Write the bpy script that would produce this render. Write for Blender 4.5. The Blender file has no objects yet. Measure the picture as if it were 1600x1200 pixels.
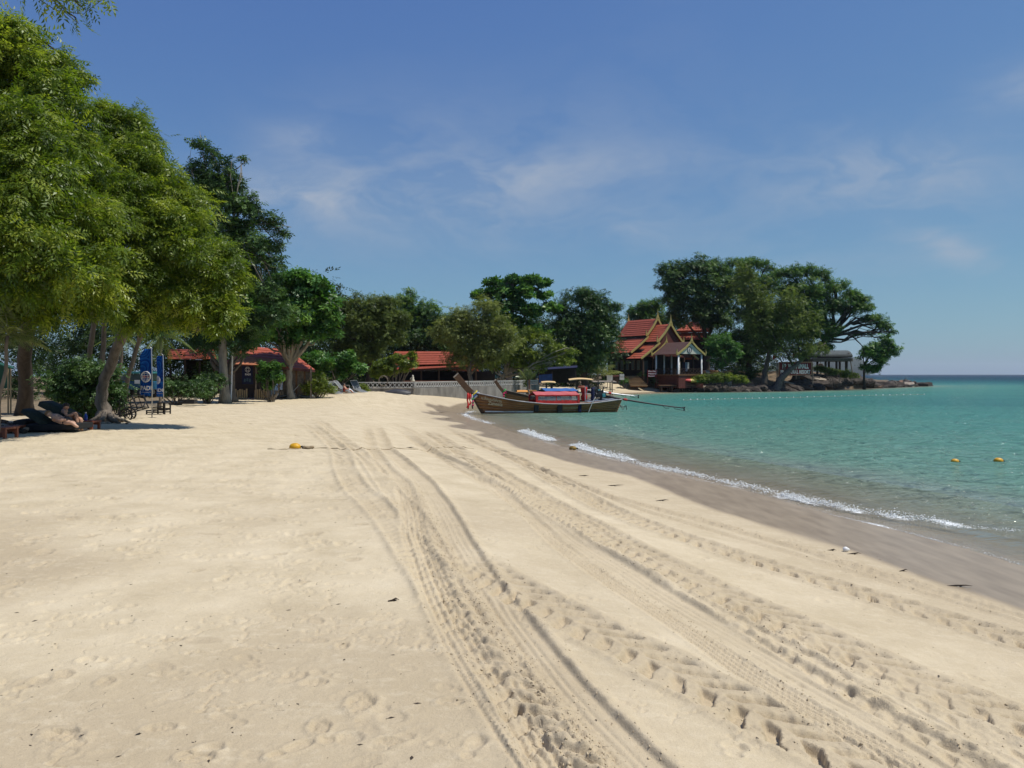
import bpy, math, random
import numpy as np
from mathutils import Vector, Matrix

# ---------------------------------------------------------------- camera, sky, sun, exposure
SC = bpy.context.scene
COL = SC.collection
F = 1200.0            # focal length in photo pixels (photo 1600 x 1200)
HOR = 585.0           # horizon row
CZ = 2.5              # eye height above the water
cam = bpy.data.cameras.new('camera')
camo = bpy.data.objects.new('camera', cam)
COL.objects.link(camo)
camo.location = (0, 0, CZ)
camo.rotation_euler = (math.radians(90), 0, 0)
cam.sensor_width = 36.0
cam.lens = 36.0 * F / 1600.0
cam.shift_y = -(600 - HOR) / 1600.0
cam.clip_start = 0.1
cam.clip_end = 20000
SC.camera = camo

SUN_AZ = math.radians(97)     # to the right of the viewing direction (+Y)
SUN_EL = math.radians(62)
sun_dir = Vector((math.sin(SUN_AZ) * math.cos(SUN_EL), math.cos(SUN_AZ) * math.cos(SUN_EL), math.sin(SUN_EL)))
sl = bpy.data.lights.new('sun', 'SUN')
sl.energy = 4.6
sl.angle = math.radians(0.53)
sl.color = (1.0, 0.955, 0.88)
so = bpy.data.objects.new('sun', sl)
COL.objects.link(so)
so.rotation_euler = sun_dir.to_track_quat('Z', 'Y').to_euler()

SC.view_settings.view_transform = 'Standard'
SC.view_settings.look = 'None'
SC.view_settings.exposure = 0.0
SC.view_settings.gamma = 1.0
SC.view_settings.use_curve_mapping = False
SC.cycles.use_denoising = True
SC.cycles.max_bounces = 8
SC.cycles.diffuse_bounces = 5
SC.cycles.glossy_bounces = 3
SC.cycles.transmission_bounces = 6
SC.cycles.transparent_max_bounces = 8
SC.cycles.caustics_reflective = False
SC.cycles.caustics_refractive = False


class NT:
    """tiny node-tree helper"""
    def __init__(self, nt):
        self.nt = nt
    def n(self, typ, ins=None, **props):
        nd = self.nt.nodes.new(typ)
        for k, v in props.items():
            setattr(nd, k, v)
        for k, v in (ins or {}).items():
            s = nd.inputs[k]
            if isinstance(v, bpy.types.NodeSocket):
                self.nt.links.new(v, s)
            else:
                s.default_value = v
        return nd
    def math(self, op, a, b=0.0, c=None, clamp=False):
        nd = self.nt.nodes.new('ShaderNodeMath')
        nd.operation = op
        nd.use_clamp = clamp
        for i, v in enumerate((a, b) if c is None else (a, b, c)):
            if isinstance(v, bpy.types.NodeSocket):
                self.nt.links.new(v, nd.inputs[i])
            else:
                nd.inputs[i].default_value = v
        return nd.outputs[0]
    def ramp(self, fac, stops, interp='LINEAR'):
        nd = self.nt.nodes.new('ShaderNodeValToRGB')
        cr = nd.color_ramp
        cr.interpolation = interp
        while len(cr.elements) > 1:
            cr.elements.remove(cr.elements[-1])
        for i, (p, c) in enumerate(stops):
            e = cr.elements[0] if i == 0 else cr.elements.new(p)
            e.position = p
            e.color = (*c, 1) if len(c) == 3 else c
        self.nt.links.new(fac, nd.inputs[0])
        return nd.outputs[0]
    def mix(self, fac, a, b, blend='MIX'):
        nd = self.nt.nodes.new('ShaderNodeMix')
        nd.data_type = 'RGBA'
        nd.blend_type = blend
        for s, v in ((nd.inputs[0], fac), (nd.inputs[6], a), (nd.inputs[7], b)):
            if isinstance(v, bpy.types.NodeSocket):
                self.nt.links.new(v, s)
            else:
                s.default_value = v if not isinstance(v, tuple) or len(v) == 4 else (*v, 1)
        return nd.outputs[2]
    def link(self, a, b):
        self.nt.links.new(a, b)


W = bpy.data.worlds.new('World')
SC.world = W
W.use_nodes = True
W.node_tree.nodes.clear()
w = NT(W.node_tree)
sky = w.n('ShaderNodeTexSky', sky_type='NISHITA', sun_disc=False, sun_elevation=SUN_EL,
          sun_rotation=SUN_AZ, altitude=0.0, air_density=1.0, dust_density=0.6, ozone_density=3.0)
tc = w.n('ShaderNodeTexCoord')
sep = w.n('ShaderNodeSeparateXYZ', {0: tc.outputs['Generated']})
dx, dy, dz = sep.outputs
# thin high cloud: soft mottled veils with finer wisps
lay = w.n('ShaderNodeMapping', {'Vector': tc.outputs['Generated'], 'Scale': (1.0, 1.0, 2.3), 'Rotation': (0, .12, 0)})
warp = w.n('ShaderNodeTexNoise', {'Vector': lay.outputs[0], 'Scale': 3.0, 'Detail': 4.0, 'Roughness': 0.55})
wsub = w.n('ShaderNodeVectorMath', {0: warp.outputs['Color'], 1: (.5, .5, .5)}, operation='SUBTRACT')
wscl = w.n('ShaderNodeVectorMath', {0: wsub.outputs[0], 'Scale': .55}, operation='SCALE')
lay3 = w.n('ShaderNodeVectorMath', {0: lay.outputs[0], 1: wscl.outputs[0]}, operation='ADD')
fib = w.n('ShaderNodeTexNoise', {'Vector': lay3.outputs[0], 'Scale': 5.5, 'Detail': 10.0, 'Roughness': 0.58, 'Distortion': 0.25})
fibv = w.math('SUBTRACT', fib.outputs['Fac'], 0.40)
fibv = w.math('MULTIPLY', fibv, 3.4, clamp=True)
big = w.n('ShaderNodeTexNoise', {'Vector': lay.outputs[0], 'Scale': 2.2, 'Detail': 2.0})
gen = w.math('MULTIPLY', w.math('SUBTRACT', big.outputs['Fac'], 0.52), 3.0, clamp=True)
env = w.math('MULTIPLY', gen, 0.22)
# veils: (tan azimuth, tan elevation) centre and half sizes, as directions in the world
ty = w.math('MAXIMUM', dy, 0.02)
tx = w.math('DIVIDE', dx, ty)
tz = w.math('DIVIDE', dz, ty)
front = w.math('GREATER_THAN', dy, 0.03)
for cx, cz, sx, sz, tilt, amp in ((-0.13, 0.225, 0.30, 0.075, -0.02, .62), (-0.05, 0.30, 0.34, 0.09, 0.0, .16), (-0.27, 0.31, 0.06, 0.03, 0.0, .5),
                                  (-0.29, 0.235, 0.16, 0.022, -0.1, .5), (0.02, 0.265, 0.16, 0.03, .1, .42), (0.49, 0.26, 0.16, 0.045, 0.03, .85),
                                  (0.57, 0.165, 0.075, 0.022, -0.35, .85), (0.68, 0.375, 0.08, 0.035, .1, .6), (0.17, 0.185, 0.05, 0.025, 0.0, .35),
                                  (0.70, 0.17, 0.02, 0.03, 0.0, .5), (0.42, 0.22, 0.4, 0.14, 0.0, .22)):
    ax = w.math('DIVIDE', w.math('SUBTRACT', tx, cx), sx)
    az = w.math('DIVIDE', w.math('SUBTRACT', w.math('SUBTRACT', tz, cz), w.math('MULTIPLY', w.math('SUBTRACT', tx, cx), tilt)), sz)
    r2 = w.math('ADD', w.math('MULTIPLY', ax, ax), w.math('MULTIPLY', az, az))
    g = w.math('POWER', 2.718, w.math('MULTIPLY', r2, -1.2))
    env = w.math('ADD', env, w.math('MULTIPLY', w.math('MULTIPLY', g, amp), front))
cl = w.math('MULTIPLY', w.math('MULTIPLY', w.math('ADD', fibv, .22), env), 0.72, clamp=True)
# grade the whole sky alike towards the photograph's tropical blue (per-channel curve, same in every direction)
sp = w.n('ShaderNodeSeparateColor', {0: sky.outputs[0]})
def curve(ch, k, e):
    return w.math('MULTIPLY', w.math('POWER', w.math('MULTIPLY', ch, 0.088), e), k / 0.088)
skyc = w.n('ShaderNodeCombineColor', {0: curve(sp.outputs[0], .465, .76), 1: curve(sp.outputs[1], .695, .78), 2: curve(sp.outputs[2], .645, .35)}).outputs[0]
skyc = w.mix(cl, skyc, (4.5, 5.15, 6.2, 1))
bg = w.n('ShaderNodeBackground', {'Color': skyc, 'Strength': 0.088})
wo = w.n('ShaderNodeOutputWorld', {'Surface': bg.outputs[0]})

# ---------------------------------------------------------------- helpers
rng = np.random.default_rng(7)
random.seed(11)


def P(px, py, Y):
    """photo pixel seen at distance Y -> point in the place"""
    return Vector(((px - 800) / F * Y, Y, CZ - (py - HOR) / F * Y))


def link(o, parent=None):
    COL.objects.link(o)
    if parent is not None:
        o.parent = parent
    return o


def tag(o, label=None, cat=None, group=None, kind=None):
    if label: o['label'] = label
    if cat: o['category'] = cat
    if group: o['group'] = group
    if kind: o['kind'] = kind
    return o


def thing(name, label, cat, loc=(0, 0, 0), rz=0.0, group=None):
    o = bpy.data.objects.new(name, None)
    o.empty_display_size = 0.2
    link(o)
    o.location = loc
    o.rotation_euler = (0, 0, rz)
    return tag(o, label, cat, group)


class MB:
    """collects simple shapes into one mesh"""
    def __init__(self):
        self.v = []
        self.f = []
    def add(self, vs, fs):
        b = len(self.v)
        self.v += [tuple(p) for p in vs]
        self.f += [tuple(i + b for i in f) for f in fs]
        return self
    def box(self, c, s, rz=0.0, M=None):
        x, y, z = s[0] / 2, s[1] / 2, s[2] / 2
        vs = [Vector((a * x, b * y, d * z)) for a in (-1, 1) for b in (-1, 1) for d in (-1, 1)]
        R = Matrix.Rotation(rz, 3, 'Z') if M is None else M
        vs = [R @ p + Vector(c) for p in vs]
        return self.add(vs, [(0, 1, 3, 2), (4, 6, 7, 5), (0, 4, 5, 1), (2, 3, 7, 6), (0, 2, 6, 4), (1, 5, 7, 3)])
    def bar(self, a, b, wd, ht=None, up=(0, 0, 1)):
        """square bar from a to b"""
        a, b = Vector(a), Vector(b)
        ht = ht or wd
        d = (b - a)
        L = d.length
        if L < 1e-6: return self
        d.normalize()
        u = Vector(up)
        if abs(d.dot(u)) > 0.97: u = Vector((1, 0, 0))
        s = d.cross(u).normalized()
        t = s.cross(d)
        vs = []
        for p in (a, b):
            for i, j in ((-1, -1), (1, -1), (1, 1), (-1, 1)):
                vs.append(p + s * (i * wd / 2) + t * (j * ht / 2))
        return self.add(vs, [(0, 1, 5, 4), (1, 2, 6, 5), (2, 3, 7, 6), (3, 0, 4, 7), (3, 2, 1, 0), (4, 5, 6, 7)])
    def tube(self, pts, rad, n=7, cap=True, jit=0.0):
        pts = [Vector(p) for p in pts]
        m = len(pts)
        if not hasattr(rad, '__len__'): rad = [rad] * m
        vs, fs = [], []
        prev = None
        for i, p in enumerate(pts):
            d = (pts[min(i + 1, m - 1)] - pts[max(i - 1, 0)])
            if d.length < 1e-9: d = Vector((0, 0, 1))
            d.normalize()
            if prev is None:
                u = Vector((0, 0, 1)) if abs(d.z) < 0.9 else Vector((1, 0, 0))
                s = d.cross(u).normalized()
            else:
                s = (prev - d * prev.dot(d)).normalized()
            prev = s
            t = d.cross(s)
            for k in range(n):
                a = 2 * math.pi * k / n
                r = rad[i] * (1 + (random.random() - .5) * jit)
                vs.append(p + s * (math.cos(a) * r) + t * (math.sin(a) * r))
        for i in range(m - 1):
            for k in range(n):
                k2 = (k + 1) % n
                fs.append((i * n + k, i * n + k2, (i + 1) * n + k2, (i + 1) * n + k))
        if cap:
            fs.append(tuple(reversed(range(n))))
            fs.append(tuple((m - 1) * n + k for k in range(n)))
        return self.add(vs, fs)
    def lathe(self, prof, c=(0, 0, 0), n=16, axis='Z', M=None):
        """prof: list of (radius, height)"""
        vs, fs = [], []
        for r, z in prof:
            for k in range(n):
                a = 2 * math.pi * k / n
                p = Vector((r * math.cos(a), r * math.sin(a), z))
                if axis == 'Y': p = Vector((p.x, p.z, p.y))
                if axis == 'X': p = Vector((p.z, p.x, p.y))
                if M is not None: p = M @ p
                vs.append(p + Vector(c))
        m = len(prof)
        for i in range(m - 1):
            for k in range(n):
                k2 = (k + 1) % n
                fs.append((i * n + k, i * n + k2, (i + 1) * n + k2, (i + 1) * n + k))
        fs.append(tuple(reversed(range(n))))
        fs.append(tuple((m - 1) * n + k for k in range(n)))
        return self.add(vs, fs)
    def slab(self, quad, th):
        """thick panel under four corner points (given in order)"""
        q = [Vector(p) for p in quad]
        nrm = (q[1] - q[0]).cross(q[-1] - q[0]).normalized()
        lo = [p - nrm * th for p in q]
        n = len(q)
        fs = [tuple(range(n)), tuple(reversed(range(n, 2 * n)))]
        for i in range(n):
            j = (i + 1) % n
            fs.append((i, i + n, j + n, j))
        return self.add(q + lo, fs)
    def prism(self, poly, off):
        """polygon extruded by vector off"""
        q = [Vector(p) for p in poly]
        off = Vector(off)
        n = len(q)
        fs = [tuple(range(n)), tuple(reversed(range(n, 2 * n)))]
        for i in range(n):
            j = (i + 1) % n
            fs.append((i, i + n, j + n, j))
        return self.add(q + [p + off for p in q], fs)
    def mesh(self, name, smooth=False):
        me = bpy.data.meshes.new(name)
        me.from_pydata(self.v, [], self.f)
        me.update()
        if smooth:
            me.polygons.foreach_set('use_smooth', [True] * len(me.polygons))
        return me
    def build(self, name, mat, parent=None, smooth=False, bevel=0.0):
        me = self.mesh(name, smooth)
        me.materials.append(mat)
        o = bpy.data.objects.new(name, me)
        link(o, parent)
        if bevel:
            b = o.modifiers.new('bevel', 'BEVEL')
            b.width = bevel
            b.segments = 2
        return o


def fast_mesh(name, verts, quads, mat, parent=None, attrs=None, smooth=False):
    me = bpy.data.meshes.new(name)
    nv, nq, k = len(verts), len(quads), quads.shape[1]
    me.vertices.add(nv)
    me.vertices.foreach_set('co', np.ascontiguousarray(verts, dtype=np.float32).ravel())
    me.loops.add(nq * k)
    me.loops.foreach_set('vertex_index', np.ascontiguousarray(quads, dtype=np.int32).ravel())
    me.polygons.add(nq)
    me.polygons.foreach_set('loop_start', np.arange(0, nq * k, k, dtype=np.int32))
    me.polygons.foreach_set('loop_total', np.full(nq, k, dtype=np.int32))
    if smooth:
        me.polygons.foreach_set('use_smooth', np.ones(nq, dtype=bool))
    me.update(calc_edges=True)
    for an, av in (attrs or {}).items():
        a = me.attributes.new(an, 'FLOAT', 'POINT')
        a.data.foreach_set('value', np.ascontiguousarray(av, dtype=np.float32).ravel())
    me.materials.append(mat)
    o = bpy.data.objects.new(name, me)
    link(o, parent)
    return o


def copy_tree(o, parent=None):
    c = o.copy()
    link(c)
    c.parent = parent
    for ch in list(o.children):
        copy_tree(ch, c)
    return c


def make_text(body, size=1.0, bold=0.0, shear=0.0):
    """lettering as flat mesh data: (vertices, faces), left-bottom at the origin"""
    cu = bpy.data.curves.new('lettering', 'FONT')
    cu.body = body
    cu.size = size
    cu.offset = bold
    cu.shear = shear
    cu.resolution_u = 2
    o = bpy.data.objects.new('lettering', cu)
    COL.objects.link(o)
    dg = bpy.context.evaluated_depsgraph_get()
    me = bpy.data.meshes.new_from_object(o.evaluated_get(dg))
    vs = [v.co.copy() for v in me.vertices]
    fs = [tuple(p.vertices) for p in me.polygons]
    bpy.data.objects.remove(o)
    bpy.data.meshes.remove(me)
    bpy.data.curves.remove(cu)
    mx = min(v.x for v in vs) if vs else 0
    my = min(v.y for v in vs) if vs else 0
    return [Vector((v.x - mx, v.y - my, 0)) for v in vs], fs


TEXTS = {k: make_text(b, 1.0, bo, sh) for k, b, bo, sh in (
    ('padi', 'PADI', .03, 0), ('padi_small', 'The Way the World Learns to Dive', .01, 0), ('thai', 'น.ล้อมนต์ส่งวง', .015, 0), ('zan', 'Zaneeta', .02, .15), ('side', 'ททท.1 ท.แหลมตง', .02, .1),
    ('s1', 'PP  WAN SMALL', .04, 0), ('s2', 'PP NATURAL RESORT', .04, 0), ('r1', 'Phi Phi', .03, 0), ('r2', 'Natural', .03, 0), ('r3', 'Resort', .03, 0))}


def put_text(key, height, width, fn, name, matl, parent):
    """lay lettering on a surface: fn(u 0..width, v 0..height) -> point"""
    vs, fs = TEXTS[key]
    mw = max(v.x for v in vs)
    mh = max(v.y for v in vs)
    me = bpy.data.meshes.new(name)
    me.from_pydata([tuple(fn(v.x / mw * width, v.y / mh * height)) for v in vs], [], fs)
    me.materials.append(matl)
    o = bpy.data.objects.new(name, me)
    return link(o, parent)


MATS = {}


def mat(name, col, rough=0.7, var=0.25, scale=6.0, bump=0.0, bscale=None, metal=0.0, spec=0.35, stretch=None, col2=None, alpha=None):
    if name in MATS: return MATS[name]
    m = bpy.data.materials.new(name)
    m.use_nodes = True
    m.node_tree.nodes.clear()
    t = NT(m.node_tree)
    co = t.n('ShaderNodeTexCoord').outputs['Object']
    if stretch:
        co = t.n('ShaderNodeMapping', {'Vector': co, 'Scale': stretch}).outputs[0]
    nz = t.n('ShaderNodeTexNoise', {'Vector': co, 'Scale': scale, 'Detail': 5.0, 'Roughness': 0.6})
    f = nz.outputs['Fac']
    c2 = col2 or tuple(max(0.0, c * (1 - var)) for c in col)
    c1 = tuple(min(1.0, c * (1 + var * .6)) for c in col) if not col2 else col
    c = t.ramp(f, [(0.3, c2), (0.72, c1)])
    b = t.n('ShaderNodeBsdfPrincipled', {'Base Color': c, 'Roughness': rough, 'Metallic': metal, 'Specular IOR Level': spec})
    if bump:
        nb = t.n('ShaderNodeTexNoise', {'Vector': co, 'Scale': bscale or scale * 4, 'Detail': 6.0})
        bp = t.n('ShaderNodeBump', {'Height': nb.outputs['Fac'], 'Strength': bump, 'Distance': 0.05})
        t.link(bp.outputs[0], b.inputs['Normal'])
    sh = b.outputs[0]
    if alpha is not None:
        tr = t.n('ShaderNodeBsdfTransparent')
        sh = t.n('ShaderNodeMixShader', {0: alpha, 1: tr.outputs[0], 2: sh}).outputs[0]
    t.n('ShaderNodeOutputMaterial', {'Surface': sh})
    MATS[name] = m
    return m


def leafmat(name, dark, mid, light, transl=0.3, gloss=0.06):
    if name in MATS: return MATS[name]
    m = bpy.data.materials.new(name)
    m.use_nodes = True
    m.node_tree.nodes.clear()
    t = NT(m.node_tree)
    a = t.n('ShaderNodeAttribute', attribute_name='tint').outputs['Fac']
    c = t.ramp(a, [(0.0, dark), (0.5, mid), (1.0, light)])
    d = t.n('ShaderNodeBsdfDiffuse', {'Color': c})
    tcol = t.mix(1.0, c, (1.25, 1.35, 0.55, 1), 'MULTIPLY')
    tr = t.n('ShaderNodeBsdfTranslucent', {'Color': tcol})
    s1 = t.n('ShaderNodeMixShader', {0: transl, 1: d.outputs[0], 2: tr.outputs[0]})
    g = t.n('ShaderNodeBsdfGlossy', {'Color': (0.75, 0.8, 0.7, 1), 'Roughness': 0.42})
    s2 = t.n('ShaderNodeMixShader', {0: gloss, 1: s1.outputs[0], 2: g.outputs[0]})
    t.n('ShaderNodeOutputMaterial', {'Surface': s2.outputs[0]})
    MATS[name] = m
    return m


def smooth01(x):
    x = np.clip(x, 0, 1)
    return x * x * (3 - 2 * x)


def vnoise(x, y, seed=0):
    """cheap tiling-free value noise, numpy"""
    xi = np.floor(x).astype(np.int64)
    yi = np.floor(y).astype(np.int64)
    fx = x - xi
    fy = y - yi
    fx = fx * fx * (3 - 2 * fx)
    fy = fy * fy * (3 - 2 * fy)
    def h(a, b):
        n = (a * 374761393 + b * 668265263 + seed * 974634521) & 0xFFFFFFFF
        n = ((n ^ (n >> 13)) * 1274126177) & 0xFFFFFFFF
        return ((n ^ (n >> 16)) & 0xFFFF) / 65535.0
    return (h(xi, yi) * (1 - fx) + h(xi + 1, yi) * fx) * (1 - fy) + (h(xi, yi + 1) * (1 - fx) + h(xi + 1, yi + 1) * fx) * fy


def fbm(x, y, oct=4, seed=0, gain=0.5):
    s = np.zeros_like(x)
    a, tot = 1.0, 0.0
    for o in range(oct):
        s += a * vnoise(x * 2 ** o, y * 2 ** o, seed + o * 17)
        tot += a
        a *= gain
    return s / tot

# ---------------------------------------------------------------- the shore: waterline, terrain profile
SHORE = np.array([(-260, 34), (-150, 24), (-60, 14.5), (-20, 10.2), (0, 8.4), (5, 7.6), (8, 7.0), (10, 6.67), (11.1, 6.48), (12.35, 6.17), (13.6, 5.72), (15.8, 5.2), (18.5, 4.5),
                  (21.1, 3.5), (25.4, 2.1), (28.6, 1.2), (33.3, 0.0), (41.1, -1.7), (47, -2.9), (52, -3.4), (60, -3.0), (75, 0.0), (88, 7.3),
                  (96.8, 12.9), (101.7, 17), (106.5, 22), (109, 28), (112, 37), (125, 52), (143, 69), (160, 84), (168, 90), (173, 89), (185, 78), (230, 48),
                  (300, 10), (420, -30)], dtype=float)   # (Y, X)


def shore_x(Y):
    return np.interp(Y, SHORE[:, 0], SHORE[:, 1])


def shore_dist(X, Y):
    """signed distance to the waterline, positive on land"""
    d2 = np.full(np.shape(X), 1e12)
    for (y0, x0), (y1, x1) in zip(SHORE[:-1], SHORE[1:]):
        ex, ey = x1 - x0, y1 - y0
        L = ex * ex + ey * ey
        t = np.clip(((X - x0) * ex + (Y - y0) * ey) / L, 0, 1)
        dd = (X - x0 - t * ex) ** 2 + (Y - y0 - t * ey) ** 2
        d2 = np.minimum(d2, dd)
    return np.sqrt(d2) * np.where(X < shore_x(Y), 1.0, -1.0)


def base_z(X, Y, s=None):
    X = np.asarray(X, float)
    Y = np.asarray(Y, float)
    if s is None: s = shore_dist(X, Y)
    up = 0.065 * np.clip(s, 0, 2.2) + 0.60 * smooth01((s - 1.8) / 6.4) + 0.16 * smooth01((s - 6) / 10.0)
    land = up + 0.02 * np.clip(s - 22, 0, 30)
    sea = np.maximum(0.075 * s, -0.55) - 0.02 * np.clip(-s - 6, 0, 60)
    z = np.where(s > 0, land, sea)
    z = z + np.where(s > 0, .55 * smooth01((Y - 44) / 10.) * smooth01(s / 4.) * (1 - .75 * smooth01((s - 5) / 9.)) * smooth01((98 - Y) / 12.), 0)
    # the rocky headland on the right rises behind its ledges
    head = smooth01((X - 21) / 7.0) * smooth01((Y - 106) / 5.0)
    z = z + head * np.where(s > 0, 0.55 * smooth01(s / 3.0) + 1.9 * np.exp(-(((X - 51) / 13.0) ** 2 + ((Y - 134) / 9.0) ** 2)), 0)
    # house terrace
    ter = smooth01((X - 13.0) / 4.0) * smooth01((Y - 108.5) / 3.0) * smooth01((44 - X) / 6.0)
    z = z + np.where(s > 0, ter * 0.9 * smooth01((s - 3) / 4.0), 0)
    return z


def ground(px, py):
    z = 0.8
    for _ in range(40):
        Y = (CZ - z) * F / (py - HOR)
        X = (px - 800) / F * Y
        z = 0.6 * z + 0.4 * float(base_z(X, Y))
    return X, Y, z


def gz(X, Y):
    return float(base_z(X, Y))


# ---------------------------------------------------------------- sand sheet with tyre tracks and footprints
def track_curve(pix):
    pts = np.array([ground(a, b)[:2] for a, b in pix])
    o = np.argsort(pts[:, 1])
    pts = pts[o]
    ys = np.linspace(min(2.3, pts[0, 1]), pts[-1, 1], 500)
    # extend the near end straight on
    if pts[0, 1] > 2.3:
        sl_ = (pts[1, 0] - pts[0, 0]) / (pts[1, 1] - pts[0, 1])
        pts = np.vstack([[pts[0, 0] - sl_ * (pts[0, 1] - 2.3), 2.3], pts])
    xs = np.interp(ys, pts[:, 1], pts[:, 0])
    k = np.ones(31) / 31.0
    xp = np.concatenate([np.full(15, xs[0]) - (xs[15:0:-1] - xs[0]), xs, np.full(15, xs[-1]) + (xs[-1] - xs[-2:-17:-1])])
    xs = np.convolve(xp, k, 'valid')
    dxdy = np.gradient(xs, ys)
    s = np.concatenate([[0], np.cumsum(np.hypot(np.diff(xs), np.diff(ys)))])
    return ys, xs, dxdy, s


TRACKS = [
    # kind, half width, pixel path from near to far
    ('car', .135, [(838, 1178), (755, 1055), (689, 948), (650, 850), (640, 790), (629, 751), (600, 732), (582, 700), (572, 661)]),
    ('lump', .085, [(912, 1190), (881, 1153), (825, 1094), (778, 1034), (734, 975), (703, 919), (675, 850), (652, 780), (640, 750)]),
    ('crumb', .10, [(928, 1169), (866, 1090), (812, 1022), (762, 959), (716, 887), (690, 840), (672, 800)]),
    ('flat', .155, [(990, 1194), (912, 1116), (850, 1037), (787, 953), (731, 869), (695, 800), (662, 751), (628, 721), (603, 700), (587, 661)]),
    ('lug', .24, [(1300, 1176), (1225, 1142), (1150, 1097), (1070, 1062), (1000, 1019), (940, 994), (890, 966), (830, 934), (765, 897), (700, 850)]),
    ('car', .12, [(1394, 1187), (1256, 1111), (1153, 1039), (1050, 970), (975, 925), (872, 850), (820, 798), (779, 759), (722, 736), (659, 695), (610, 665)]),
    ('flat', .20, [(1505, 1197), (1440, 1159), (1370, 1125), (1300, 1084), (1250, 1056), (1180, 1015), (1095, 967), (1010, 915), (905, 850), (820, 790), (735, 736), (665, 702), (625, 668)]),
    ('lug', .30, [(1640, 1150), (1531, 1108), (1428, 1068), (1342, 1027), (1256, 987), (1170, 950), (1084, 908), (1000, 868), (930, 830), (860, 790), (790, 750), (720, 708), (660, 668)]),
    ('lug', .24, [(1680, 1030), (1565, 992), (1445, 957), (1342, 926), (1239, 895), (1119, 860), (1000, 817), (930, 786), (860, 748), (825, 727), (760, 696), (700, 668)]),
    ('ridge', .12, [(1620, 966), (1500, 930), (1350, 890), (1200, 840), (1075, 808), (950, 774), (850, 735), (800, 715), (740, 690), (690, 662)]),
    ('thin', .10, [(1560, 962), (1420, 918), (1270, 876), (1130, 834), (1000, 797), (900, 757), (820, 725), (752, 698), (690, 668)]),
    ('soft', .17, [(640, 850), (615, 815), (587, 789), (557, 766), (541, 736), (530, 702), (500, 675), (475, 657)]),
    ('soft', .14, [(660, 830), (640, 795), (607, 765), (590, 736), (560, 705), (520, 675), (490, 650)]),
    ('soft', .13, [(1010, 880), (930, 830), (860, 785), (760, 740), (690, 705), (640, 672), (600, 655)]),
    ('soft', .12, [(1240, 1000), (1120, 940), (1000, 880), (900, 830)]),
]
TR = [(k, hw, track_curve(p)) for k, hw, p in TRACKS]


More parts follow.
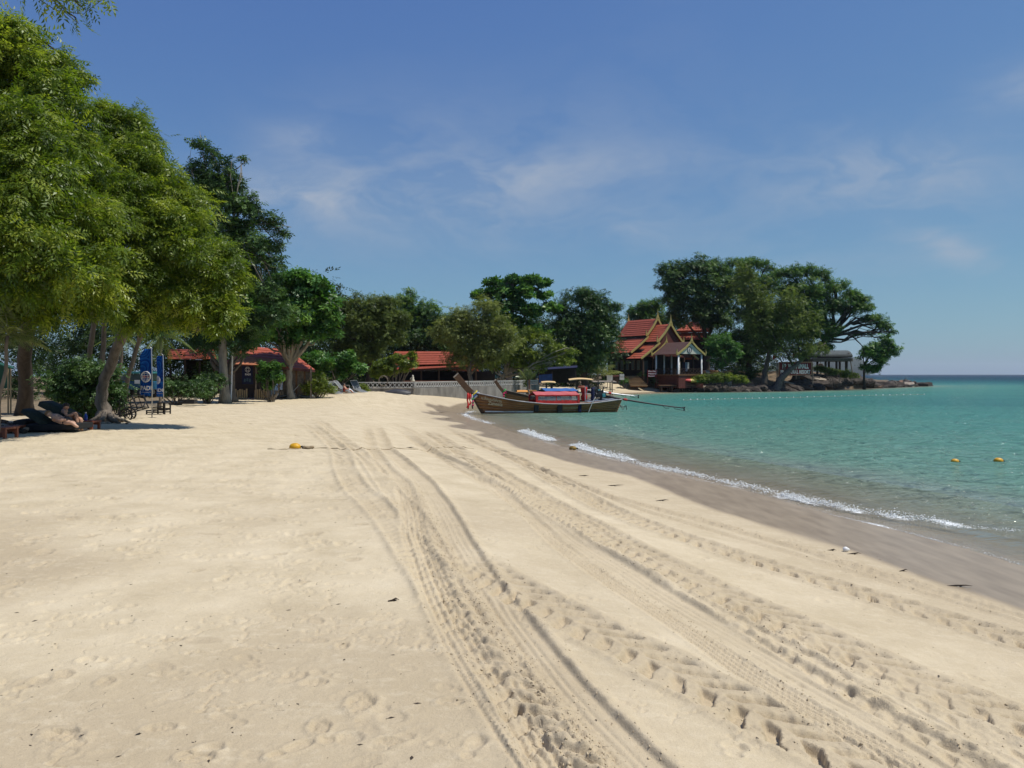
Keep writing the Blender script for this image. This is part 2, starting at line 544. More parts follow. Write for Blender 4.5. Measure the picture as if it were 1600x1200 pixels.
def tracks_height(X, Y):
    """rows share Y; X is 2-D, Y 2-D"""
    yr = Y[:, 0]
    H = np.zeros_like(X)
    D = np.zeros_like(X)      # disturbed, loose sand
    for ti, (kind, hw, (ys, xs, dxdy, sa)) in enumerate(TR):
        ok = (yr >= ys[0] - .3) & (yr <= ys[-1])
        idx = np.nonzero(ok)[0]
        if len(idx) == 0: continue
        r0, r1 = idx[0], idx[-1] + 1
        yy = yr[r0:r1]
        xc = np.interp(yy, ys, xs)[:, None]
        sl_ = np.interp(yy, ys, dxdy)[:, None]
        s0 = np.interp(yy, ys, sa)[:, None]
        co = 1 / np.sqrt(1 + sl_ ** 2)
        u_all = (X[r0:r1] - xc) * co
        m = np.abs(u_all) < hw * 2.6
        if not m.any(): continue
        u = u_all[m]
        s = (s0 + (X[r0:r1] - xc) * (sl_ * co))[m]
        xx = X[r0:r1][m]
        yv = Y[r0:r1][m]
        fade = smooth01((ys[-1] - yv) / (0.18 * ys[-1]))
        u = u + 0.03 * (fbm(s * .9, s * 0 + ti, 2, 5) - .5)
        a = np.abs(u) / hw
        inside = 1 - smooth01((a - .82) / .3)
        berm = np.exp(-((a - 1.22) / .22) ** 2)
        rough = fbm(xx * 26, yv * 26, 3, 40 + ti)
        rough2 = fbm(xx * 8, yv * 8, 3, 80 + ti)
        wear = smooth01((fbm(s * 1.1, s * 0 + 3.3 * ti, 3, 9) - .25) / .3)
        if kind == 'car':
            g = np.cos(u * 2 * np.pi / (hw * 2 / 5.0) + .5 * np.sin(s * 2 * np.pi / .055))
            h = inside * (-.018 + .0115 * g * (.55 + .45 * wear)) + berm * .010 * rough
        elif kind == 'flat':
            g = np.zeros_like(u)
            for gu in (-.45, -.05, .3):
                g += np.exp(-((u / hw - gu) / .075) ** 2)
            wall = smooth01((u / hw - .80) / .22) * (1 - smooth01((u / hw - 1.05) / .7))
            h = inside * (-.020 - .012 * g * (.5 + .5 * wear)) + wall * .026 * (0.35 + 1.0 * rough2) + berm * .010 * (rough - .4)
        elif kind in ('lug', 'soft'):
            pitch = .235 if kind == 'lug' else .2
            side = np.where(u < 0, 0.0, 0.5)
            ph = s / pitch + side + .75 * a * (1 if kind == 'lug' else .7) + .22 * (rough2 - .5)
            fr = ph - np.floor(ph)
            fr = fr + .16 * (rough - .5)
            bar = smooth01(fr / .06) * (1 - smooth01((fr - .34) / .24))
            ln = smooth01((a - .03) / .12) * (1 - smooth01((a - .88) / .2))
            cell = vnoise(np.floor(ph) * 1.37, side * 9 + ti, 3)
            dep = (.060 if kind == 'lug' else .022) * (.55 + .45 * wear) * (.75 + .5 * rough2)
            h = -bar * ln * dep * (.45 + .8 * cell) + inside * (.018 * (rough2 - .35) + .016 * (rough - .5)) + berm * (.026 * rough2 + .012 * rough)
            if kind == 'soft':
                h *= .55 + .45 * wear
        elif kind == 'lump':
            ph = s / .125 + .8 * u / hw + .4 * (rough2 - .5)
            fr = ph - np.floor(ph)
            h = inside * (-.012 + .030 * np.sin(np.pi * fr) ** .7 * (.5 + vnoise(np.floor(ph), np.zeros_like(ph) + 2, 8)) * (.6 + .6 * rough))
        elif kind == 'crumb':
            h = inside * (-.010 + .036 * (fbm(xx * 44, yv * 44, 3, 3, .75) - .42))
        elif kind == 'ridge':
            h = inside * (.045 * (rough2 - .25) + .022 * (rough - .5)) - berm * .012
        else:
            h = -inside * .02 + berm * .014 * rough2 + inside * .012 * (rough - .5)
        sub = H[r0:r1]
        sub[m] += h * fade * (1 + .8 * smooth01((yv - 7) / 12.))
        H[r0:r1] = sub
        sub = D[r0:r1]
        sub[m] = np.maximum(sub[m], np.clip(inside + .7 * berm, 0, 1) * (1.0 if kind in ('lug', 'crumb', 'ridge', 'lump') else .55) * fade)
        D[r0:r1] = sub
    return H, D


def stamp_prints(X, Y, H, D):
    yr = Y[:, 0]
    r = np.random.default_rng(5)
    prints = []
    for i in range(420):                      # footprints left of the tracks
        y = 3.0 + 17 * r.random() ** 1.5
        lim = np.interp(y, TR[0][2][0], TR[0][2][1])
        x = lim - .25 - r.random() * (0.55 * y + 1.8)
        prints.append((x, y, .075 + .05 * r.random(), .045 + .03 * r.random(), r.random() * 6.28, .003 + .009 * r.random() ** 2, r.random() < .10))
    for px_, py_, k in ((100, 1150, 1.5), (565, 1100, 1.7), (490, 1068, 1.2), (500, 1135, 1.2), (535, 1008, 1.1), (495, 970, 1.1), (275, 1000, 1.0), (165, 1067, 1.1), (250, 1138, 1.1), (310, 1185, 1.2), (100, 1055, 1.1), (610, 1160, 1.0), (475, 910, .9), (440, 865, .9), (310, 892, .9), (395, 1040, .8)):
        x, y, _ = ground(px_, py_)
        k *= .72
        prints.append((x, y, .10 * k, .065 * k, r.random() * 6.28,   .013 * k, True))
    for i in range(600):                      # trampled dry sand further up the beach
        y = 7.0 + 30 * r.random()
        lim = np.interp(y, TR[0][2][0], TR[0][2][1])
        x = lim - .6 - r.random() * (.62 * y)
        prints.append((x, y, .09 + .06 * r.random(), .06 + .04 * r.random(), r.random() * 6.28, .006 + .014 * r.random(), False))
    for i in range(110):                      # between the tracks
        y = 3.2 + 14 * r.random()
        x = -1 + r.random() * 6
        if x > shore_x(y) - 2.6: continue
        prints.append((x, y, .07 + .05 * r.random(), .045 + .03 * r.random(), r.random() * 6.28,   .003 + .007 * r.random(), False))
    for x, y, a, b, th, dep, crumbly in prints:
        R = a * 1.9
        i0, i1 = np.searchsorted(yr, y - R), np.searchsorted(yr, y + R)
        if i1 - i0 < 1: continue
        row = X[(i0 + i1) // 2]
        j0, j1 = np.searchsorted(row, x - R * 1.6 - .02), np.searchsorted(row, x + R * 1.6 + .02)
        if j1 - j0 < 1: continue
        dx_ = X[i0:i1, j0:j1] - x
        dy_ = Y[i0:i1, j0:j1] - y
        u = (dx_ * math.cos(th) + dy_ * math.sin(th)) / a
        v = (-dx_ * math.sin(th) + dy_ * math.cos(th)) / b
        q = np.sqrt(u * u + v * v) if crumbly else np.minimum(np.sqrt(((u - .38) / .72) ** 2 + v * v), np.sqrt(((u + .62) / .46) ** 2 + (v / .72) ** 2))
        q = q + .35 * (fbm(X[i0:i1, j0:j1] * 14, Y[i0:i1, j0:j1] * 14, 2, 6) - .5)
        h = -dep * (1 - smooth01((q - .6) / .35)) + dep * .55 * np.exp(-((q - 1.15) / .22) ** 2)
        if crumbly:
            h += (1 - smooth01((q - .9) / .3)) * dep * 2.2 * (fbm(X[i0:i1, j0:j1] * 42, Y[i0:i1, j0:j1] * 42, 3, 21, .7) - .35)
            D[i0:i1, j0:j1] = np.maximum(D[i0:i1, j0:j1], .9 * (1 - smooth01((q - .9) / .4)))
        H[i0:i1, j0:j1] += h
    return H, D


gq = 0.92
g0, g1 = 2.55 ** -gq, 64.0 ** -gq
ROWS = np.concatenate([-np.geomspace(260, 1, 14), np.linspace(0, 2.5, 8), np.linspace(g0, g1, 630) ** (-1 / gq), np.geomspace(66, 420, 50)])
NI = 690
rows = len(ROWS)
Yc = np.clip(ROWS, 2.55, None)
sx = shore_x(ROWS)
xl = -0.70 * Yc - 0.35
xr = np.minimum(0.70 * Yc + 0.35, sx + 5.5)
tt = np.linspace(0, 1, NI)
inner = xl[:, None] * (1 - tt) + xr[:, None] * tt
lm = -np.geomspace(320, 0.4, 16)
left = xl[:, None] + lm[None, :]
rm = np.linspace(0, 1, 8)[1:]
right = xr[:, None] + (np.maximum(sx + 6.5, xr + .4) - xr)[:, None] * rm[None, :]
GX = np.concatenate([left, inner, right], axis=1)
GY = np.repeat(ROWS[:, None], GX.shape[1], axis=1)
GS = shore_dist(GX, GY)
GZ = base_z(GX, GY, GS)
TH, TD = tracks_height(GX, GY)
TH, TD = stamp_prints(GX, GY, TH, TD)
wetn = fbm(GX * .55, GY * .22, 3, 71)
wet_edge = 2.0 + 0.9 * (wetn - .5)
wet_edge = wet_edge + .5 * smooth01((GY - 24) / 10.) * np.sin(GY * 1.1 + 2 * wetn)
wet_edge = np.where(GY > 54, 1.2, wet_edge)
WET = 1 - smooth01((GS - wet_edge + .16) / .34)
dry = 1 - WET
big = fbm(GX * .8, GY * .8, 4, 31) - .5
small = fbm(GX * 5.5, GY * 5.5, 4, 37) - .5
tramp = smooth01((GY - 7) / 7.) * smooth01((-GX - .1 * GY) / 2.0)
crust = fbm(GX * 2.2 + 3, GY * 2.2, 3, 91)
ledge = (smooth01((np.abs(fbm(GX * 2.6, GY * 2.6, 5, 95, .6) - .5) - .006) / .02) - 1) * smooth01((fbm(GX * 1.9, GY * 1.9, 3, 98) - .52) / .06)     # little broken crust edges
GZ += dry * (TH * np.clip((GS - 1.2) / 1.0, 0, 1) + .03 * big + (.011 + .036 * tramp) * small + .010 * ledge * smooth01((4 + .0 * GY - np.abs(GX + 2)) / 8 + .6))
GZ += np.where(GY > 104, smooth01((GX - 22) / 4.) * np.clip(GS / 2.0, 0, 1) * (.55 * (fbm(GX * .7, GY * 1.6, 4, 61) - .5)), 0)
# how dry the surface is (pale loose sand against damp packed sand), and the rocky ground of the headland
DAMP = smooth01((fbm(GX * .35 + 8, GY * .30, 3, 55) - .40) / .25) * smooth01((13 - GY) / 6.) * smooth01((1.6 - GX) / 2.0)
DAMP = np.maximum(DAMP, .55 * smooth01((5.0 - GS) / 2.5))
DAMP = np.clip(DAMP * (1 - .5 * TD), 0, 1)
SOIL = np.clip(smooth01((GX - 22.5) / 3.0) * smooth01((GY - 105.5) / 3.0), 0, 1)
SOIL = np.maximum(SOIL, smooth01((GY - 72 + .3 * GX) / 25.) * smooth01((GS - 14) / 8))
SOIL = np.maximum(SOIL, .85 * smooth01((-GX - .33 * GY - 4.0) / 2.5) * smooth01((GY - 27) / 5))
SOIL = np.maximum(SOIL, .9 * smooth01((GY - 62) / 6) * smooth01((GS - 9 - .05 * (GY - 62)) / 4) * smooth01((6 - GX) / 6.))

m = bpy.data.materials.new('sand')
m.use_nodes = True
m.node_tree.nodes.clear()
t = NT(m.node_tree)
pos = t.n('ShaderNodeNewGeometry').outputs['Position']
A = lambda n_: t.n('ShaderNodeAttribute', attribute_name=n_).outputs['Fac']
wet, damp, loose, soil = A('wet'), A('damp'), A('loose'), A('soil')
n1 = t.n('ShaderNodeTexNoise', {'Vector': pos, 'Scale': 1.3, 'Detail': 6.0, 'Roughness': .62}).outputs['Fac']
n2 = t.n('ShaderNodeTexNoise', {'Vector': pos, 'Scale': 14.0, 'Detail': 5.0, 'Roughness': .7}).outputs['Fac']
n3 = t.n('ShaderNodeTexNoise', {'Vector': pos, 'Scale': 160.0, 'Detail': 3.0, 'Roughness': .7}).outputs['Fac']
c = t.ramp(n1, [(.30, (.480, .395, .262)), (.62, (.585, .492, .342)), (.8, (.615, .528, .378))])
c = t.mix(t.math('MULTIPLY', damp, .75), c, (.405, .325, .215))
n5 = t.n('ShaderNodeTexNoise', {'Vector': t.n('ShaderNodeMapping', {'Vector': pos, 'Scale': (.8, 1.5, 1), 'Rotation': (0, 0, .4)}).outputs[0], 'Scale': 4.2, 'Detail': 7.0, 'Roughness': .68, 'Distortion': .8}).outputs['Fac']
pale = t.math('MULTIPLY', t.math('SUBTRACT', t.math('ADD', t.math('MULTIPLY', n2, .45), t.math('MULTIPLY', n5, .55)), .50), 5.0, clamp=True)
c = t.mix(t.math('MULTIPLY', pale, .55), c, (.64, .555, .405))
c = t.mix(t.math('MULTIPLY', t.math('MULTIPLY', loose, t.math('MULTIPLY', n2, 1.5, clamp=True)), .62), c, (.365, .290, .192))
grain = t.ramp(n3, [(.30, (.80, .78, .75)), (.5, (1, 1, 1)), (.72, (1.07, 1.06, 1.05))])
c = t.mix(.8, c, grain, 'MULTIPLY')
speck = t.n('ShaderNodeTexVoronoi', {'Vector': pos, 'Scale': 7.0, 'Randomness': 1.0})
spk = t.math('MULTIPLY', t.math('LESS_THAN', speck.outputs['Distance'], .035), t.math('GREATER_THAN', n1, .47))
c = t.mix(t.math('MULTIPLY', spk, .75), c, (.12, .085, .055))
stn = t.n('ShaderNodeMapping', {'Vector': pos, 'Scale': (1.0, .25, 1.0), 'Rotation': (0, 0, .3)})
n4 = t.n('ShaderNodeTexNoise', {'Vector': stn.outputs[0], 'Scale': 5.0, 'Detail': 5.0}).outputs['Fac']
wc = t.ramp(n4, [(.3, (.235, .175, .108)), (.7, (.330, .255, .165))])
c = t.mix(wet, c, wc)
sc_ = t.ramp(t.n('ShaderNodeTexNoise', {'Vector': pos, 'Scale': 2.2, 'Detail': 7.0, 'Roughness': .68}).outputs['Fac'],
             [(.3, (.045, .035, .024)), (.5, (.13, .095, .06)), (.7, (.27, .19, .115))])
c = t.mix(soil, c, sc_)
rg = t.math('SUBTRACT', .92, t.math('MULTIPLY', wet, .58))
cw = t.n('ShaderNodeTexNoise', {'Vector': pos, 'Scale': 3.0, 'Detail': 4.0}).outputs['Color']
cv = t.n('ShaderNodeVectorMath', {0: pos, 1: t.n('ShaderNodeVectorMath', {0: cw, 'Scale': .55}, operation='SCALE').outputs[0]}, operation='ADD')
ck = t.n('ShaderNodeTexVoronoi', {'Vector': cv.outputs[0], 'Scale': 4.6}, feature='DISTANCE_TO_EDGE').outputs['Distance']
ckm = t.math('MULTIPLY', t.math('SUBTRACT', t.n('ShaderNodeTexNoise', {'Vector': pos, 'Scale': 2.4, 'Detail': 3.0}).outputs['Fac'], .53), 12.0, clamp=True)
ckm = t.math('MULTIPLY', ckm, t.math('MULTIPLY', t.math('SUBTRACT', t.n('ShaderNodeTexNoise', {'Vector': pos, 'Scale': 9.0, 'Detail': 2.0}).outputs['Fac'], .54), 14.0, clamp=True))
ckl = t.math('MULTIPLY', t.math('SUBTRACT', 1.0, t.math('MULTIPLY', ck, 26.0), clamp=True), ckm)
ckl = t.math('MAXIMUM', ckl, 0.0)
b0 = t.n('ShaderNodeBump', {'Height': t.math('MULTIPLY', ckl, -1.0), 'Strength': .5, 'Distance': .012})
n6 = t.n('ShaderNodeTexNoise', {'Vector': pos, 'Scale': 45.0, 'Detail': 4.0, 'Roughness': .7}).outputs['Fac']
b05 = t.n('ShaderNodeBump', {'Height': n6, 'Strength': .45, 'Distance': .010, 'Normal': b0.outputs[0]})
b1 = t.n('ShaderNodeBump', {'Height': n2, 'Strength': .55, 'Distance': .018, 'Normal': b05.outputs[0]})
b2 = t.n('ShaderNodeBump', {'Height': n3, 'Strength': .40, 'Distance': .004, 'Normal': b1.outputs[0]})
bs = t.n('ShaderNodeBump', {'Height': n4, 'Strength': .12, 'Distance': .01})
nm = t.n('ShaderNodeMix', {0: wet, 4: b2.outputs[0], 5: bs.outputs[0]}, data_type='VECTOR')
bsdf = t.n('ShaderNodeBsdfPrincipled', {'Base Color': c, 'Roughness': rg, 'Specular IOR Level': t.math('ADD', .15, t.math('MULTIPLY', wet, .16)), 'Normal': nm.outputs[1]})
t.n('ShaderNodeOutputMaterial', {'Surface': bsdf.outputs[0]})
SAND = m

nr, nc = GX.shape
ii = (np.arange(nr - 1)[:, None] * nc + np.arange(nc - 1)[None, :]).ravel()
quads = np.stack([ii, ii + 1, ii + nc + 1, ii + nc], axis=1)
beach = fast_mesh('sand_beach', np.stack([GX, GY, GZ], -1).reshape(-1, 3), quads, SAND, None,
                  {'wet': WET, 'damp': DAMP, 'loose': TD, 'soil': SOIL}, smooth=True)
tag(beach, kind='structure')
del TH, TD, quads


def surf_z(x, y):
    """height of the modelled sand, tracks and all"""
    i = int(np.clip(np.searchsorted(ROWS, y) - 1, 0, len(ROWS) - 2))
    f_ = (y - ROWS[i]) / (ROWS[i + 1] - ROWS[i])
    return float(np.interp(x, GX[i], GZ[i]) * (1 - f_) + np.interp(x, GX[i + 1], GZ[i + 1]) * f_)

# ---------------------------------------------------------------- the sea
WR = np.concatenate([-np.geomspace(260, 2, 12), np.linspace(0, 9, 20), np.geomspace(9.2, 180, 280), np.geomspace(186, 420, 20), np.geomspace(450, 9000, 40)])
NW = 150
wxl = np.where(WR <= 420, shore_x(np.clip(WR, -260, 420)) - 4.0, -WR * 1.2)
wt = np.linspace(0, 1, NW) ** 2.2
span = np.maximum(1.05 * np.abs(WR) + 60, 60) * np.where(WR > 420, 3.0, 1.6)
WX = wxl[:, None] + span[:, None] * wt[None, :]
WY = np.repeat(WR[:, None], NW, axis=1)
WS = shore_dist(WX, WY)
out = np.clip(-WS, 0, None)
WZ = np.zeros_like(WX)
near = np.exp(-np.abs(WY) / 60.)
swell = np.sin((out * 1.55 + .5 * fbm(WX * .3, WY * .3, 2, 12) * 6)) * .5 + .5
WZ += near * smooth01(out / 2.5) * (.030 * swell + .03 * (fbm(WX * .9, WY * .9, 3, 15) - .5))
brk = np.exp(-((out - .9 - .5 * (fbm(WX * .25, WY * .25, 2, 13))) / .28) ** 2)
WZ += brk * .075 * smooth01((fbm(WX * .35, WY * .35, 2, 19) - .3) / .3) * (WY < 46) * smooth01((30 - WY) / 10 + .7)
WDEP = np.where(WS > 0, 0, np.minimum(.075 * out, .55) + .022 * np.clip(out - 6, 0, None))
WDEP = np.where(WY > 60, WDEP * 1.3, WDEP)

def line_dist(X, Y, pix):
    pts = [((a - 800) / F * (CZ * F / (b - HOR)), CZ * F / (b - HOR)) for a, b in pix]
    d2 = np.full(np.shape(X), 1e9)
    for (x0, y0), (x1, y1) in zip(pts[:-1], pts[1:]):
        ex, ey = x1 - x0, y1 - y0
        tq = np.clip(((X - x0) * ex + (Y - y0) * ey) / (ex * ex + ey * ey), 0, 1)
        d2 = np.minimum(d2, (X - x0 - tq * ex) ** 2 + (Y - y0 - tq * ey) ** 2)
    return np.sqrt(d2)


FOAML = [([(1520, 828), (1460, 818), (1400, 809), (1330, 798), (1270, 786), (1215, 773)], .16, 1.0), ([(1215, 773), (1150, 757), (1080, 742), (1020, 730), (970, 720)], .17, .75),
         ([(985, 718), (950, 711), (920, 703), (897, 695)], .26, 1.0), ([(862, 688), (840, 681), (815, 673)], .30, 1.0), ([(770, 662), (742, 656), (725, 649), (735, 643)], .30, .8),
         ([(1600, 832), (1520, 828)], .10, .6), ([(1600, 884), (1500, 855), (1400, 828), (1300, 806), (1285, 800), (1310, 796)], .045, 1.1), ([(1240, 783), (1160, 765), (1040, 741), (985, 726), (900, 705), (850, 691)], .05, .7)]
WFOAM = np.zeros_like(WX)
for pix_, wd_, am_ in FOAML:
    WFOAM = np.maximum(WFOAM, am_ * np.exp(-(line_dist(WX, WY, pix_) / wd_) ** 2))

m = bpy.data.materials.new('sea_water')
m.use_nodes = True
m.node_tree.nodes.clear()
t = NT(m.node_tree)
pos = t.n('ShaderNodeNewGeometry').outputs['Position']
dep = t.n('ShaderNodeAttribute', attribute_name='depth').outputs['Fac']
patch = t.n('ShaderNodeTexNoise', {'Vector': t.n('ShaderNodeMapping', {'Vector': pos, 'Scale': (.06, .12, 1)}).outputs[0], 'Scale': 1.0, 'Detail': 3.0}).outputs['Fac']
dn = t.math('MULTIPLY', dep, t.math('ADD', .62, t.math('MULTIPLY', patch, .76)))
lg = t.math('DIVIDE', t.math('LOGARITHM', t.math('ADD', 1.0, t.math('MULTIPLY', dn, 6.0)), 10.0), 2.6)
wcol = t.ramp(lg, [(0.0, (.34, .30, .215)), (.12, (.23, .255, .185)), (.22, (.130, .245, .185)), (.33, (.058, .205, .175)), (.48, (.018, .120, .128)), (.64, (.006, .046, .072)), (.9, (.004, .017, .046))])
opac = t.math('SUBTRACT', 1.0, t.math('POWER', 2.718, t.math('MULTIPLY', dn, -5.5)))
m1 = t.n('ShaderNodeMapping', {'Vector': pos, 'Scale': (.55, 1.25, 1), 'Rotation': (0, 0, .35)})
r1 = t.n('ShaderNodeTexNoise', {'Vector': m1.outputs[0], 'Scale': 1.25, 'Detail': 4.0, 'Roughness': .55, 'Distortion': .6}).outputs['Fac']
r2 = t.n('ShaderNodeTexNoise', {'Vector': m1.outputs[0], 'Scale': 4.5, 'Detail': 3.0, 'Roughness': .5, 'Distortion': .3}).outputs['Fac']
hgt = t.math('ADD', r1, t.math('MULTIPLY', r2, .32))
shal = t.math('MULTIPLY', dep, 4.0, clamp=True)
bp = t.n('ShaderNodeBump', {'Height': hgt, 'Strength': t.math('ADD', .2, t.math('MULTIPLY', shal, .80)), 'Distance': .8})
tr = t.n('ShaderNodeBsdfTransparent', {'Color': t.ramp(dn, [(0, (1, 1, .98)), (.5, (.72, .93, .86))])})
df = t.n('ShaderNodeBsdfDiffuse', {'Color': wcol, 'Normal': bp.outputs[0]})
body = t.n('ShaderNodeMixShader', {0: opac, 1: tr.outputs[0], 2: df.outputs[0]})
gl = t.n('ShaderNodeBsdfGlossy', {'Color': (1, 1, 1, 1), 'Roughness': .06, 'Normal': bp.outputs[0]})
fr = t.n('ShaderNodeFresnel', {'IOR': 1.33, 'Normal': bp.outputs[0]})
frf = t.math('MINIMUM', t.math('MULTIPLY', fr.outputs[0], .66), .38)
fin = t.n('ShaderNodeMixShader', {0: frf, 1: body.outputs[0], 2: gl.outputs[0]})
fa = t.n('ShaderNodeAttribute', attribute_name='foam').outputs['Fac']
fn1 = t.n('ShaderNodeTexNoise', {'Vector': pos, 'Scale': 9.0, 'Detail': 6.0, 'Roughness': .7, 'Distortion': 1.2}).outputs['Fac']
fn2 = t.n('ShaderNodeTexVoronoi', {'Vector': pos, 'Scale': 26.0}, feature='DISTANCE_TO_EDGE').outputs['Distance']
lace = t.math('ADD', t.math('MULTIPLY', t.math('SUBTRACT', fn1, .5), 1.5), t.math('MULTIPLY', t.math('SUBTRACT', .10, fn2), 1.6))
ff_ = t.math('MULTIPLY', t.math('SUBTRACT', t.math('ADD', fa, lace), .58), 4.0, clamp=True)
ff_ = t.math('MULTIPLY', ff_, t.math('GREATER_THAN', fa, .06))
fd = t.n('ShaderNodeBsdfDiffuse', {'Color': (.80, .83, .83, 1)})
fin = t.n('ShaderNodeMixShader', {0: t.math('MULTIPLY', ff_, .9), 1: fin.outputs[0], 2: fd.outputs[0]})
t.n('ShaderNodeOutputMaterial', {'Surface': fin.outputs[0]})
SEA = m
nr, nc = WX.shape
ii = (np.arange(nr - 1)[:, None] * nc + np.arange(nc - 1)[None, :]).ravel()
sea = fast_mesh('sea_water', np.stack([WX, WY, WZ], -1).reshape(-1, 3), np.stack([ii, ii + 1, ii + nc + 1, ii + nc], 1), SEA, None, {'depth': WDEP, 'foam': WFOAM}, smooth=True)
tag(sea, kind='structure')

# foam: bubbles and spray of the little shore break, plus lace along the water's edge
FOAM = mat('foam', (.86, .88, .87), rough=.45, var=.08, scale=30)
fr_ = np.random.default_rng(3)
fp = []
def foam_line(pix, n, spread, hgt_, sz, clump):
    pts = np.array([[(a - 800) / F * (CZ * F / (b - HOR)), CZ * F / (b - HOR)] for a, b in pix])
    cum = np.concatenate([[0], np.cumsum(np.hypot(*np.diff(pts, axis=0).T))])
    k = 0
    while k < n:
        s = fr_.random() * cum[-1]
        if vnoise(np.array([s * clump]), np.array([.5]), 4)[0] + .5 * vnoise(np.array([s * clump * 4]), np.array([.5]), 5)[0] < .45 + .5 * fr_.random(): continue
        x = np.interp(s, cum, pts[:, 0])
        y = np.interp(s, cum, pts[:, 1])
        e = .12 * (vnoise(np.array([s * 1.3]), np.array([.2]), 9)[0] - .5) * 2
        o = fr_.normal() * spread
        ed = 1.0 if 0.06 < s / cum[-1] < .94 else .5
        fp.append((x + e * .4 + o * .9, y + e * .4 + o * .6 + fr_.normal() * .03, abs(fr_.normal()) * hgt_ * ed, .62 * sz * (.35 + 1.0 * fr_.random() ** 3)))
        k += 1
foam_line([(1500, 826), (1460, 818), (1400, 809), (1330, 798), (1270, 786), (1215, 773)], 2600, .075, .05, .018, 1.1)
foam_line([(1600, 832), (1560, 830), (1500, 826)], 260, .05, .02, .014, 1.5)
foam_line([(1215, 773), (1150, 757), (1080, 742), (1020, 730), (970, 720)], 1500, .10, .035, .024, .8)
foam_line([(985, 718), (950, 711), (920, 703), (897, 695)], 1300, .10, .05, .026, .9)
foam_line([(862, 688), (840, 681), (815, 673)], 800, .12, .05, .032, .9)
foam_line([(770, 662), (742, 656), (725, 649), (735, 643)], 700, .16, .025, .032, .8)
foam_line([(1600, 884), (1500, 855), (1400, 828), (1300, 806), (1285, 800), (1310, 796)], 900, .03, .004, .008, 2.0)
foam_line([(1240, 783), (1160, 765), (1040, 741), (985, 726), (900, 705), (850, 691)], 900, .06, .008, .012, 1.2)
fp = np.array(fp)
oct_v = np.array([(1, 0, 0), (-1, 0, 0), (0, 1, 0), (0, -1, 0), (0, 0, 1), (0, 0, -1)], float)
oct_f = np.array([(0, 2, 4), (2, 1, 4), (1, 3, 4), (3, 0, 4), (2, 0, 5), (1, 2, 5), (3, 1, 5), (0, 3, 5)])
sc3 = fp[:, 3][:, None, None] * (np.array([1.4, 1.2, .8]) * (.7 + .6 * fr_.random((len(fp), 1, 3))))
fz = np.maximum(0.0, base_z(fp[:, 0], fp[:, 1])) + .008 + fp[:, 2]
cen = np.stack([fp[:, 0], fp[:, 1], fz], 1)
fv = (cen[:, None, :] + oct_v[None] * sc3).reshape(-1, 3)
ff = (oct_f[None] + (np.arange(len(fp)) * 6)[:, None, None]).reshape(-1, 3)
tag(fast_mesh('foam', fv, ff, FOAM, None, smooth=True), 'white foam of small waves breaking along the sandy shore', 'foam', kind='stuff')

# far island seen past the headland
isl = MB()
YI = 2600.0
prof = [(1150, 584.6), (1200, 574), (1240, 565), (1270, 559.5), (1300, 557), (1318, 556.5), (1330, 558), (1337, 562), (1340.5, 571), (1342, 584.6)]
crest = [P(a, b, YI) for a, b in prof]
ring = []
for k in range(7):
    f_ = k / 6.0
    w_ = math.sin(math.pi * (.5 * f_ + .0)) if f_ < 1 else 1
    ring.append([Vector((p.x, p.y - 90 * math.cos(math.pi * f_), p.z * math.sin(math.pi * f_) ** .35 + (8 * (random.random() - .5) if 0 < k < 6 else 0))) for p in crest])
vs, fs = [], []
n_ = len(prof)
for rr in ring: vs += rr
for i in range(6):
    for j in range(n_ - 1):
        fs.append((i * n_ + j, i * n_ + j + 1, (i + 1) * n_ + j + 1, (i + 1) * n_ + j))
isl.add(vs, fs)
tag(isl.build('hill', mat('island_rock', (.045, .060, .050), rough=.9, var=.5, scale=.02), smooth=True), kind='structure')

# ---------------------------------------------------------------- vegetation
def rhomb(o, d, wd, ln, sag=0.0):
    o = np.array(o, float)
    d = np.array(d, float)
    d /= np.linalg.norm(d)
    s = np.cross((0, 0, 1), d)
    s /= max(np.linalg.norm(s), 1e-6)
    k = .5 if (abs(o[0] * 7 + d[1] * 3) % 1) < .5 else -.5          # a folded leaf shows one half: one triangle
    return [o - s * wd * k * .35 + d * ln * .12, o + d * ln * .50 + s * wd * k * 1.15, o + d * ln + np.array((0, 0, -sag * ln))]


def template(kind):
    q = []
    if kind == 'leaf':
        q.append(rhomb((0, 0, 0), (1, 0, 0), .75, 1.0, .08))
    elif kind == 'twig':
        for i, (x, a, l) in enumerate(((0, .9, .5), (.15, -.8, .5), (.35, .6, .48), (.5, -.7, .45), (.62, .1, .5))):
            q.append(rhomb((x, 0, -.06 * x), (math.cos(a), math.sin(a), .15 * math.sin(i * 2.1)), .34, l, .15))
    elif kind == 'spray':
        for i in range(4):
            x = .10 + .21 * i
            l = .42 - .05 * abs(i - 1.2)
            for sg in (1, -1):
                q.append(rhomb((x, 0, -.16 * x * x), (.62, .78 * sg, -.25), .15, l, .12))
        q.append(rhomb((.85, 0, -.14), (1, 0, -.4), .15, .34, .1))
    elif kind == 'rosette':
        for i in range(6):
            a = i * 1.047 + .3 * math.sin(i * 3.1)
            q.append(rhomb((.04 * math.cos(a), .04 * math.sin(a), 0), (math.cos(a), math.sin(a), .35 if i % 2 else .1), .55, .85, .12))
    elif kind == 'needle':
        for i in range(5):
            a = -.9 + .45 * i
            q.append(rhomb((0, 0, 0), (math.cos(a), math.sin(a), -.1), .07, 1.0, .3))
    elif kind == 'blade':
        for i in range(3):
            a = -.5 + .5 * i
            q.append(rhomb((0, 0, 0), (math.cos(a), math.sin(a), .2), .10, 1.0, .35))
    v = np.array([p for r in q for p in r])
    return v, np.arange(len(v)).reshape(-1, 3)


TPL = {k: template(k) for k in ('leaf', 'twig', 'spray', 'rosette', 'needle', 'blade')}


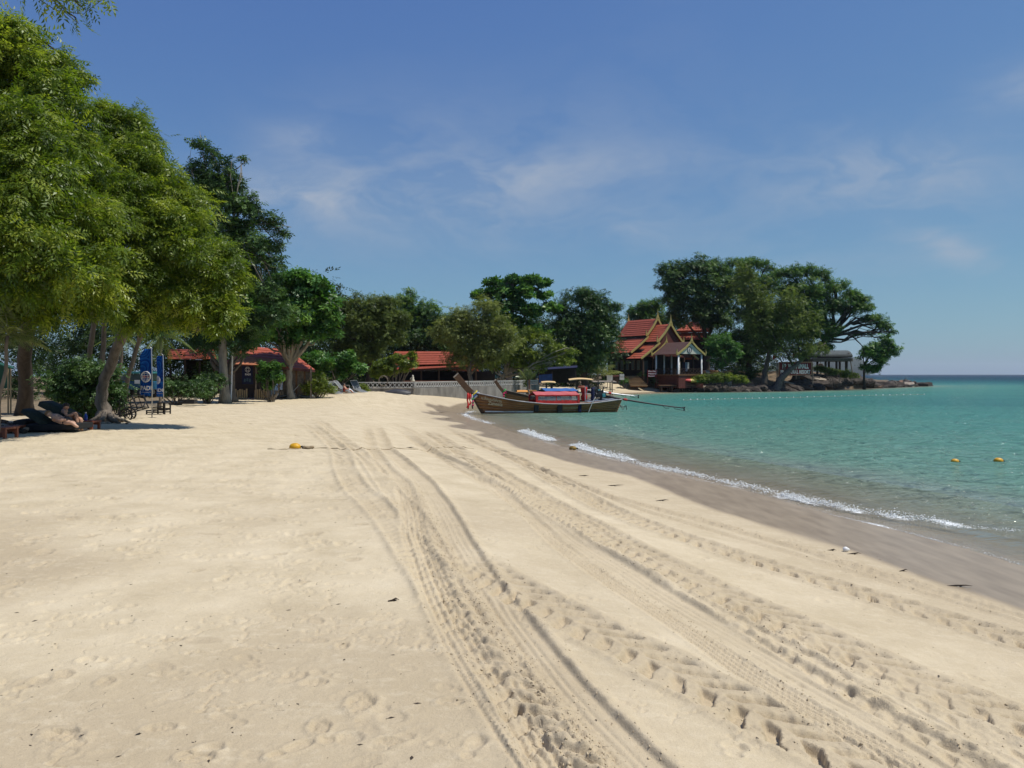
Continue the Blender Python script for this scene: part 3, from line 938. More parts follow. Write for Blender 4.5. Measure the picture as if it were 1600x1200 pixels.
def foliage(name, clumps, n, size, kind, matl, parent, r, droop=.3, up=.8, flat=.8, tintvar=.24, shell=.5):
    """clumps: rows of x, y, z, radius, tint"""
    tv, tf = TPL[kind]
    wgt = clumps[:, 3] ** 2
    ci = r.choice(len(clumps), n, p=wgt / wgt.sum())
    cc = clumps[ci]
    d = r.normal(size=(n, 3))
    d /= np.linalg.norm(d, axis=1)[:, None]
    rad = r.random(n) ** shell
    rad = rad * (1 + .5 * np.maximum(0, r.normal(size=n)) * (r.random(n) < .30))
    off = d * (rad * cc[:, 3])[:, None]
    off[:, 2] *= flat
    pos_ = cc[:, :3] + off
    nrm = .55 * d + np.array((0, 0, up)) + .55 * r.normal(size=(n, 3))
    nrm /= np.linalg.norm(nrm, axis=1)[:, None]
    ax = d * .8 + r.normal(size=(n, 3)) * .7 - np.array((0, 0, droop))
    ax -= nrm * (ax * nrm).sum(1)[:, None]
    ax /= np.linalg.norm(ax, axis=1)[:, None] + 1e-9
    bx = np.cross(nrm, ax)
    sz_ = size * (.6 + .75 * r.random(n))
    v = (pos_[:, None, :] + sz_[:, None, None] * (tv[None, :, 0, None] * ax[:, None, :] + tv[None, :, 1, None] * bx[:, None, :] + tv[None, :, 2, None] * nrm[:, None, :]))
    k = len(tv)
    f = (tf[None] + (np.arange(n) * k)[:, None, None]).reshape(-1, 3)
    tint = np.clip(cc[:, 4] + tintvar * r.normal(size=n), 0, 1)
    return fast_mesh(name, v.reshape(-1, 3), f, matl, parent, {'tint': np.repeat(tint, k)})


def subclumps(blobs, Y, r, per=9, fine=.34, flat=.8, depth=.8, hollow=.55):
    """blobs given in photo pixels at distance Y (px, py, radius px, [dY])"""
    out_ = []
    for b in blobs:
        px_, py_, rp = b[:3]
        dY = b[3] if len(b) > 3 else 0.0
        c0 = P(px_, py_, Y + dY)
        R = 1.10 * rp / F * (Y + dY)
        for i in range(per):
            d = r.normal(size=3)
            d /= np.linalg.norm(d)
            rr = R * (hollow + (1 - hollow) * r.random()) * .86
            q = np.array(c0) + d * rr * np.array((1, depth, flat))
            # outer clumps vary in tint at random; each blob's core clump is darker
            out_.append((*q, R * fine * 1.15 * (.65 + .7 * r.random()), .5 + .22 * r.normal()))
        out_.append((*c0, R * .6, .35))
    for i in range(len(blobs)):
        for j in range(i):
            a, b = blobs[i], blobs[j]
            dpx = math.hypot(a[0] - b[0], a[1] - b[1])
            if dpx < .95 * (a[2] + b[2]) and dpx > 4:
                for k in range(max(2, per // 5)):
                    f_ = .25 + .5 * r.random()
                    rp = (a[2] * (1 - f_) + b[2] * f_)
                    th = 2 * math.pi * r.random()
                    dY = (a[3] if len(a) > 3 else 0) * (1 - f_) + (b[3] if len(b) > 3 else 0) * f_
                    dd = (.35 + .6 * r.random()) * rp
                    q = P(a[0] * (1 - f_) + b[0] * f_ + dd * math.cos(th), a[1] * (1 - f_) + b[1] * f_ + dd * flat * math.sin(th), Y + dY - rp / F * Y * (.2 + .7 * r.random()) * depth)
                    out_.append((*q, rp / F * Y * fine * (.5 + 1.0 * r.random()), .5 + .25 * r.normal()))
    return np.array(out_)


def limb_path(a, b, r, bend=.12, n=6, sag=0.0):
    a, b = np.array(a), np.array(b)
    L = np.linalg.norm(b - a)
    o1 = r.normal(size=3) * L * bend
    pts = []
    for i in range(n):
        f_ = i / (n - 1)
        p = a * (1 - f_) + b * f_ + o1 * math.sin(math.pi * f_) + r.normal(size=3) * L * .02 * math.sin(math.pi * f_)
        p[2] += sag * L * math.sin(math.pi * f_)
        pts.append(p)
    return pts


BARK = mat('bark_grey', (.17, .14, .11), rough=.9, var=.5, scale=7, bump=.6, stretch=(1, 1, .25))
BARK_D = mat('bark_dark', (.055, .042, .032), rough=.9, var=.5, scale=7, bump=.6, stretch=(1, 1, .25))
BARK_P = mat('bark_pale', (.30, .265, .21), rough=.9, var=.45, scale=7, bump=.6, stretch=(1, 1, .25))
LF_FRESH = leafmat('leaf_fresh', (0.055, 0.094, 0.011), (0.138, 0.204, 0.022), (0.297, 0.341, 0.044), .48, .03)
LF_DARK = leafmat('leaf_dark', (0.024, 0.053, 0.018), (0.053, 0.108, 0.032), (0.116, 0.197, 0.055), .28,.03)
LF_ALMOND = leafmat('leaf_almond', (0.032, 0.087, 0.024), (0.069, 0.175, 0.040), (0.160, 0.291, 0.058), .34,.03)
LF_OLIVE = leafmat('leaf_olive', (.056, .080, .026), (.118, .160, .046), (.21, .255, .080), .44, .02)
LF_RAIN = leafmat('leaf_rain', (0.029, 0.074, 0.024), (0.071, 0.151, 0.040), (0.167, 0.260, 0.060), .44, .025)
LF_SAGE = leafmat('leaf_sage', (.085, .105, .036), (.175, .208, .068), (.29, .315, .105), .42, .02)
LF_LIME = leafmat('leaf_lime', (.055, .088, .016), (.13, .18, .030), (.27, .32, .05), .42, .025)
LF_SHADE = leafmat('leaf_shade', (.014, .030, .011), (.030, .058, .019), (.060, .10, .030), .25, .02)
LF_PALM = leafmat('leaf_palm', (.05, .075, .020), (.12, .155, .038), (.27, .29, .085), .3, .09)


def tree(name, label, Y, trunk, blobs, n, size, kind, leafm, seed, bark=None, limbs=(), per=9, fine=.34, flat=.8, depth=.8, up=.8, droop=.3,
         reach=.75, cat='tree', group=None, lr=.035, shell=.5, autolimb=True, base=None, hollow=.55, tw=2):
    """trunk: list of (px, py, radius m[, dY]) from the ground up"""
    r = np.random.default_rng(seed)
    tp = [P(a[0], a[1], Y + (a[3] if len(a) > 3 else 0)) for a in trunk]
    g = tp[0]
    g.z = gz(g.x, g.y) - .05 if base is None else base
    root = thing(name, label, cat, g, 0, group)
    T = Vector(g)
    bm_ = MB()
    # the trunk, with a flared foot and slight wobble
    path, rad = [], []
    for i in range(len(tp) - 1):
        for k in range(4):
            f_ = k / 4.0
            p = tp[i].lerp(tp[i + 1], f_)
            j = trunk[i][2] * .25 * (0 if (i == 0 and k == 0) else 1)
            path.append(p - T + Vector(r.normal(size=3) * j * .35))
            rad.append(trunk[i][2] * (1 - f_) + trunk[i + 1][2] * f_)
    path.append(tp[-1] - T)
    rad.append(trunk[-1][2])
    rad[0] *= 1.55
    if len(rad) > 1: rad[1] *= 1.12
    bm_.tube(path, rad, 9, jit=.16)
    bm_.build('trunk', bark or BARK, root, smooth=True)
    cl_ = subclumps(blobs, Y, r, per, fine, flat, depth, hollow)
    br = MB()
    for lp in limbs:
        pts = [P(a[0], a[1], Y + (a[3] if len(a) > 3 else 0)) - T for a in lp]
        rd = [a[2] for a in lp]
        pp, rr = [], []
        for i in range(len(pts) - 1):
            for k in range(3):
                f_ = k / 3.
                pp.append(pts[i].lerp(pts[i + 1], f_) + Vector(r.normal(size=3) * rd[i] * .35))
                rr.append(rd[i] * (1 - f_) + rd[i + 1] * f_)
        pp.append(pts[-1])
        rr.append(rd[-1])
        br.tube(pp, rr, 6, jit=.12)
    if autolimb:
        top = np.array(path[-1])
        R0 = trunk[-1][2]
        for b in blobs:
            c0 = np.array(P(b[0], b[1], Y + (b[3] if len(b) > 3 else 0)) - T)
            a0 = np.array(path[max(0, len(path) - 1 - int(r.integers(0, max(1, len(path) // 3))))])
            lp = limb_path(a0, a0 + (c0 - a0) * (.9 + .1 * reach), r, .10, 6, .05)
            L = np.linalg.norm(c0 - a0)
            ra = min(R0 * .75, .028 * L + .03)
            br.tube(lp, np.linspace(ra, ra * .35, 6), 5, jit=.15)
            # twigs reaching into the clumps of this blob
            near_ = cl_[np.argsort(((cl_[:, :3] - (c0 + np.array(T))) ** 2).sum(1))[:per]]
            for q in near_[::tw]:
                s0 = np.array(lp[int(r.integers(2, 6))])
                e = q[:3] - np.array(T)
                br.tube(limb_path(s0, s0 + (e - s0) * 1.05, r, .12, 4), np.linspace(ra * .4, ra * .1 + .004, 4), 4, cap=False)
    if br.v:
        br.build('branches', bark or BARK, root, smooth=True)
    cl_[:, :3] -= np.array(T)
    foliage('crown', cl_, int(n * 1.35), size * 1.12, kind, leafm, root, r, droop=droop, up=up, flat=flat, shell=shell)
    return root


G_L = 'trees along the left of the beach'
G_M = 'trees behind the beach wall'
G_H = 'trees on the rocky headland'
# -- the big feathery trees at the left edge
tree('feathery_tree', 'tall feathery light green tree filling the left edge', 21.0,
     [(38, 640, .26, 9), (40, 560, .24, 8), (48, 470, .22, 5), (60, 330, .18, 0)],
     [(20, 70, 55), (60, 120, 62, 1), (95, 190, 62), (25, 200, 70, -1.5), (60, 290, 72, -2), (10, 330, 70, -2.5), (120, 270, 62, 1), (130, 350, 60), (50, 400, 66, -3), (120, 430, 58, -1),
      (15, 455, 58, -2), (-60, 180, 90), (-70, 350, 100, -2), (-140, 260, 110), (70, 475, 42, -1), (-40, 60, 70), (150, 475, 36, 0), (100, 105, 40, 1)],
     22000, .355, 'spray', LF_FRESH, 101, BARK_D, per=16, fine=.27, flat=.75, droop=.55, up=.75, group=G_L)
tree('feathery_tree', 'feathery yellow-green tree on a grey leaning trunk beside the wheeled cart', 24.0,
     [(166, 656, .30, 1.5), (158, 628, .19, 1.5), (160, 600, .165, 1.3), (177, 560, .16, 1), (197, 510, .15, .5), (215, 455, .13, 0), (235, 380, .10, -.5)],
     [(190, 185, 42, 1), (215, 235, 52, 1), (175, 260, 55), (240, 290, 56), (200, 330, 60, -1), (285, 330, 46), (255, 380, 60, -1), (310, 390, 55), (200, 420, 58, -1.5), (345, 430, 38), (265, 450, 55, -1),
      (325, 465, 46, -.5), (350, 490, 28, -.5), (210, 480, 42, -1), (160, 440, 45, -1), (340, 505, 18, -.5), (275, 485, 35), (165, 180, 26, 1), (150, 305, 46, -1), (150, 375, 46, -2), (140, 240, 36, 0)],
     22000, .325, 'spray', LF_FRESH, 102, BARK, per=16, fine=.27, flat=.72, droop=.5, up=.8, group=G_L)
# twigs of the same kind hanging into the top of the picture
tree('feathery_tree', 'drooping leafy twigs hanging into the top left corner', 15.0,
     [(-330, 760, .24), (-300, 500, .2), (-220, 150, .14), (-60, -40, .07), (60, -30, .03)],
     [(100, -2, 16), (125, 8, 14), (118, 28, 8), (140, -8, 14), (165, -8, 9), (40, -60, 40), (-60, -70, 60), (-160, -20, 90), (-240, 60, 100)],
     1500, .30, 'spray', LF_FRESH, 103, BARK_D, per=8, fine=.4, flat=1., droop=.9, up=.3, base=.85)
# -- slim trunks behind the leaning one
def slim(label, Y, pts, seed, blobs, n):
    return tree('slim_tree', label, Y, pts, blobs, n, .30, 'twig', LF_DARK, seed, BARK, per=8, fine=.36, group=G_L)
slim('slim straight grey trunk just left of the leaning tree', 31.0, [(135, 632, .12), (138, 575, .105), (145, 520, .10), (150, 465, .08)], 111, [(150, 440, 40), (120, 455, 36), (175, 470, 30)], 1500)
slim('slim grey trunk forking low behind the leaning tree', 33.0, [(152, 628, .12), (160, 580, .11), (162, 530, .10), (166, 470, .08)], 112, [(170, 450, 40), (200, 470, 34), (150, 470, 30)], 1500)
slim('pale thin trunk slanting over the wheeled cart', 30.0, [(189, 624, .10), (200, 590, .085), (212, 550, .08), (222, 515, .06)], 113, [(230, 500, 30), (205, 490, 30), (255, 490, 26)], 1300)
# -- the tall dark tree behind
tree('broadleaf_tree', 'tall dark tree with bare twigs showing behind the feathery trees', 43.0,
     [(352, 622, .26), (348, 560, .22), (345, 480, .19), (345, 400, .13), (340, 330, .07)],
     [(310, 222, 15), (330, 240, 18), (350, 262, 22), (378, 246, 9), (365, 285, 22), (335, 300, 30), (392, 315, 20), (300, 262, 22), (330, 290, 32), (365, 310, 30), (400, 335, 26), (430, 345, 16), (350, 350, 42), (395, 385, 40), (440, 360, 14), (430, 410, 26), (375, 430, 48), (330, 420, 45),
      (415, 455, 34), (345, 480, 42), (390, 500, 40), (300, 300, 30), (300, 400, 45), (440, 485, 24), (325, 530, 34), (380, 535, 26)],
     10500, .30, 'twig', LF_DARK, 120, BARK_P, limbs=[[(342, 400, .14), (372, 360, .09), (405, 345, .05), (455, 355, .02)], [(340, 330, .06), (358, 272, .035), (390, 248, .012)], [(338, 320, .05), (322, 262, .03), (312, 205, .010)],
            [(400, 345, .05), (430, 375, .025), (446, 390, .01)], [(345, 450, .12), (400, 410, .06), (440, 405, .02)], [(365, 365, .05), (380, 300, .03), (376, 262, .01)]], per=10, fine=.24, flat=.7, group=G_L)
tree('broadleaf_tree', 'low forked tree beside the white flag poles', 45.0,
     [(366, 628, .18), (360, 592, .15), (354, 582, .14)],
     [(320, 505, 30), (370, 500, 34), (400, 512, 24), (345, 525, 16), (420, 500, 24), (385, 525, 14)],
     4300, .28, 'twig', LF_ALMOND, 121, BARK, limbs=[[(350, 585, .12), (334, 572, .10), (326, 550, .07), (318, 520, .04)], [(350, 586, .10), (358, 565, .07), (372, 540, .05)]], group=G_L)
tree('sea_almond_tree', 'glossy green tree with a Y-shaped trunk before the red-roofed hut', 49.0,
     [(455, 624, .24), (452, 600, .19), (452, 580, .18), (455, 568, .16)],
     [(470, 440, 30), (500, 460, 30), (450, 470, 34), (485, 485, 34), (515, 490, 22), (440, 440, 16), (425, 500, 36), (470, 510, 32), (505, 520, 20), (410, 470, 24), (400, 525, 26), (448, 535, 16)],
     3300, .36, 'rosette', LF_ALMOND, 122, BARK_P, limbs=[[(453, 572, .12), (447, 550, .10), (440, 528, .08), (430, 505, .05)], [(455, 570, .12), (466, 545, .09), (477, 520, .07), (490, 500, .04)], [(474, 524, .05), (500, 520, .03), (515, 508, .015)]], per=9, fine=.34, flat=.6, group=G_L)
# -- trees behind the wall
tree('tamarind_tree', 'round dark feathery tree left of the long red roof', 71.0,
     [(575, 612, .35), (577, 585, .28), (580, 555, .24), (584, 520, .18)],
     [(560, 490, 34), (590, 478, 26), (545, 520, 34), (615, 498, 26), (590, 512, 36), (568, 545, 32), (612, 528, 18), (535, 480, 22), (605, 470, 18), (530, 545, 24), (590, 550, 16), (600, 470, 16), (528, 470, 16), (515, 500, 18), (560, 468, 16)],
     12500, .29, 'twig', LF_OLIVE, 131, BARK_D, per=9, fine=.33, droop=.7, group=G_M)
tree('broadleaf_tree', 'dark leafy tree rising behind the long red roof', 97.0,
     [(655, 600, .35), (655, 560, .28), (652, 520, .2)],
     [(635, 475, 22), (660, 485, 24), (620, 490, 24), (675, 500, 18), (645, 505, 34), (680, 525, 24), (615, 520, 26), (700, 510, 18), (640, 535, 34), (690, 545, 28), (640, 462, 14), (675, 482, 14), (700, 500, 16), (715, 520, 18), (600, 480, 16)],
     6800, .46, 'twig', LF_RAIN, 132, BARK_D, per=8, fine=.34, group=G_M)
tree('tamarind_tree', 'wide olive feathery tree in front of the red roof end', 73.0,
     [(737, 604, .26), (735, 592, .2), (733, 578, .18), (738, 560, .15)],
     [(720, 500, 30), (755, 495, 34), (780, 510, 28), (700, 525, 28), (735, 530, 42), (770, 540, 34), (715, 555, 26), (745, 560, 26), (690, 510, 20), (800, 530, 22), (760, 478, 20)],
     15500, .25, 'twig', LF_SAGE, 133, BARK, limbs=[[(736, 590, .12), (725, 570, .08), (712, 550, .04)], [(736, 585, .12), (752, 568, .08), (770, 552, .04)]], per=10, fine=.3, droop=.75, group=G_M)
tree('sea_almond_tree', 'tall tree with flat spreading tiers against the sky', 92.0,
     [(795, 600, .4), (797, 560, .34), (800, 500, .25), (802, 440, .15)],
     [(770, 441, 16), (755, 460, 18), (800, 437, 18), (830, 436, 17), (850, 442, 12), (780, 458, 22), (815, 455, 24), (845, 462, 16), (800, 475, 26), (770, 480, 20), (835, 485, 26), (860, 480, 14), (745, 463, 9), (790, 500, 30), (830, 515, 28)],
     2600, .55, 'rosette', LF_ALMOND, 134, BARK, per=8, fine=.26, flat=.28, group=G_M)
tree('spreading_tree', 'low light green tree with grey drooping limbs by the wall', 78.0,
     [(785, 607, .26), (783, 596, .22), (788, 584, .18)],
     [(800, 545, 28), (830, 550, 26), (860, 545, 22), (880, 560, 16), (845, 570, 16), (815, 572, 16), (790, 560, 20), (820, 525, 22), (850, 525, 18), (770, 570, 14), (890, 548, 10)],
     4600, .32, 'twig', LF_LIME, 135, BARK_P,
     limbs=[[(787, 590, .13), (806, 573, .09), (835, 562, .06), (868, 550, .03), (890, 545, .015)], [(787, 588, .12), (815, 562, .07), (845, 545, .05), (870, 530, .02)], [(786, 588, .1), (775, 575, .06), (760, 570, .03)],
            [(835, 562, .05), (860, 565, .035), (885, 570, .015)], [(784, 592, .1), (795, 580, .08), (800, 560, .05)]], per=8, fine=.32, flat=.6, group=G_M)
tree('broadleaf_tree', 'large dark green tree left of the red Thai roof', 95.0,
     [(915, 604, .45), (912, 570, .36), (914, 530, .28), (916, 490, .2)],
     [(905, 465, 24), (930, 470, 24), (890, 490, 28), (950, 480, 18), (920, 500, 34), (880, 520, 26), (940, 515, 28), (905, 540, 34), (875, 550, 22), (935, 550, 26), (960, 500, 12), (965, 478, 9), (915, 570, 22), (868, 480, 14)],
     8800, .45, 'twig', LF_DARK, 136, BARK_D, per=9, fine=.33, group=G_M)
tree('broadleaf_tree', 'small round dark tree peeping up behind the red Thai roof', 132.0,
     [(1010, 600, .4), (1010, 540, .3), (1008, 510, .2)],
     [(1005, 482, 18), (990, 490, 14), (1025, 480, 16), (1010, 500, 24), (980, 520, 18), (1035, 505, 20)],
     2600, .6, 'twig', LF_RAIN, 137, BARK_D, per=8, group=G_M)
# -- headland trees
tree('rain_tree', 'very dark domed tree right behind the Thai house', 121.0,
     [(1105, 592, .55), (1104, 560, .42), (1103, 530, .36), (1098, 500, .3), (1090, 460, .22)],
     [(1060, 420, 26), (1090, 412, 26), (1120, 415, 24), (1045, 445, 20), (1075, 445, 34), (1110, 445, 34), (1050, 470, 24), (1085, 478, 32), (1120, 475, 30), (1060, 495, 20), (1100, 500, 26), (1135, 440, 20), (1130, 500, 22), (1040, 425, 12)],
     10500, .55, 'twig', LF_DARK, 141, BARK_D, limbs=[[(1103, 535, .3), (1085, 518, .2), (1072, 505, .1)], [(1103, 530, .28), (1118, 505, .2), (1122, 480, .1)]], per=9, fine=.33, flat=.6, group=G_H)
tree('rain_tree', 'dark green tree between the two biggest headland crowns', 126.0,
     [(1170, 590, .45), (1170, 550, .36), (1168, 500, .28), (1168, 450, .2)],
     [(1150, 412, 18), (1175, 408, 18), (1200, 415, 17), (1165, 430, 28), (1195, 440, 28), (1150, 450, 26), (1180, 470, 34), (1150, 490, 26), (1205, 490, 28), (1170, 520, 30), (1140, 530, 24), (1200, 540, 24), (1165, 555, 22)],
     7600, .55, 'twig', LF_RAIN, 142, BARK_D, per=9, fine=.33, flat=.6, group=G_H)
tree('rain_tree', 'widest spreading tree reaching out over the sea', 120.0,
     [(1240, 594, .6, 2), (1250, 572, .5, 2), (1268, 550, .45, 1), (1290, 533, .38, 0), (1302, 524, .3, 0)],
     [(1225, 425, 20), (1255, 422, 22), (1285, 430, 22), (1235, 452, 30), (1270, 455, 32), (1306, 447, 22), (1330, 462, 19), (1350, 478, 16), (1298, 474, 28), (1260, 485, 32), (1326, 484, 16), (1368, 496, 14), (1385, 510, 11), (1352, 500, 12),
      (1285, 505, 26), (1230, 485, 30), (1300, 517, 14), (1395, 518, 7), (1262, 520, 24), (1240, 515, 26), (1345, 468, 15), (1290, 540, 14), (1270, 540, 16), (1376, 506, 11), (1335, 520, 8), (1360, 520, 7)],
     15500, .46, 'twig', LF_RAIN, 143, BARK_D,
     limbs=[[(1300, 526, .30), (1312, 514, .22), (1328, 506, .16), (1345, 506, .12), (1362, 514, .08), (1388, 518, .03)], [(1308, 516, .18), (1318, 500, .13), (1326, 488, .09), (1340, 482, .05)], [(1318, 500, .12), (1335, 490, .08), (1350, 486, .04)],
            [(1340, 505, .1), (1348, 494, .06), (1365, 492, .03)], [(1302, 525, .20), (1322, 522, .14), (1336, 529, .11), (1347, 540, .07), (1352, 556, .03)], [(1336, 529, .1), (1352, 524, .06), (1368, 512, .03)]],
     per=9, fine=.33, flat=.5, group=G_H, hollow=.4)
tree('spreading_tree', 'small leafy tree dangling its leaves at the headland tip', 126.0,
     [(1350, 591, .22), (1350, 580, .15), (1352, 565, .12)],
     [(1372, 540, 18), (1390, 545, 14), (1358, 555, 16), (1376, 562, 17), (1355, 575, 13), (1368, 578, 11), (1398, 552, 8), (1382, 530, 12), (1352, 545, 9)],
     1500, .36, 'rosette', LF_ALMOND, 144, BARK_D, per=8, fine=.36, flat=.7, group=G_H)
tree('gnarled_tree', 'gnarled thin-leaved tree leaning over the rocks before the red sign', 113.5,
     [(1213, 604, .62), (1219, 593, .5), (1228, 584, .44), (1238, 575, .34), (1248, 568, .26)],
     [(1160, 445, 26), (1185, 455, 30), (1210, 470, 32), (1170, 490, 28), (1235, 480, 26), (1200, 510, 32), (1240, 510, 30), (1265, 500, 22), (1225, 540, 28), (1260, 535, 24), (1185, 535, 22), (1280, 545, 14), (1250, 555, 16), (1160, 425, 16)],
     8200, .40, 'twig', LF_OLIVE, 145, BARK,
     limbs=[[(1246, 569, .24), (1262, 556, .18), (1275, 545, .13), (1290, 536, .06)], [(1240, 573, .2), (1232, 555, .14), (1215, 535, .09), (1200, 510, .04)], [(1250, 566, .18), (1248, 545, .12), (1245, 520, .07), (1250, 490, .03)],
            [(1262, 556, .12), (1280, 556, .07), (1295, 552, .03)], [(1232, 555, .1), (1240, 535, .06), (1232, 510, .03)], [(1275, 545, .09), (1282, 530, .05), (1280, 515, .02)], [(1228, 583, .14), (1222, 565, .09), (1208, 552, .05), (1196, 545, .02)]],
     per=9, fine=.3, group=G_H, autolimb=False)
tree('broadleaf_tree', 'bright small tree beside the entrance porch', 110.0,
     [(1128, 601, .18), (1130, 585, .13), (1127, 565, .1)],
     [(1110, 535, 16), (1130, 530, 16), (1145, 540, 16), (1120, 550, 16), (1138, 558, 14), (1105, 550, 10), (1150, 552, 10), (1125, 570, 9)],
     2600, .42, 'twig', LF_ALMOND, 146, BARK, per=8, flat=.6, group=G_H)
tree('slim_tree', 'straight grey trunk left of the red sign', 117.0,
     [(1193, 594, .5), (1197, 575, .36), (1204, 545, .3), (1208, 510, .2)],
     [(1195, 520, 24), (1220, 515, 22), (1180, 510, 22)], 1400, .5, 'twig', LF_RAIN, 147, BARK, per=8, group=G_H)


# -- bushes
def bush(label, Y, blobs, n, size, kind, lm_, seed, name='shrub', group=None, flat=.8, up=.8, stems=True, per=8):
    r = np.random.default_rng(seed)
    cxp = sum(b[0] for b in blobs) / len(blobs)
    g = P(cxp, 600, Y)
    g.z = gz(g.x, g.y) - .02
    root = thing(name, label, 'shrub', g, 0, group)
    cl_ = subclumps(blobs, Y, r, per, .4, flat, .9)
    T = np.array(g)
    cl_[:, 2] = np.maximum(cl_[:, 2], T[2] + .1)
    cl_[:, :3] -= T
    st = MB()
    for q in cl_[::3]:
        st.tube(limb_path((r.normal() * .1, r.normal() * .1, 0), q[:3], r, .1, 4), np.linspace(.03, .008, 4), 4, cap=False)
    st.build('stems', BARK, root)
    foliage('foliage', cl_, n, size, kind, lm_, root, r, flat=flat, up=up)
    return root


bush('dark bush at the foot of the leaning tree', 27.5, [(120, 600, 34), (150, 585, 30), (110, 625, 26), (145, 620, 30), (175, 605, 26), (90, 600, 24), (135, 640, 20), (185, 625, 14), (110, 575, 22)], 6500, .20, 'twig', LF_DARK, 201)
bush('trimmed green hedge behind the blue flags', 40.0, [(250, 606, 16), (275, 605, 16), (300, 606, 16), (325, 606, 14), (230, 604, 14)], 2600, .18, 'twig', LF_DARK, 202, 'hedge')
bush('spiky undergrowth left of the forked tree', 42.0, [(318, 598, 16), (330, 612, 12), (310, 612, 12), (338, 590, 12)], 1500, .2, 'twig', LF_DARK, 203)
bush('round bright green shrub right of the red-roofed hut', 49.5, [(500, 600, 15), (490, 608, 12), (512, 608, 11), (498, 590, 12), (482, 604, 10)], 3000, .17, 'twig', LF_LIME, 204)
bush('sprawling glossy bush over the deck chairs', 55.0, [(490, 560, 20), (515, 565, 20), (540, 570, 18), (560, 578, 12), (500, 580, 16), (530, 585, 12), (475, 575, 12), (545, 556, 12)], 1900, .30, 'rosette', LF_ALMOND, 205, flat=.55)
bush('reddish green bush hanging before the long red roof', 66.0, [(600, 570, 16), (620, 562, 14), (640, 568, 12), (590, 582, 12), (610, 580, 12), (645, 556, 9), (630, 578, 9)], 1500, .28, 'rosette', LF_LIME, 206, flat=.5)
bush('young green bush growing before the hut wall', 46.0, [(418, 575, 12), (428, 585, 12), (410, 590, 9), (432, 570, 8), (420, 600, 10), (437, 592, 7)], 700, .20, 'rosette', LF_ALMOND, 207)
bush('small bush near the lattice fence left end', 58.0, [(566, 603, 8), (572, 607, 6), (560, 607, 6)], 500, .15, 'twig', LF_LIME, 208)
bush('yellow-green shrub on the rocks below the porch', 107.0, [(1095, 592, 10), (1110, 590, 11), (1125, 590, 10), (1138, 591, 9), (1085, 594, 7), (1150, 591, 9), (1161, 593, 7)], 5200, .28, 'twig', LF_LIME, 209, flat=.7)
bush('leafy bush beside the wooden steps', 109.5, [(1012, 590, 8), (1022, 592, 8), (1035, 593, 8), (1005, 584, 6), (1040, 588, 7)], 1500, .28, 'twig', LF_DARK, 210)
bush('low green bush left of the wooden steps', 108.0, [(978, 594, 5), (973, 597, 5)], 500, .22, 'twig', LF_ALMOND, 211)
bush('grassy mound beside the sea pavilion', 122.0, [(1290, 578, 9), (1305, 580, 9), (1320, 583, 8), (1335, 587, 7), (1278, 576, 7)], 2600, .35, 'blade', LF_OLIVE, 212, 'ground_shrub', flat=.5)
bush('dark shrub between the sign and the house', 119.0, [(1145, 585, 12), (1165, 584, 12), (1180, 583, 10)], 1600, .35, 'twig', LF_DARK, 213)

# -- the wood behind everything: no single tree can be told apart in it
def thicket(name, label, spans, size, lm_, seed, kind='twig'):
    r = np.random.default_rng(seed)
    cs, n = [], 0
    for (pa, pb, top, bot, Y, cnt) in spans:
        k = max(6, int((pb - pa) / 9))
        for i in range(k * 4):
            px_ = pa + (pb - pa) * r.random()
            py_ = top + (bot - top) * r.random()
            yy = Y * (1 + .12 * r.random())
            q = P(px_, py_, yy)
            cs.append((*q, (.55 + .6 * r.random()) * Y / 45., .35 + .2 * r.normal()))
        n += int(cnt * 1.35)
    return tag(foliage(name, np.array(cs), n, size, kind, lm_, None, r, up=.6), label, 'undergrowth', kind='stuff')


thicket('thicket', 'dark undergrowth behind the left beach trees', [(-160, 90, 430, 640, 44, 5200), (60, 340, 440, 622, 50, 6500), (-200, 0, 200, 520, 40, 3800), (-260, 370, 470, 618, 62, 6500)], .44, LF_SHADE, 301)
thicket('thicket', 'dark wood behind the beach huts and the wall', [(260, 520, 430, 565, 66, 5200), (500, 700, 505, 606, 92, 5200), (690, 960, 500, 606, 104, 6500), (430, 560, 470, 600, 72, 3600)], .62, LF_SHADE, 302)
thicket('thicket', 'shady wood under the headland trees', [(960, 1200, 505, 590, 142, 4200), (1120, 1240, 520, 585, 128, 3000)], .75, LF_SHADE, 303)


# -- palms
def frond(mb, base, tip, width, r, nleaf=16, sag=.25):
    base, tip = np.array(base), np.array(tip)
    L = np.linalg.norm(tip - base)
    ax = (tip - base) / L
    side = np.cross(ax, (0, 0, 1))
    side /= np.linalg.norm(side) + 1e-9
    for i in range(nleaf):
        f_ = .12 + .88 * i / (nleaf - 1)
        o = base + ax * L * f_ + np.array((0, 0, sag * L * (f_ - f_ * f_) * 1.6))
        ln = width * (1 - .55 * abs(f_ - .45) * 1.6) * (.9 + .2 * r.random())
        for sg in (1, -1):
            d = side * sg * .85 + ax * .55 + np.array((0, 0, -.45 - .2 * r.random()))
            d /= np.linalg.norm(d)
            wv = np.cross(d, ax)
            wv /= np.linalg.norm(wv) + 1e-9
            wv = wv * .3 + ax * .9
            hw = .028 * L / 1.4
            mb.add([o - ax * hw, o + d * ln * .5 - ax * hw * .8, o + d * ln + np.array((0, 0, -.1 * ln)), o + d * ln * .5 + ax * hw * .8, o + ax * hw][:4] if False else
                   [o - ax * hw * .5, o + d * ln * .5 - ax * hw, o + d * ln + np.array((0, 0, -.1 * ln)), o + d * ln * .5 + ax * hw], [(0, 1, 2, 3)])


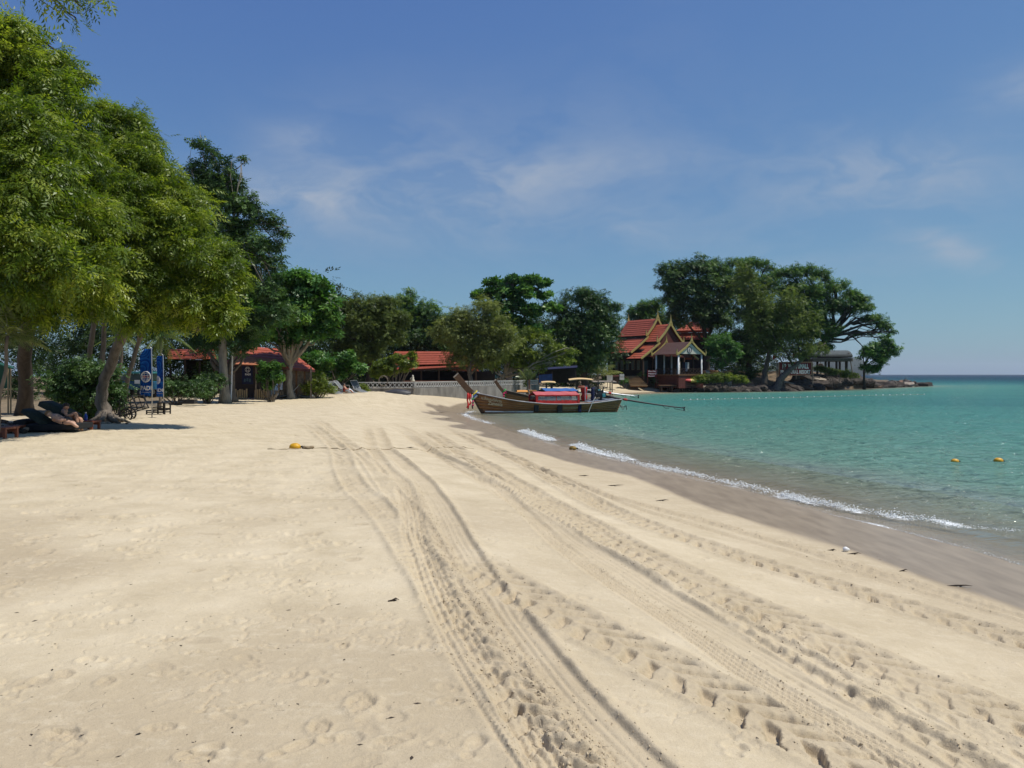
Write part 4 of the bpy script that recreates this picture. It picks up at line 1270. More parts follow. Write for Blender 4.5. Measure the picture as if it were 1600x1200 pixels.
def palm(label, Y, foot, head, nf, flen, seed, trunk_r=.11, name='palm_tree', cat='palm', spread=(-.5, .9), wd=.42, leafm=None):
    r = np.random.default_rng(seed)
    a, b = P(*foot, Y), P(*head, Y)
    a.z = gz(a.x, a.y) - .03
    root = thing(name, label, cat, a)
    tr_ = MB()
    hd = b - a
    n_ = 9
    tr_.tube([hd * (i / n_) + Vector((.04 * math.sin(i * 1.3), 0, 0)) for i in range(n_ + 1)], [trunk_r * (1.25 if i == 0 else 1 - .03 * i + .05 * (i % 2)) for i in range(n_ + 1)], 8)
    tr_.build('trunk', BARK, root, smooth=True)
    for k in range(nf):
        az = 2 * math.pi * (k + .5 * r.random()) / nf
        el = spread[0] + (spread[1] - spread[0]) * r.random()
        L = flen * (.8 + .35 * r.random())
        tip = hd + Vector((math.cos(az) * math.cos(el) * L, math.sin(az) * math.cos(el) * L, math.sin(el) * L))
        fm = MB()
        rp = [np.array(hd) + (np.array(tip) - np.array(hd)) * f_ + np.array((0, 0, .25 * L * (f_ - f_ * f_) * 1.6)) for f_ in np.linspace(0, 1, 6)]
        fm.tube(rp, np.linspace(.02, .006, 6) * flen, 4, cap=False)
        frond(fm, hd, tip, wd * flen, r)
        o = fm.build('frond', leafm or LF_PALM, root)
        at = o.data.attributes.new('tint', 'FLOAT', 'POINT')
        at.data.foreach_set('value', np.full(len(o.data.vertices), .45 + .25 * r.normal(), dtype=np.float32))
    return root


palm('palm with sunlit fronds at the left edge before the green tent', 18.6, (-8, 660), (14, 524), 15, .85, 401, .05, spread=(-.7, .8))
palm('small palm with arching fronds left of the Thai house steps', 103.0, (935, 603), (934, 585), 11, 3.0, 402, .12, spread=(.1, 1.2))
palm('short cycad-like palm behind the lattice fence', 73.0, (822, 600), (825, 594), 12, 1.2, 403, .1, spread=(.3, 1.3))
palm('shaggy screw pine crown above the blue flags', 36.5, (249, 628), (252, 522), 24, 1.6, 404, .07, 'screw_pine', spread=(-1.15, .5), wd=.16, leafm=LF_OLIVE)
palm('small shaggy screw pine behind the leaning trunk', 35.0, (180, 630), (192, 525), 18, 1.2, 405, .1, 'screw_pine', spread=(-1.1, .6), wd=.16, leafm=LF_OLIVE)

# ---------------------------------------------------------------- structures
def bw(mb, name, matl, root, smooth=False, bevel=0.0, parent=None):
    """build a part from world coordinates under a thing (root not rotated)"""
    L = Vector(root.location)
    mb.v = [tuple(Vector(p) - L) for p in mb.v]
    return mb.build(name, matl, parent or root, smooth, bevel)


WOOD_D = mat('wood_dark', (.060, .036, .024), rough=.65, var=.45, scale=5, bump=.3, stretch=(1, 1, 6))
WOOD_R = mat('wood_red', (.105, .030, .022), rough=.6, var=.4, scale=4, bump=.3)
WOOD_B = mat('wood_brown', (.20, .105, .05), rough=.55, var=.4, scale=5, bump=.3)
WOOD_G = mat('wood_grey', (.22, .18, .14), rough=.85, var=.45, scale=6, bump=.4)
BAMBOO = mat('bamboo', (.36, .27, .15), rough=.6, var=.4, scale=5, bump=.3, stretch=(4, 4, .4))
TILE_R = mat('roof_tile_red', (.38, .088, .044), rough=.6, var=.22, scale=2.2, bump=.25, bscale=14)
TILE_D = mat('roof_tile_brown', (.105, .055, .045), rough=.7, var=.2, scale=3, bump=.3)
GOLD = mat('gold_trim', (.36, .29, .095), rough=.45, var=.2, scale=4)
WHITE = mat('white_paint', (.78, .77, .74), rough=.5, var=.12, scale=3)
GREYM = mat('grey_metal', (.45, .46, .48), rough=.35, var=.2, scale=4, metal=.7)
CONC = mat('concrete', (.215, .20, .175), rough=.9, var=.5, scale=1.6, bump=.5, stretch=(1, 1, .35))
FENCE = mat('fence_grey', (.42, .41, .38), rough=.7, var=.3, scale=5)
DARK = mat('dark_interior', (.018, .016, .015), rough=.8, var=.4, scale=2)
BLACK = mat('black_plastic', (.015, .015, .017), rough=.5, var=.3, scale=8)
CLOTH_G = mat('dark_green_canvas', (.020, .032, .026), rough=.8, var=.3, scale=6, bump=.3)
RED = mat('red_cloth', (.50, .025, .022), rough=.75, var=.25, scale=5, bump=.3)
PINKR = mat('red_awning', (.50, .115, .11), rough=.55, var=.2, scale=3)
BLUE = mat('blue_canvas', (.035, .12, .34), rough=.6, var=.2, scale=3)
NAVY = mat('navy_cloth', (.012, .016, .055), rough=.8, var=.3, scale=5, bump=.3)
TEAL = mat('teal_paint', (.06, .26, .28), rough=.5, var=.2, scale=4)
ORANGE = mat('orange_canvas', (.68, .30, .065), rough=.65, var=.2, scale=3)
CREAM = mat('cream_canvas', (.68, .47, .22), rough=.65, var=.2, scale=3)
YELLOW = mat('yellow_plastic', (.62, .33, .015), rough=.45, var=.25, scale=14)
GLASS = mat('window_pane', (.10, .13, .13), rough=.1, var=.3, scale=1, spec=.7)
PALEPANE = mat('pale_window', (.20, .38, .36), rough=.3, var=.4, scale=1.5)
STONE_D = mat('rock_dark', (.065, .052, .043), rough=.9, var=.6, scale=3.0, bump=.8, bscale=9)
STONE_B = mat('rock_brown', (.17, .10, .065), rough=.92, var=.55, scale=2.4, bump=.8, bscale=9)
STONE_L = mat('rock_pale', (.32, .27, .21), rough=.92, var=.4, scale=3, bump=.7, bscale=9)


def roof_slope(mb, ra, rb, ea, eb, rows, step=.05):
    """stepped courses of tiles from ridge (ra, rb) to eave (ea, eb)"""
    ra, rb, ea, eb = map(Vector, (ra, rb, ea, eb))
    n = (rb - ra).cross(ea - ra)
    n.normalize()
    if n.z < 0: n = -n
    for i in range(rows):
        f0, f1 = i / rows, (i + 1.12) / rows if i < rows - 1 else 1.0
        q = [ra.lerp(ea, f0), rb.lerp(eb, f0), rb.lerp(eb, f1) + n * step, ra.lerp(ea, f1) + n * step]
        lo = [p - n * .05 for p in q]
        mb.add(q + lo, [(0, 1, 2, 3), (7, 6, 5, 4), (0, 4, 5, 1), (1, 5, 6, 2), (2, 6, 7, 3), (3, 7, 4, 0)])


# -- headland rocks: ledges piled along the water, each rock a piece of the headland
headland = bpy.data.objects.new('headland', None)
link(headland)
headland.location = (38, 112, 0)
tag(headland, kind='structure')
rock_meshes = []
for k in range(9):
    r = np.random.default_rng(600 + k)
    import bmesh
    bm = bmesh.new()
    bmesh.ops.create_icosphere(bm, subdivisions=2, radius=1.0)
    for v in bm.verts:
        p = np.array(v.co)
        q = np.sign(p) * np.abs(p) ** .55
        q = q * (1 + .30 * (vnoise(np.array([p[0] * 1.9 + k * 7]), np.array([p[1] * 1.9 + p[2] * 2.3]), k)[0] - .5) * 2)
        v.co = (q[0], q[1] * .8, q[2] * .42 + .10 * round(2 * p[2]) / 2)
    me = bpy.data.meshes.new('rock')
    bm.to_mesh(me)
    bm.free()
    me.materials.append((STONE_D, STONE_D, STONE_B, STONE_D, STONE_D, STONE_B, STONE_D, STONE_D, STONE_L)[k])
    rock_meshes.append(me)
rr_ = np.random.default_rng(61)
nrock = 0
while nrock < 290:
    u = rr_.random()
    px_ = 1040 + 412 * u ** .9
    Yw = float(np.interp(px_, [1040, 1100, 1200, 1300, 1380, 1440, 1455], [107, 109, 112, 126, 143, 162, 168]))
    dd = abs(rr_.normal()) * 2.6
    Yy = Yw + dd * (1.6 if px_ > 1300 else 1.0) - .6
    Xx = (px_ - 800) / F * Yy
    s_ = float(shore_dist(np.array([Xx]), np.array([Yy]))[0])
    if s_ < -1.2 or s_ > 8.5: continue
    z_ = gz(Xx, Yy)
    k = int(rr_.integers(0, 9))
    if s_ < 1.6 and k in (2, 5) and rr_.random() < .7: k = 0
    o = bpy.data.objects.new('rock', rock_meshes[k])
    link(o, headland)
    sz = .32 + .85 * rr_.random() ** 2.2
    if px_ > 1330: sz *= 1.15
    o.location = (Xx - 38, Yy - 112, max(z_, -.1) + .10 * sz + .12 * rr_.random())
    o.scale = (sz * (1.1 + .9 * rr_.random()), sz, sz * (.75 + .5 * rr_.random()))
    o.rotation_euler = (.22 * rr_.normal(), .22 * rr_.normal(), .5 * rr_.normal())
    nrock += 1

# -- sea wall with the lattice fence
def lattice(mb, a, b, h0, h1, cell=.32):
    a, b = Vector(a), Vector(b)
    L = (b - a).length
    n = max(2, int(L / cell))
    up = Vector((0, 0, 1))
    mb.bar(a + up * h1, b + up * h1, .07, .07)
    mb.bar(a + up * h0, b + up * h0, .05, .05)
    for i in range(n):
        p, q = a.lerp(b, i / n), a.lerp(b, (i + 1) / n)
        mb.bar(p + up * h0, q + up * h1, .045, .045)
        mb.bar(q + up * h0, p + up * h1, .045, .045)


wall_pts = [(-13.0, 57.5), (-7.6, 59.5), (-3.8, 66.0), (0.2, 73.0), (2.6, 79.0)]
wz = [gz(*p) for p in wall_pts]
wr = thing('sea_wall', 'low stained concrete wall with a pale lattice fence', 'wall', (-5, 64, min(wz)))
for i in range(1, 4):
    a, b = wall_pts[i], wall_pts[i + 1]
    za = min(wz[i], wz[i + 1]) - .15
    mbw = MB()
    d = Vector((b[0] - a[0], b[1] - a[1], 0)).normalized()
    nseg = 3
    for k in range(nseg):
        p = Vector((*a, 0)).lerp(Vector((*b, 0)), k / nseg)
        q = Vector((*a, 0)).lerp(Vector((*b, 0)), (k + 1) / nseg) - d * .03
        top = 1.46
        mbw = MB()
        mbw.prism([(p.x, p.y, za), (q.x, q.y, za), (q.x, q.y, top - .004 * k), (p.x, p.y, top - .004 * k)], (.24 * d.y, .24 * -d.x * -1, 0))
        bw(mbw, 'wall_panel', CONC, wr, bevel=.015)
    fm = MB()
    lattice(fm, (a[0] + .05, a[1], 1.46), (b[0] + .05, b[1], 1.46), .06, .44)
    bw(fm, 'lattice', FENCE, wr)
    for k in range(nseg + 1):
        p = Vector((*a, 0)).lerp(Vector((*b, 0)), k / nseg)
        pm = MB()
        pm.box((p.x + .04, p.y - .02, 1.46 + .25), (.11, .11, .50))
        bw(pm, 'post', FENCE, wr)
fm = MB()
a, b = wall_pts[0], wall_pts[1]
lattice(fm, (a[0] + 1.0, a[1] + .4, 1.41), (b[0], b[1], 1.41), .06, .48)
bw(fm, 'lattice', FENCE, wr)
mbw = MB()
mbw.prism([(a[0], a[1], wz[0] - .1), (b[0], b[1], wz[1] - .1), (b[0], b[1], 1.42), (a[0], a[1], 1.42)], (-.1, .25, 0))
bw(mbw, 'wall_panel', mat('concrete_dark', (.12, .11, .10), rough=.9, var=.4, scale=2, bump=.5), wr)
gm = MB()
c0 = P(599, 595, 58.6)
ring_ = [c0 + Vector((math.cos(2 * math.pi * k / 24) * .34, 0, math.sin(2 * math.pi * k / 24) * .38)) for k in range(25)]
gm.tube(ring_, .035, 6)
bw(gm, 'round_gate_ring', WOOD_G, wr)

# -- restaurant with the long red roof
rz_ = gz(-12, 88)
rest = thing('restaurant', 'open dark restaurant under a long two-tier red tiled roof', 'building', (-9.5, 88, rz_))
A0, B0 = P(617, 549, 91), P(724, 549, 85)
A1, B1 = P(606, 571, 88), P(738, 568, 82)
A2, B2 = P(600, 580, 85.5), P(748, 571, 79)
rm_ = MB()
roof_slope(rm_, A0, B0, A1, B1, 6, .04)
bw(rm_, 'upper_roof', TILE_R, rest)
rm_ = MB()
roof_slope(rm_, A1 + Vector((.3, .3, -.22)), B1 + Vector((-.3, .3, -.22)), A2, B2, 4, .04)
bw(rm_, 'lower_roof', TILE_R, rest)
rm_ = MB()
roof_slope(rm_, A0, B0, A0 + Vector((1.5, 5, -2.2)), B0 + Vector((1.5, 5, -2.2)), 5, .04)
bw(rm_, 'back_roof', TILE_R, rest)
fm = MB()
fm.bar(A2 + Vector((0, .1, -.14)), B2 + Vector((0, .1, -.14)), .08, .16)
bw(fm, 'fascia', WOOD_D, rest)
for k in range(6):
    p = A2.lerp(B2, .03 + .94 * k / 5)
    pm = MB()
    pm.box((p.x, p.y + .5, (p.z + rz_) / 2 - .15), (.16, .16, p.z - rz_ - .2))
    bw(pm, 'post', WOOD_D, rest)
fl = MB()
fl.prism([(A2.x, A2.y, rz_ + .55), (B2.x, B2.y, rz_ + .55), (B2.x, B2.y + 6, rz_ + .55), (A2.x, A2.y + 8, rz_ + .55)], (0, 0, -.6))
bw(fl, 'floor', WOOD_D, rest)
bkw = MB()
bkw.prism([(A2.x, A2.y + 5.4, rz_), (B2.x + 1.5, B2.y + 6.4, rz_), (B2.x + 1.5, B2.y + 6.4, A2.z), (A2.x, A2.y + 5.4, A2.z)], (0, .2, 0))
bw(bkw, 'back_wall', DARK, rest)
pm = MB()
pm.box(P(690, 596, 78), (8.0, .12, .16))
bw(pm, 'counter_rail', mat('brick_red', (.26, .11, .07), rough=.8, var=.5, scale=8), rest)
# pale garden figure on the parapet
st = thing('garden_figure', 'small pale figure standing on the restaurant parapet', 'statue', P(645, 596, 77))
sm = MB()
sm.lathe([(.02, 0), (.19, .0), (.21, .12), (.10, .26), (.14, .38), (.07, .46), (.09, .54), (.07, .62), (.01, .66)], n=10)
sm.build('body', mat('pale_stone', (.62, .60, .50), rough=.8), st, smooth=True)
arm_ = MB()
arm_.tube([(-.10, 0, .38), (-.22, -.02, .30), (-.26, -.04, .18)], [.05, .04, .03], 6)
arm_.build('arm', mat('pale_stone', (.62, .60, .50)), st, smooth=True)

# -- the beach hut with the red roof
hz_ = gz(-15, 50)
hut = thing('beach_hut', 'wooden dive hut with a red hipped roof behind flag poles', 'hut', (-15.5, 49.5, hz_))
HY = 49.0
ridge_a, ridge_b = P(386, 541, HY + 2.6), P(449, 546, HY + 2.6)
front_l, front_r = P(352, 566, HY), P(447, 574, HY - .3)
right_r = P(492, 578, HY + 1.2)
back_l, back_r = P(360, 560, HY + 6), P(476, 566, HY + 6)
for nm_, q in (('front_slope', (ridge_a, ridge_b, front_l, front_r)), ('right_slope', (ridge_b, ridge_b + Vector((.05, .05, 0)), front_r, right_r)), ('far_slope', (ridge_b, ridge_a, back_r, back_l))):
    rm_ = MB()
    roof_slope(rm_, *q, 7, .025)
    bw(rm_, 'roof_slope', TILE_R, hut)
rm_ = MB()
roof_slope(rm_, ridge_b, ridge_b + Vector((.05, .1, 0)), right_r, back_r, 7, .025)
bw(rm_, 'roof_slope', TILE_R, hut)
rm_ = MB()
roof_slope(rm_, P(372, 556, HY - .2), P(428, 561, HY - .2), P(365, 569, HY - 1.6), P(416, 571, HY - 1.6), 4, .02)
bw(rm_, 'porch_roof', mat('roof_faded', (.46, .17, .085), rough=.7, var=.3, scale=3), hut)
em = MB()
em.bar(front_r + Vector((0, 0, -.08)), right_r + Vector((0, 0, -.08)), .06, .14)
em.bar(front_l + Vector((0, 0, -.08)), front_r + Vector((0, 0, -.08)), .06, .14)
bw(em, 'fascia', WOOD_R, hut)
wl = MB()
wl.prism([P(360, 622, HY + 1.2), P(436, 622, HY + 1.2), P(436, 570, HY + 1.2), P(360, 566, HY + 1.2)], (0, .1, 0))
bw(wl, 'shaded_wall', WOOD_D, hut)
for k in range(16):                                    # upright boards of the right-hand room
    p0 = P(437 + k * 3.25, 622, HY + .35 + .05 * k)
    p0.z = hz_ - .05
    bm_ = MB()
    bm_.box((p0.x, p0.y + .012 * (k % 3), hz_ + .88), (.125, .03, 1.80))
    bw(bm_, 'plank', WOOD_G if k % 4 else WOOD_B, hut)
for k in range(19):                                    # bamboo half wall
    p0 = P(365 + k * 3.4, 618, HY - .9)
    if 7 <= k <= 9: continue
    bm_ = MB()
    hh = .58 + .05 * math.sin(k * 2.3)
    bm_.tube([(p0.x, p0.y, hz_ - .05), (p0.x, p0.y, hz_ + hh)], .052, 6)
    bw(bm_, 'bamboo_pole', BAMBOO, hut)
pm = MB()
pm.box(P(439.5, 594, HY - .1), (.16, .05, 1.22))
bw(pm, 'lettered_board', mat('blue_white_board', (.62, .66, .72), rough=.6, scale=9, col2=(.10, .19, .36)), hut)
for px_ in (366, 400, 436, 486):
    pm = MB()
    p0 = P(px_, 600, HY - (.9 if px_ < 430 else -.1))
    pm.box((p0.x, p0.y, hz_ + .98), (.09, .09, 2.0))
    bw(pm, 'post', WOOD_G, hut)
# the hut roof further left
h2 = thing('beach_hut', 'open shed with a low red roof behind the blue flags', 'hut', (-22.5, 52, gz(-22.5, 52)))
rm_ = MB()
roof_slope(rm_, P(262, 545, 55), P(335, 546, 55), P(262, 561, 51.5), P(338, 561, 51.5), 5, .03)
bw(rm_, 'roof_slope', TILE_R, h2)
rm_ = MB()
roof_slope(rm_, P(335, 546, 55), P(262, 545, 55), P(338, 561, 58.5), P(262, 561, 58.5), 5, .03)
bw(rm_, 'roof_slope', TILE_R, h2)
for k in range(4):
    p0 = P(266 + k * 23, 600, 52.0)
    pm = MB()
    pm.box((p0.x, p0.y, gz(-22.5, 52) + 1.2), (.1, .1, 2.5))
    bw(pm, 'post', WOOD_D, h2)
pm = MB()
pm.box((-22.2, 56.5, gz(-22.5, 52) + 1.3), (3.6, .1, 2.5))
bw(pm, 'back_wall', DARK, h2)

# -- the Thai house
TH_ = math.radians(35)
FA = Vector((math.sin(TH_), -math.cos(TH_), 0))
RB = Vector((math.cos(TH_), math.sin(TH_), 0))
O1 = P(1027, 585, 114.0)
O1.z = 0
def Hh(al, bl, z): return O1 + FA * al + RB * bl + Vector((0, 0, z))
gfl = 2.25
thai = thing('thai_house', 'large Thai house with stacked steep red roofs and gold gable edges', 'house', Hh(-2, 0, 1.6))
def tier(a0, a1, zr, hw, drop, w2a, w2b, drop2, rows):
    for sg in (-1, 1):
        rm_ = MB()
        roof_slope(rm_, Hh(a0, 0, zr), Hh(a1, 0, zr), Hh(a0, sg * hw, zr - drop), Hh(a1, sg * hw, zr - drop), rows, .05)
        bw(rm_, 'upper_roof', TILE_R, thai)
        rm_ = MB()
        zs = zr - drop - .30
        roof_slope(rm_, Hh(a0, sg * w2a, zs), Hh(a1, sg * w2a, zs), Hh(a0, sg * w2b, zs - drop2), Hh(a1, sg * w2b, zs - drop2), rows - 1, .05)
        bw(rm_, 'lower_roof', TILE_R, thai)
        sm_ = MB()
        sm_.prism([Hh(a0, sg * w2a, zs + .02), Hh(a1, sg * w2a, zs + .02), Hh(a1, sg * w2a, zs + .34), Hh(a0, sg * w2a, zs + .34)], RB * (-.1 * sg))
        bw(sm_, 'roof_step', WOOD_D, thai)
def barge(root, Hf, al, pts, wd, th=.12, matl=GOLD, name='barge_board'):
    """pts: (b, z) centre line in the gable plane"""
    mb = MB()
    for (b0, z0), (b1, z1) in zip(pts[:-1], pts[1:]):
        d = Vector((b1 - b0, z1 - z0))
        L = d.length
        nx, nz_ = -d.y / L * wd / 2, d.x / L * wd / 2
        q = [(b0 + nx, z0 + nz_), (b1 + nx, z1 + nz_), (b1 - nx, z1 - nz_), (b0 - nx, z0 - nz_)]
        mb.prism([Hf(al, p[0], p[1]) for p in q], FA * th)
    return bw(mb, name, matl, root)
def finial(root, Hf, al, b, z, h, lean=0.0, wd=.5):
    mb = MB()
    q = [(b - wd, z - wd * .7), (b - wd * .30, z + h * .28), (b - wd * .12 + lean * .5, z + h * .6), (b + lean, z + h), (b + wd * .12 + lean * .5, z + h * .6), (b + wd * .30, z + h * .28), (b + wd, z - wd * .7), (b, z - .15)]
    mb.prism([Hf(al, p[0], p[1]) for p in q], FA * .12)
    return bw(mb, 'finial', GOLD, root)
def hook(root, Hf, al, b, z, sg, h=.8):
    mb = MB()
    q = [(b - .05 * sg, z - .2), (b + .28 * sg, z - .1), (b + .32 * sg, z + .25), (b + .18 * sg, z + h), (b + .12 * sg, z + .25)]
    mb.prism([Hf(al, p[0], p[1]) for p in q], FA * .1)
    return bw(mb, 'finial', GOLD, root)
tier(-6.2, 0, 10.8, 2.15, 2.55, 1.95, 5.4, 2.3, 8)
tier(-.3, 2.6, 9.85, 2.55, 2.6, 2.3, 5.95, 2.2, 8)
for al, zr, hw, dr, wa, wb, d2 in ((.02, 10.8, 2.15, 2.55, 1.95, 5.4, 2.3), (2.62, 9.85, 2.55, 2.6, 2.3, 5.95, 2.2)):
    for sg in (-1, 1):
        barge(thai, Hh, al, [(0, zr + .05), (sg * hw * .45, zr - dr * .50), (sg * hw, zr - dr)], .30)
        zs = zr - dr - .3
        barge(thai, Hh, al, [(sg * wa * .95, zs + .1), (sg * (wa + wb) / 2, zs - d2 * .52), (sg * wb, zs - d2)], .26)
        hook(thai, Hh, al, sg * hw, zr - dr, sg, .9)
    finial(thai, Hh, al, 0, zr + .15, 1.25, 0, .42)
for al, zr in ((-6.2, 10.8),):
    finial(thai, Hh, al, 0, zr + .1, 1.0, 0, .3)
gm = MB()
gm.prism([Hh(2.3, 0, 9.6), Hh(2.3, 2.4, 7.1), Hh(2.3, 5.0, 5.0), Hh(2.3, -5.0, 5.0), Hh(2.3, -2.4, 7.1)], FA * .1)
bw(gm, 'gable_wall', WOOD_R, thai)
gm = MB()
gm.prism([Hh(-.15, 0, 10.6), Hh(-.15, 2.0, 8.2), Hh(-.15, 4.6, 6.1), Hh(-.15, -4.6, 6.1), Hh(-.15, -2.0, 8.2)], FA * .1)
bw(gm, 'gable_wall', WOOD_R, thai)
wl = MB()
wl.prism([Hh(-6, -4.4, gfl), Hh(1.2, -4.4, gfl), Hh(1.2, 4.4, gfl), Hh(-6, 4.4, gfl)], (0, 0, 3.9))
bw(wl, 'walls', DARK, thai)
fl = MB()
fl.prism([Hh(-6.3, -5.4, gfl - 1.6), Hh(2.6, -5.4, gfl - 1.6), Hh(2.6, 5.4, gfl - 1.6), Hh(-6.3, 5.4, gfl - 1.6)], (0, 0, 1.59))
bw(fl, 'plinth', WOOD_D, thai)
for k, bl in enumerate((-5.2, -3.2, -1.1, 1.1, 3.2, 5.2)):
    pm = MB()
    pm.prism([Hh(2.3 + dx_, bl + dy_, gfl) for dx_, dy_ in ((-.1, -.1), (.1, -.1), (.1, .1), (-.1, .1))], (0, 0, 2.9))
    bw(pm, 'post', WOOD_D, thai)
for k in range(6):                                     # windows along the wall facing the beach
    al = -5.4 + k * 1.15
    wm = MB()
    wm.prism([Hh(al, -4.44, gfl + .9), Hh(al + .6, -4.44, gfl + .9), Hh(al + .6, -4.44, gfl + 2.3), Hh(al, -4.44, gfl + 2.3)], RB * -.04)
    wo_ = bw(wm, 'window', WOOD_G, thai)
    wm = MB()
    wm.prism([Hh(al + .06, -4.485, gfl + .97), Hh(al + .54, -4.485, gfl + .97), Hh(al + .54, -4.485, gfl + 2.23), Hh(al + .06, -4.485, gfl + 2.23)], RB * -.02)
    bw(wm, 'pane', GLASS, thai, parent=wo_)
    wo_.children[0].location = -Vector((0, 0, 0))
for k, (bl, mt) in enumerate(((-3.9, GLASS), (-2.2, PALEPANE), (-.2, GLASS), (1.6, GLASS))):
    wm = MB()
    wm.prism([Hh(1.21, bl, gfl + .5), Hh(1.21, bl + .75, gfl + .5), Hh(1.21, bl + .75, gfl + 2.25), Hh(1.21, bl, gfl + 2.25)], FA * .05)
    bw(wm, 'door_pane', mt, thai)

# -- entrance porch with the round emblem
O2 = P(1080, 585, 107.0)
O2.z = 0
def Hp(al, bl, z): return O2 + FA * al + RB * bl + Vector((0, 0, z))
porch = thing('entrance_porch', 'open porch with brown roof, gold gable and round emblem', 'porch', Hp(-2, 0, 1.0))
pzr, phw, pdr, pL, pfl = 7.05, 2.75, 1.75, 4.6, 2.50
for sg in (-1, 1):
    rm_ = MB()
    roof_slope(rm_, Hp(-pL, 0, pzr), Hp(0, 0, pzr), Hp(-pL, sg * phw, pzr - pdr), Hp(0, sg * phw, pzr - pdr), 9, .02)
    bw(rm_, 'roof_slope', TILE_D, porch)
    for al in (.02, -pL - .14):
        barge(porch, Hp, al, [(0, pzr + .08), (sg * phw * .4, pzr - pdr * .46), (sg * phw, pzr - pdr)], .26)
        hook(porch, Hp, al, sg * phw, pzr - pdr, sg, .75)
for al in (.02, -pL - .14):
    finial(porch, Hp, al, 0, pzr + .1, .95, 0, .42)
gm = MB()
gm.prism([Hp(-.12, 0, pzr - .25), Hp(-.12, phw * .86, pzr - pdr + .05), Hp(-.12, -phw * .86, pzr - pdr + .05)], FA * .06)
bw(gm, 'gable_panel', mat('cream_panel', (.55, .53, .44), rough=.6, var=.2, scale=2), porch)
em = MB()
ring_ = [Hp(-.04, -.30 + math.cos(2 * math.pi * k / 28) * .44, pzr - 1.12 + math.sin(2 * math.pi * k / 28) * .44) for k in range(29)]
em.tube(ring_, .05, 6)
eo = bw(em, 'emblem', BLACK, porch)
em = MB()
em.prism([Hp(-.055, -.30 + math.cos(2 * math.pi * k / 24) * .41, pzr - 1.12 + math.sin(2 * math.pi * k / 24) * .41) for k in range(24)], FA * .015)
bw(em, 'emblem_disc', mat('emblem_grey', (.45, .43, .41), rough=.6), porch)
em = MB()
ec = pzr - 1.12
for pts in ([(-.30, .22), (-.36, .02), (-.30, -.02), (-.24, .02)], [(-.5, -.05), (-.3, .0), (-.1, -.05), (-.3, -.1)], [(-.45, -.2), (-.15, -.2), (-.2, -.27), (-.4, -.27)]):
    em.prism([Hp(-.035, b_, ec + z_) for b_, z_ in pts], FA * .02)
bw(em, 'emblem_figure', mat('emblem_ink', (.10, .08, .08), rough=.6), porch)
for al in (-.2, -pL + .2):
    for bl in (-2.35, -.75 if al < -1 else 99, .75 if al < -1 else 99, 2.35):
        if bl > 50: continue
        pm = MB()
        pm.tube([Hp(al, bl, pfl), Hp(al, bl, pfl + .1), Hp(al, bl, pzr - pdr - .02)], [.15, .12, .12], 8)
        bw(pm, 'column', WHITE, porch, smooth=True)
fl = MB()
fl.prism([Hp(-pL, -2.65, pfl - .14), Hp(.1, -2.65, pfl - .14), Hp(.1, 2.65, pfl - .14), Hp(-pL, 2.65, pfl - .14)], (0, 0, .14))
bw(fl, 'floor', WOOD_B, porch)
fl = MB()
fl.prism([Hp(-pL + .1, -2.5, .6), Hp(-.02, -2.5, .6), Hp(-.02, 2.5, .6), Hp(-pL + .1, 2.5, .6)], (0, 0, pfl - .75))
bw(fl, 'base', WOOD_R, porch)
for side, (p0, p1) in enumerate(((Hp(-.2, -2.3, pfl), Hp(-.2, 2.3, pfl)), (Hp(-pL + .3, -2.4, pfl), Hp(-.3, -2.4, pfl)))):
    rl = MB()
    rl.bar(p0 + Vector((0, 0, .78)), p1 + Vector((0, 0, .78)), .07, .05)
    rl.bar(p0 + Vector((0, 0, .12)), p1 + Vector((0, 0, .12)), .05, .05)
    for k in range(7):
        a_, b_ = p0.lerp(p1, k / 7), p0.lerp(p1, (k + 1) / 7)
        rl.bar(a_ + Vector((0, 0, .12)), a_ + Vector((0, 0, .8)), .04)
        rl.bar(a_ + Vector((0, 0, .12)), b_ + Vector((0, 0, .78)), .03)
        rl.bar(b_ + Vector((0, 0, .12)), a_ + Vector((0, 0, .78)), .03)
    bw(rl, 'railing', WOOD_D, porch)
bk = MB()
bk.prism([Hp(-pL, -2.4, pfl), Hp(-pL, 2.4, pfl), Hp(-pL, 2.4, pfl + 2.6), Hp(-pL, -2.4, pfl + 2.6)], FA * -.1)
bw(bk, 'back_wall', DARK, porch)
# teal-robed figure and hanging cloths inside the porch
fg = thing('draped_figure', 'teal draped figure standing inside the porch', 'statue', Hp(-1.6, -.9, pfl))
sm = MB()
sm.lathe([(.02, 0), (.26, 0), (.22, .3), (.17, .8), (.2, 1.1), (.22, 1.3), (.08, 1.42), (.07, 1.46), (.11, 1.56), (.10, 1.66), (.02, 1.72)], n=10)
sm.build('robe', TEAL, fg, smooth=True)
for k, (bl, mt, nm_) in enumerate(((1.2, NAVY, 'navy'), (1.7, mat('pale_blue_cloth', (.3, .38, .48)), 'pale blue'), (2.0, WHITE, 'white'))):
    cm = MB()
    hh = [1.2, 1.3, 1.0][k]
    for j in range(4):
        p0 = Hp(-2.6, bl + .12 * j, pfl + 1.75)
        p1 = Hp(-2.6, bl + .12 * (j + 1), pfl + 1.75)
        off = RB * 0 + FA * (.05 if j % 2 else -.05)
        off2 = FA * (-.05 if j % 2 else .05)
        cm.slab([p0 + off, p1 + off2, p1 + off2 - Vector((0, 0, hh)), p0 + off - Vector((0, 0, hh))], .01)
    tg = thing('hanging_cloth', f'{nm_} cloth hanging at the back of the porch', 'cloth', Hp(-2.6, bl, pfl + 1.75 - hh))
    bw(cm, 'cloth', mt, tg)

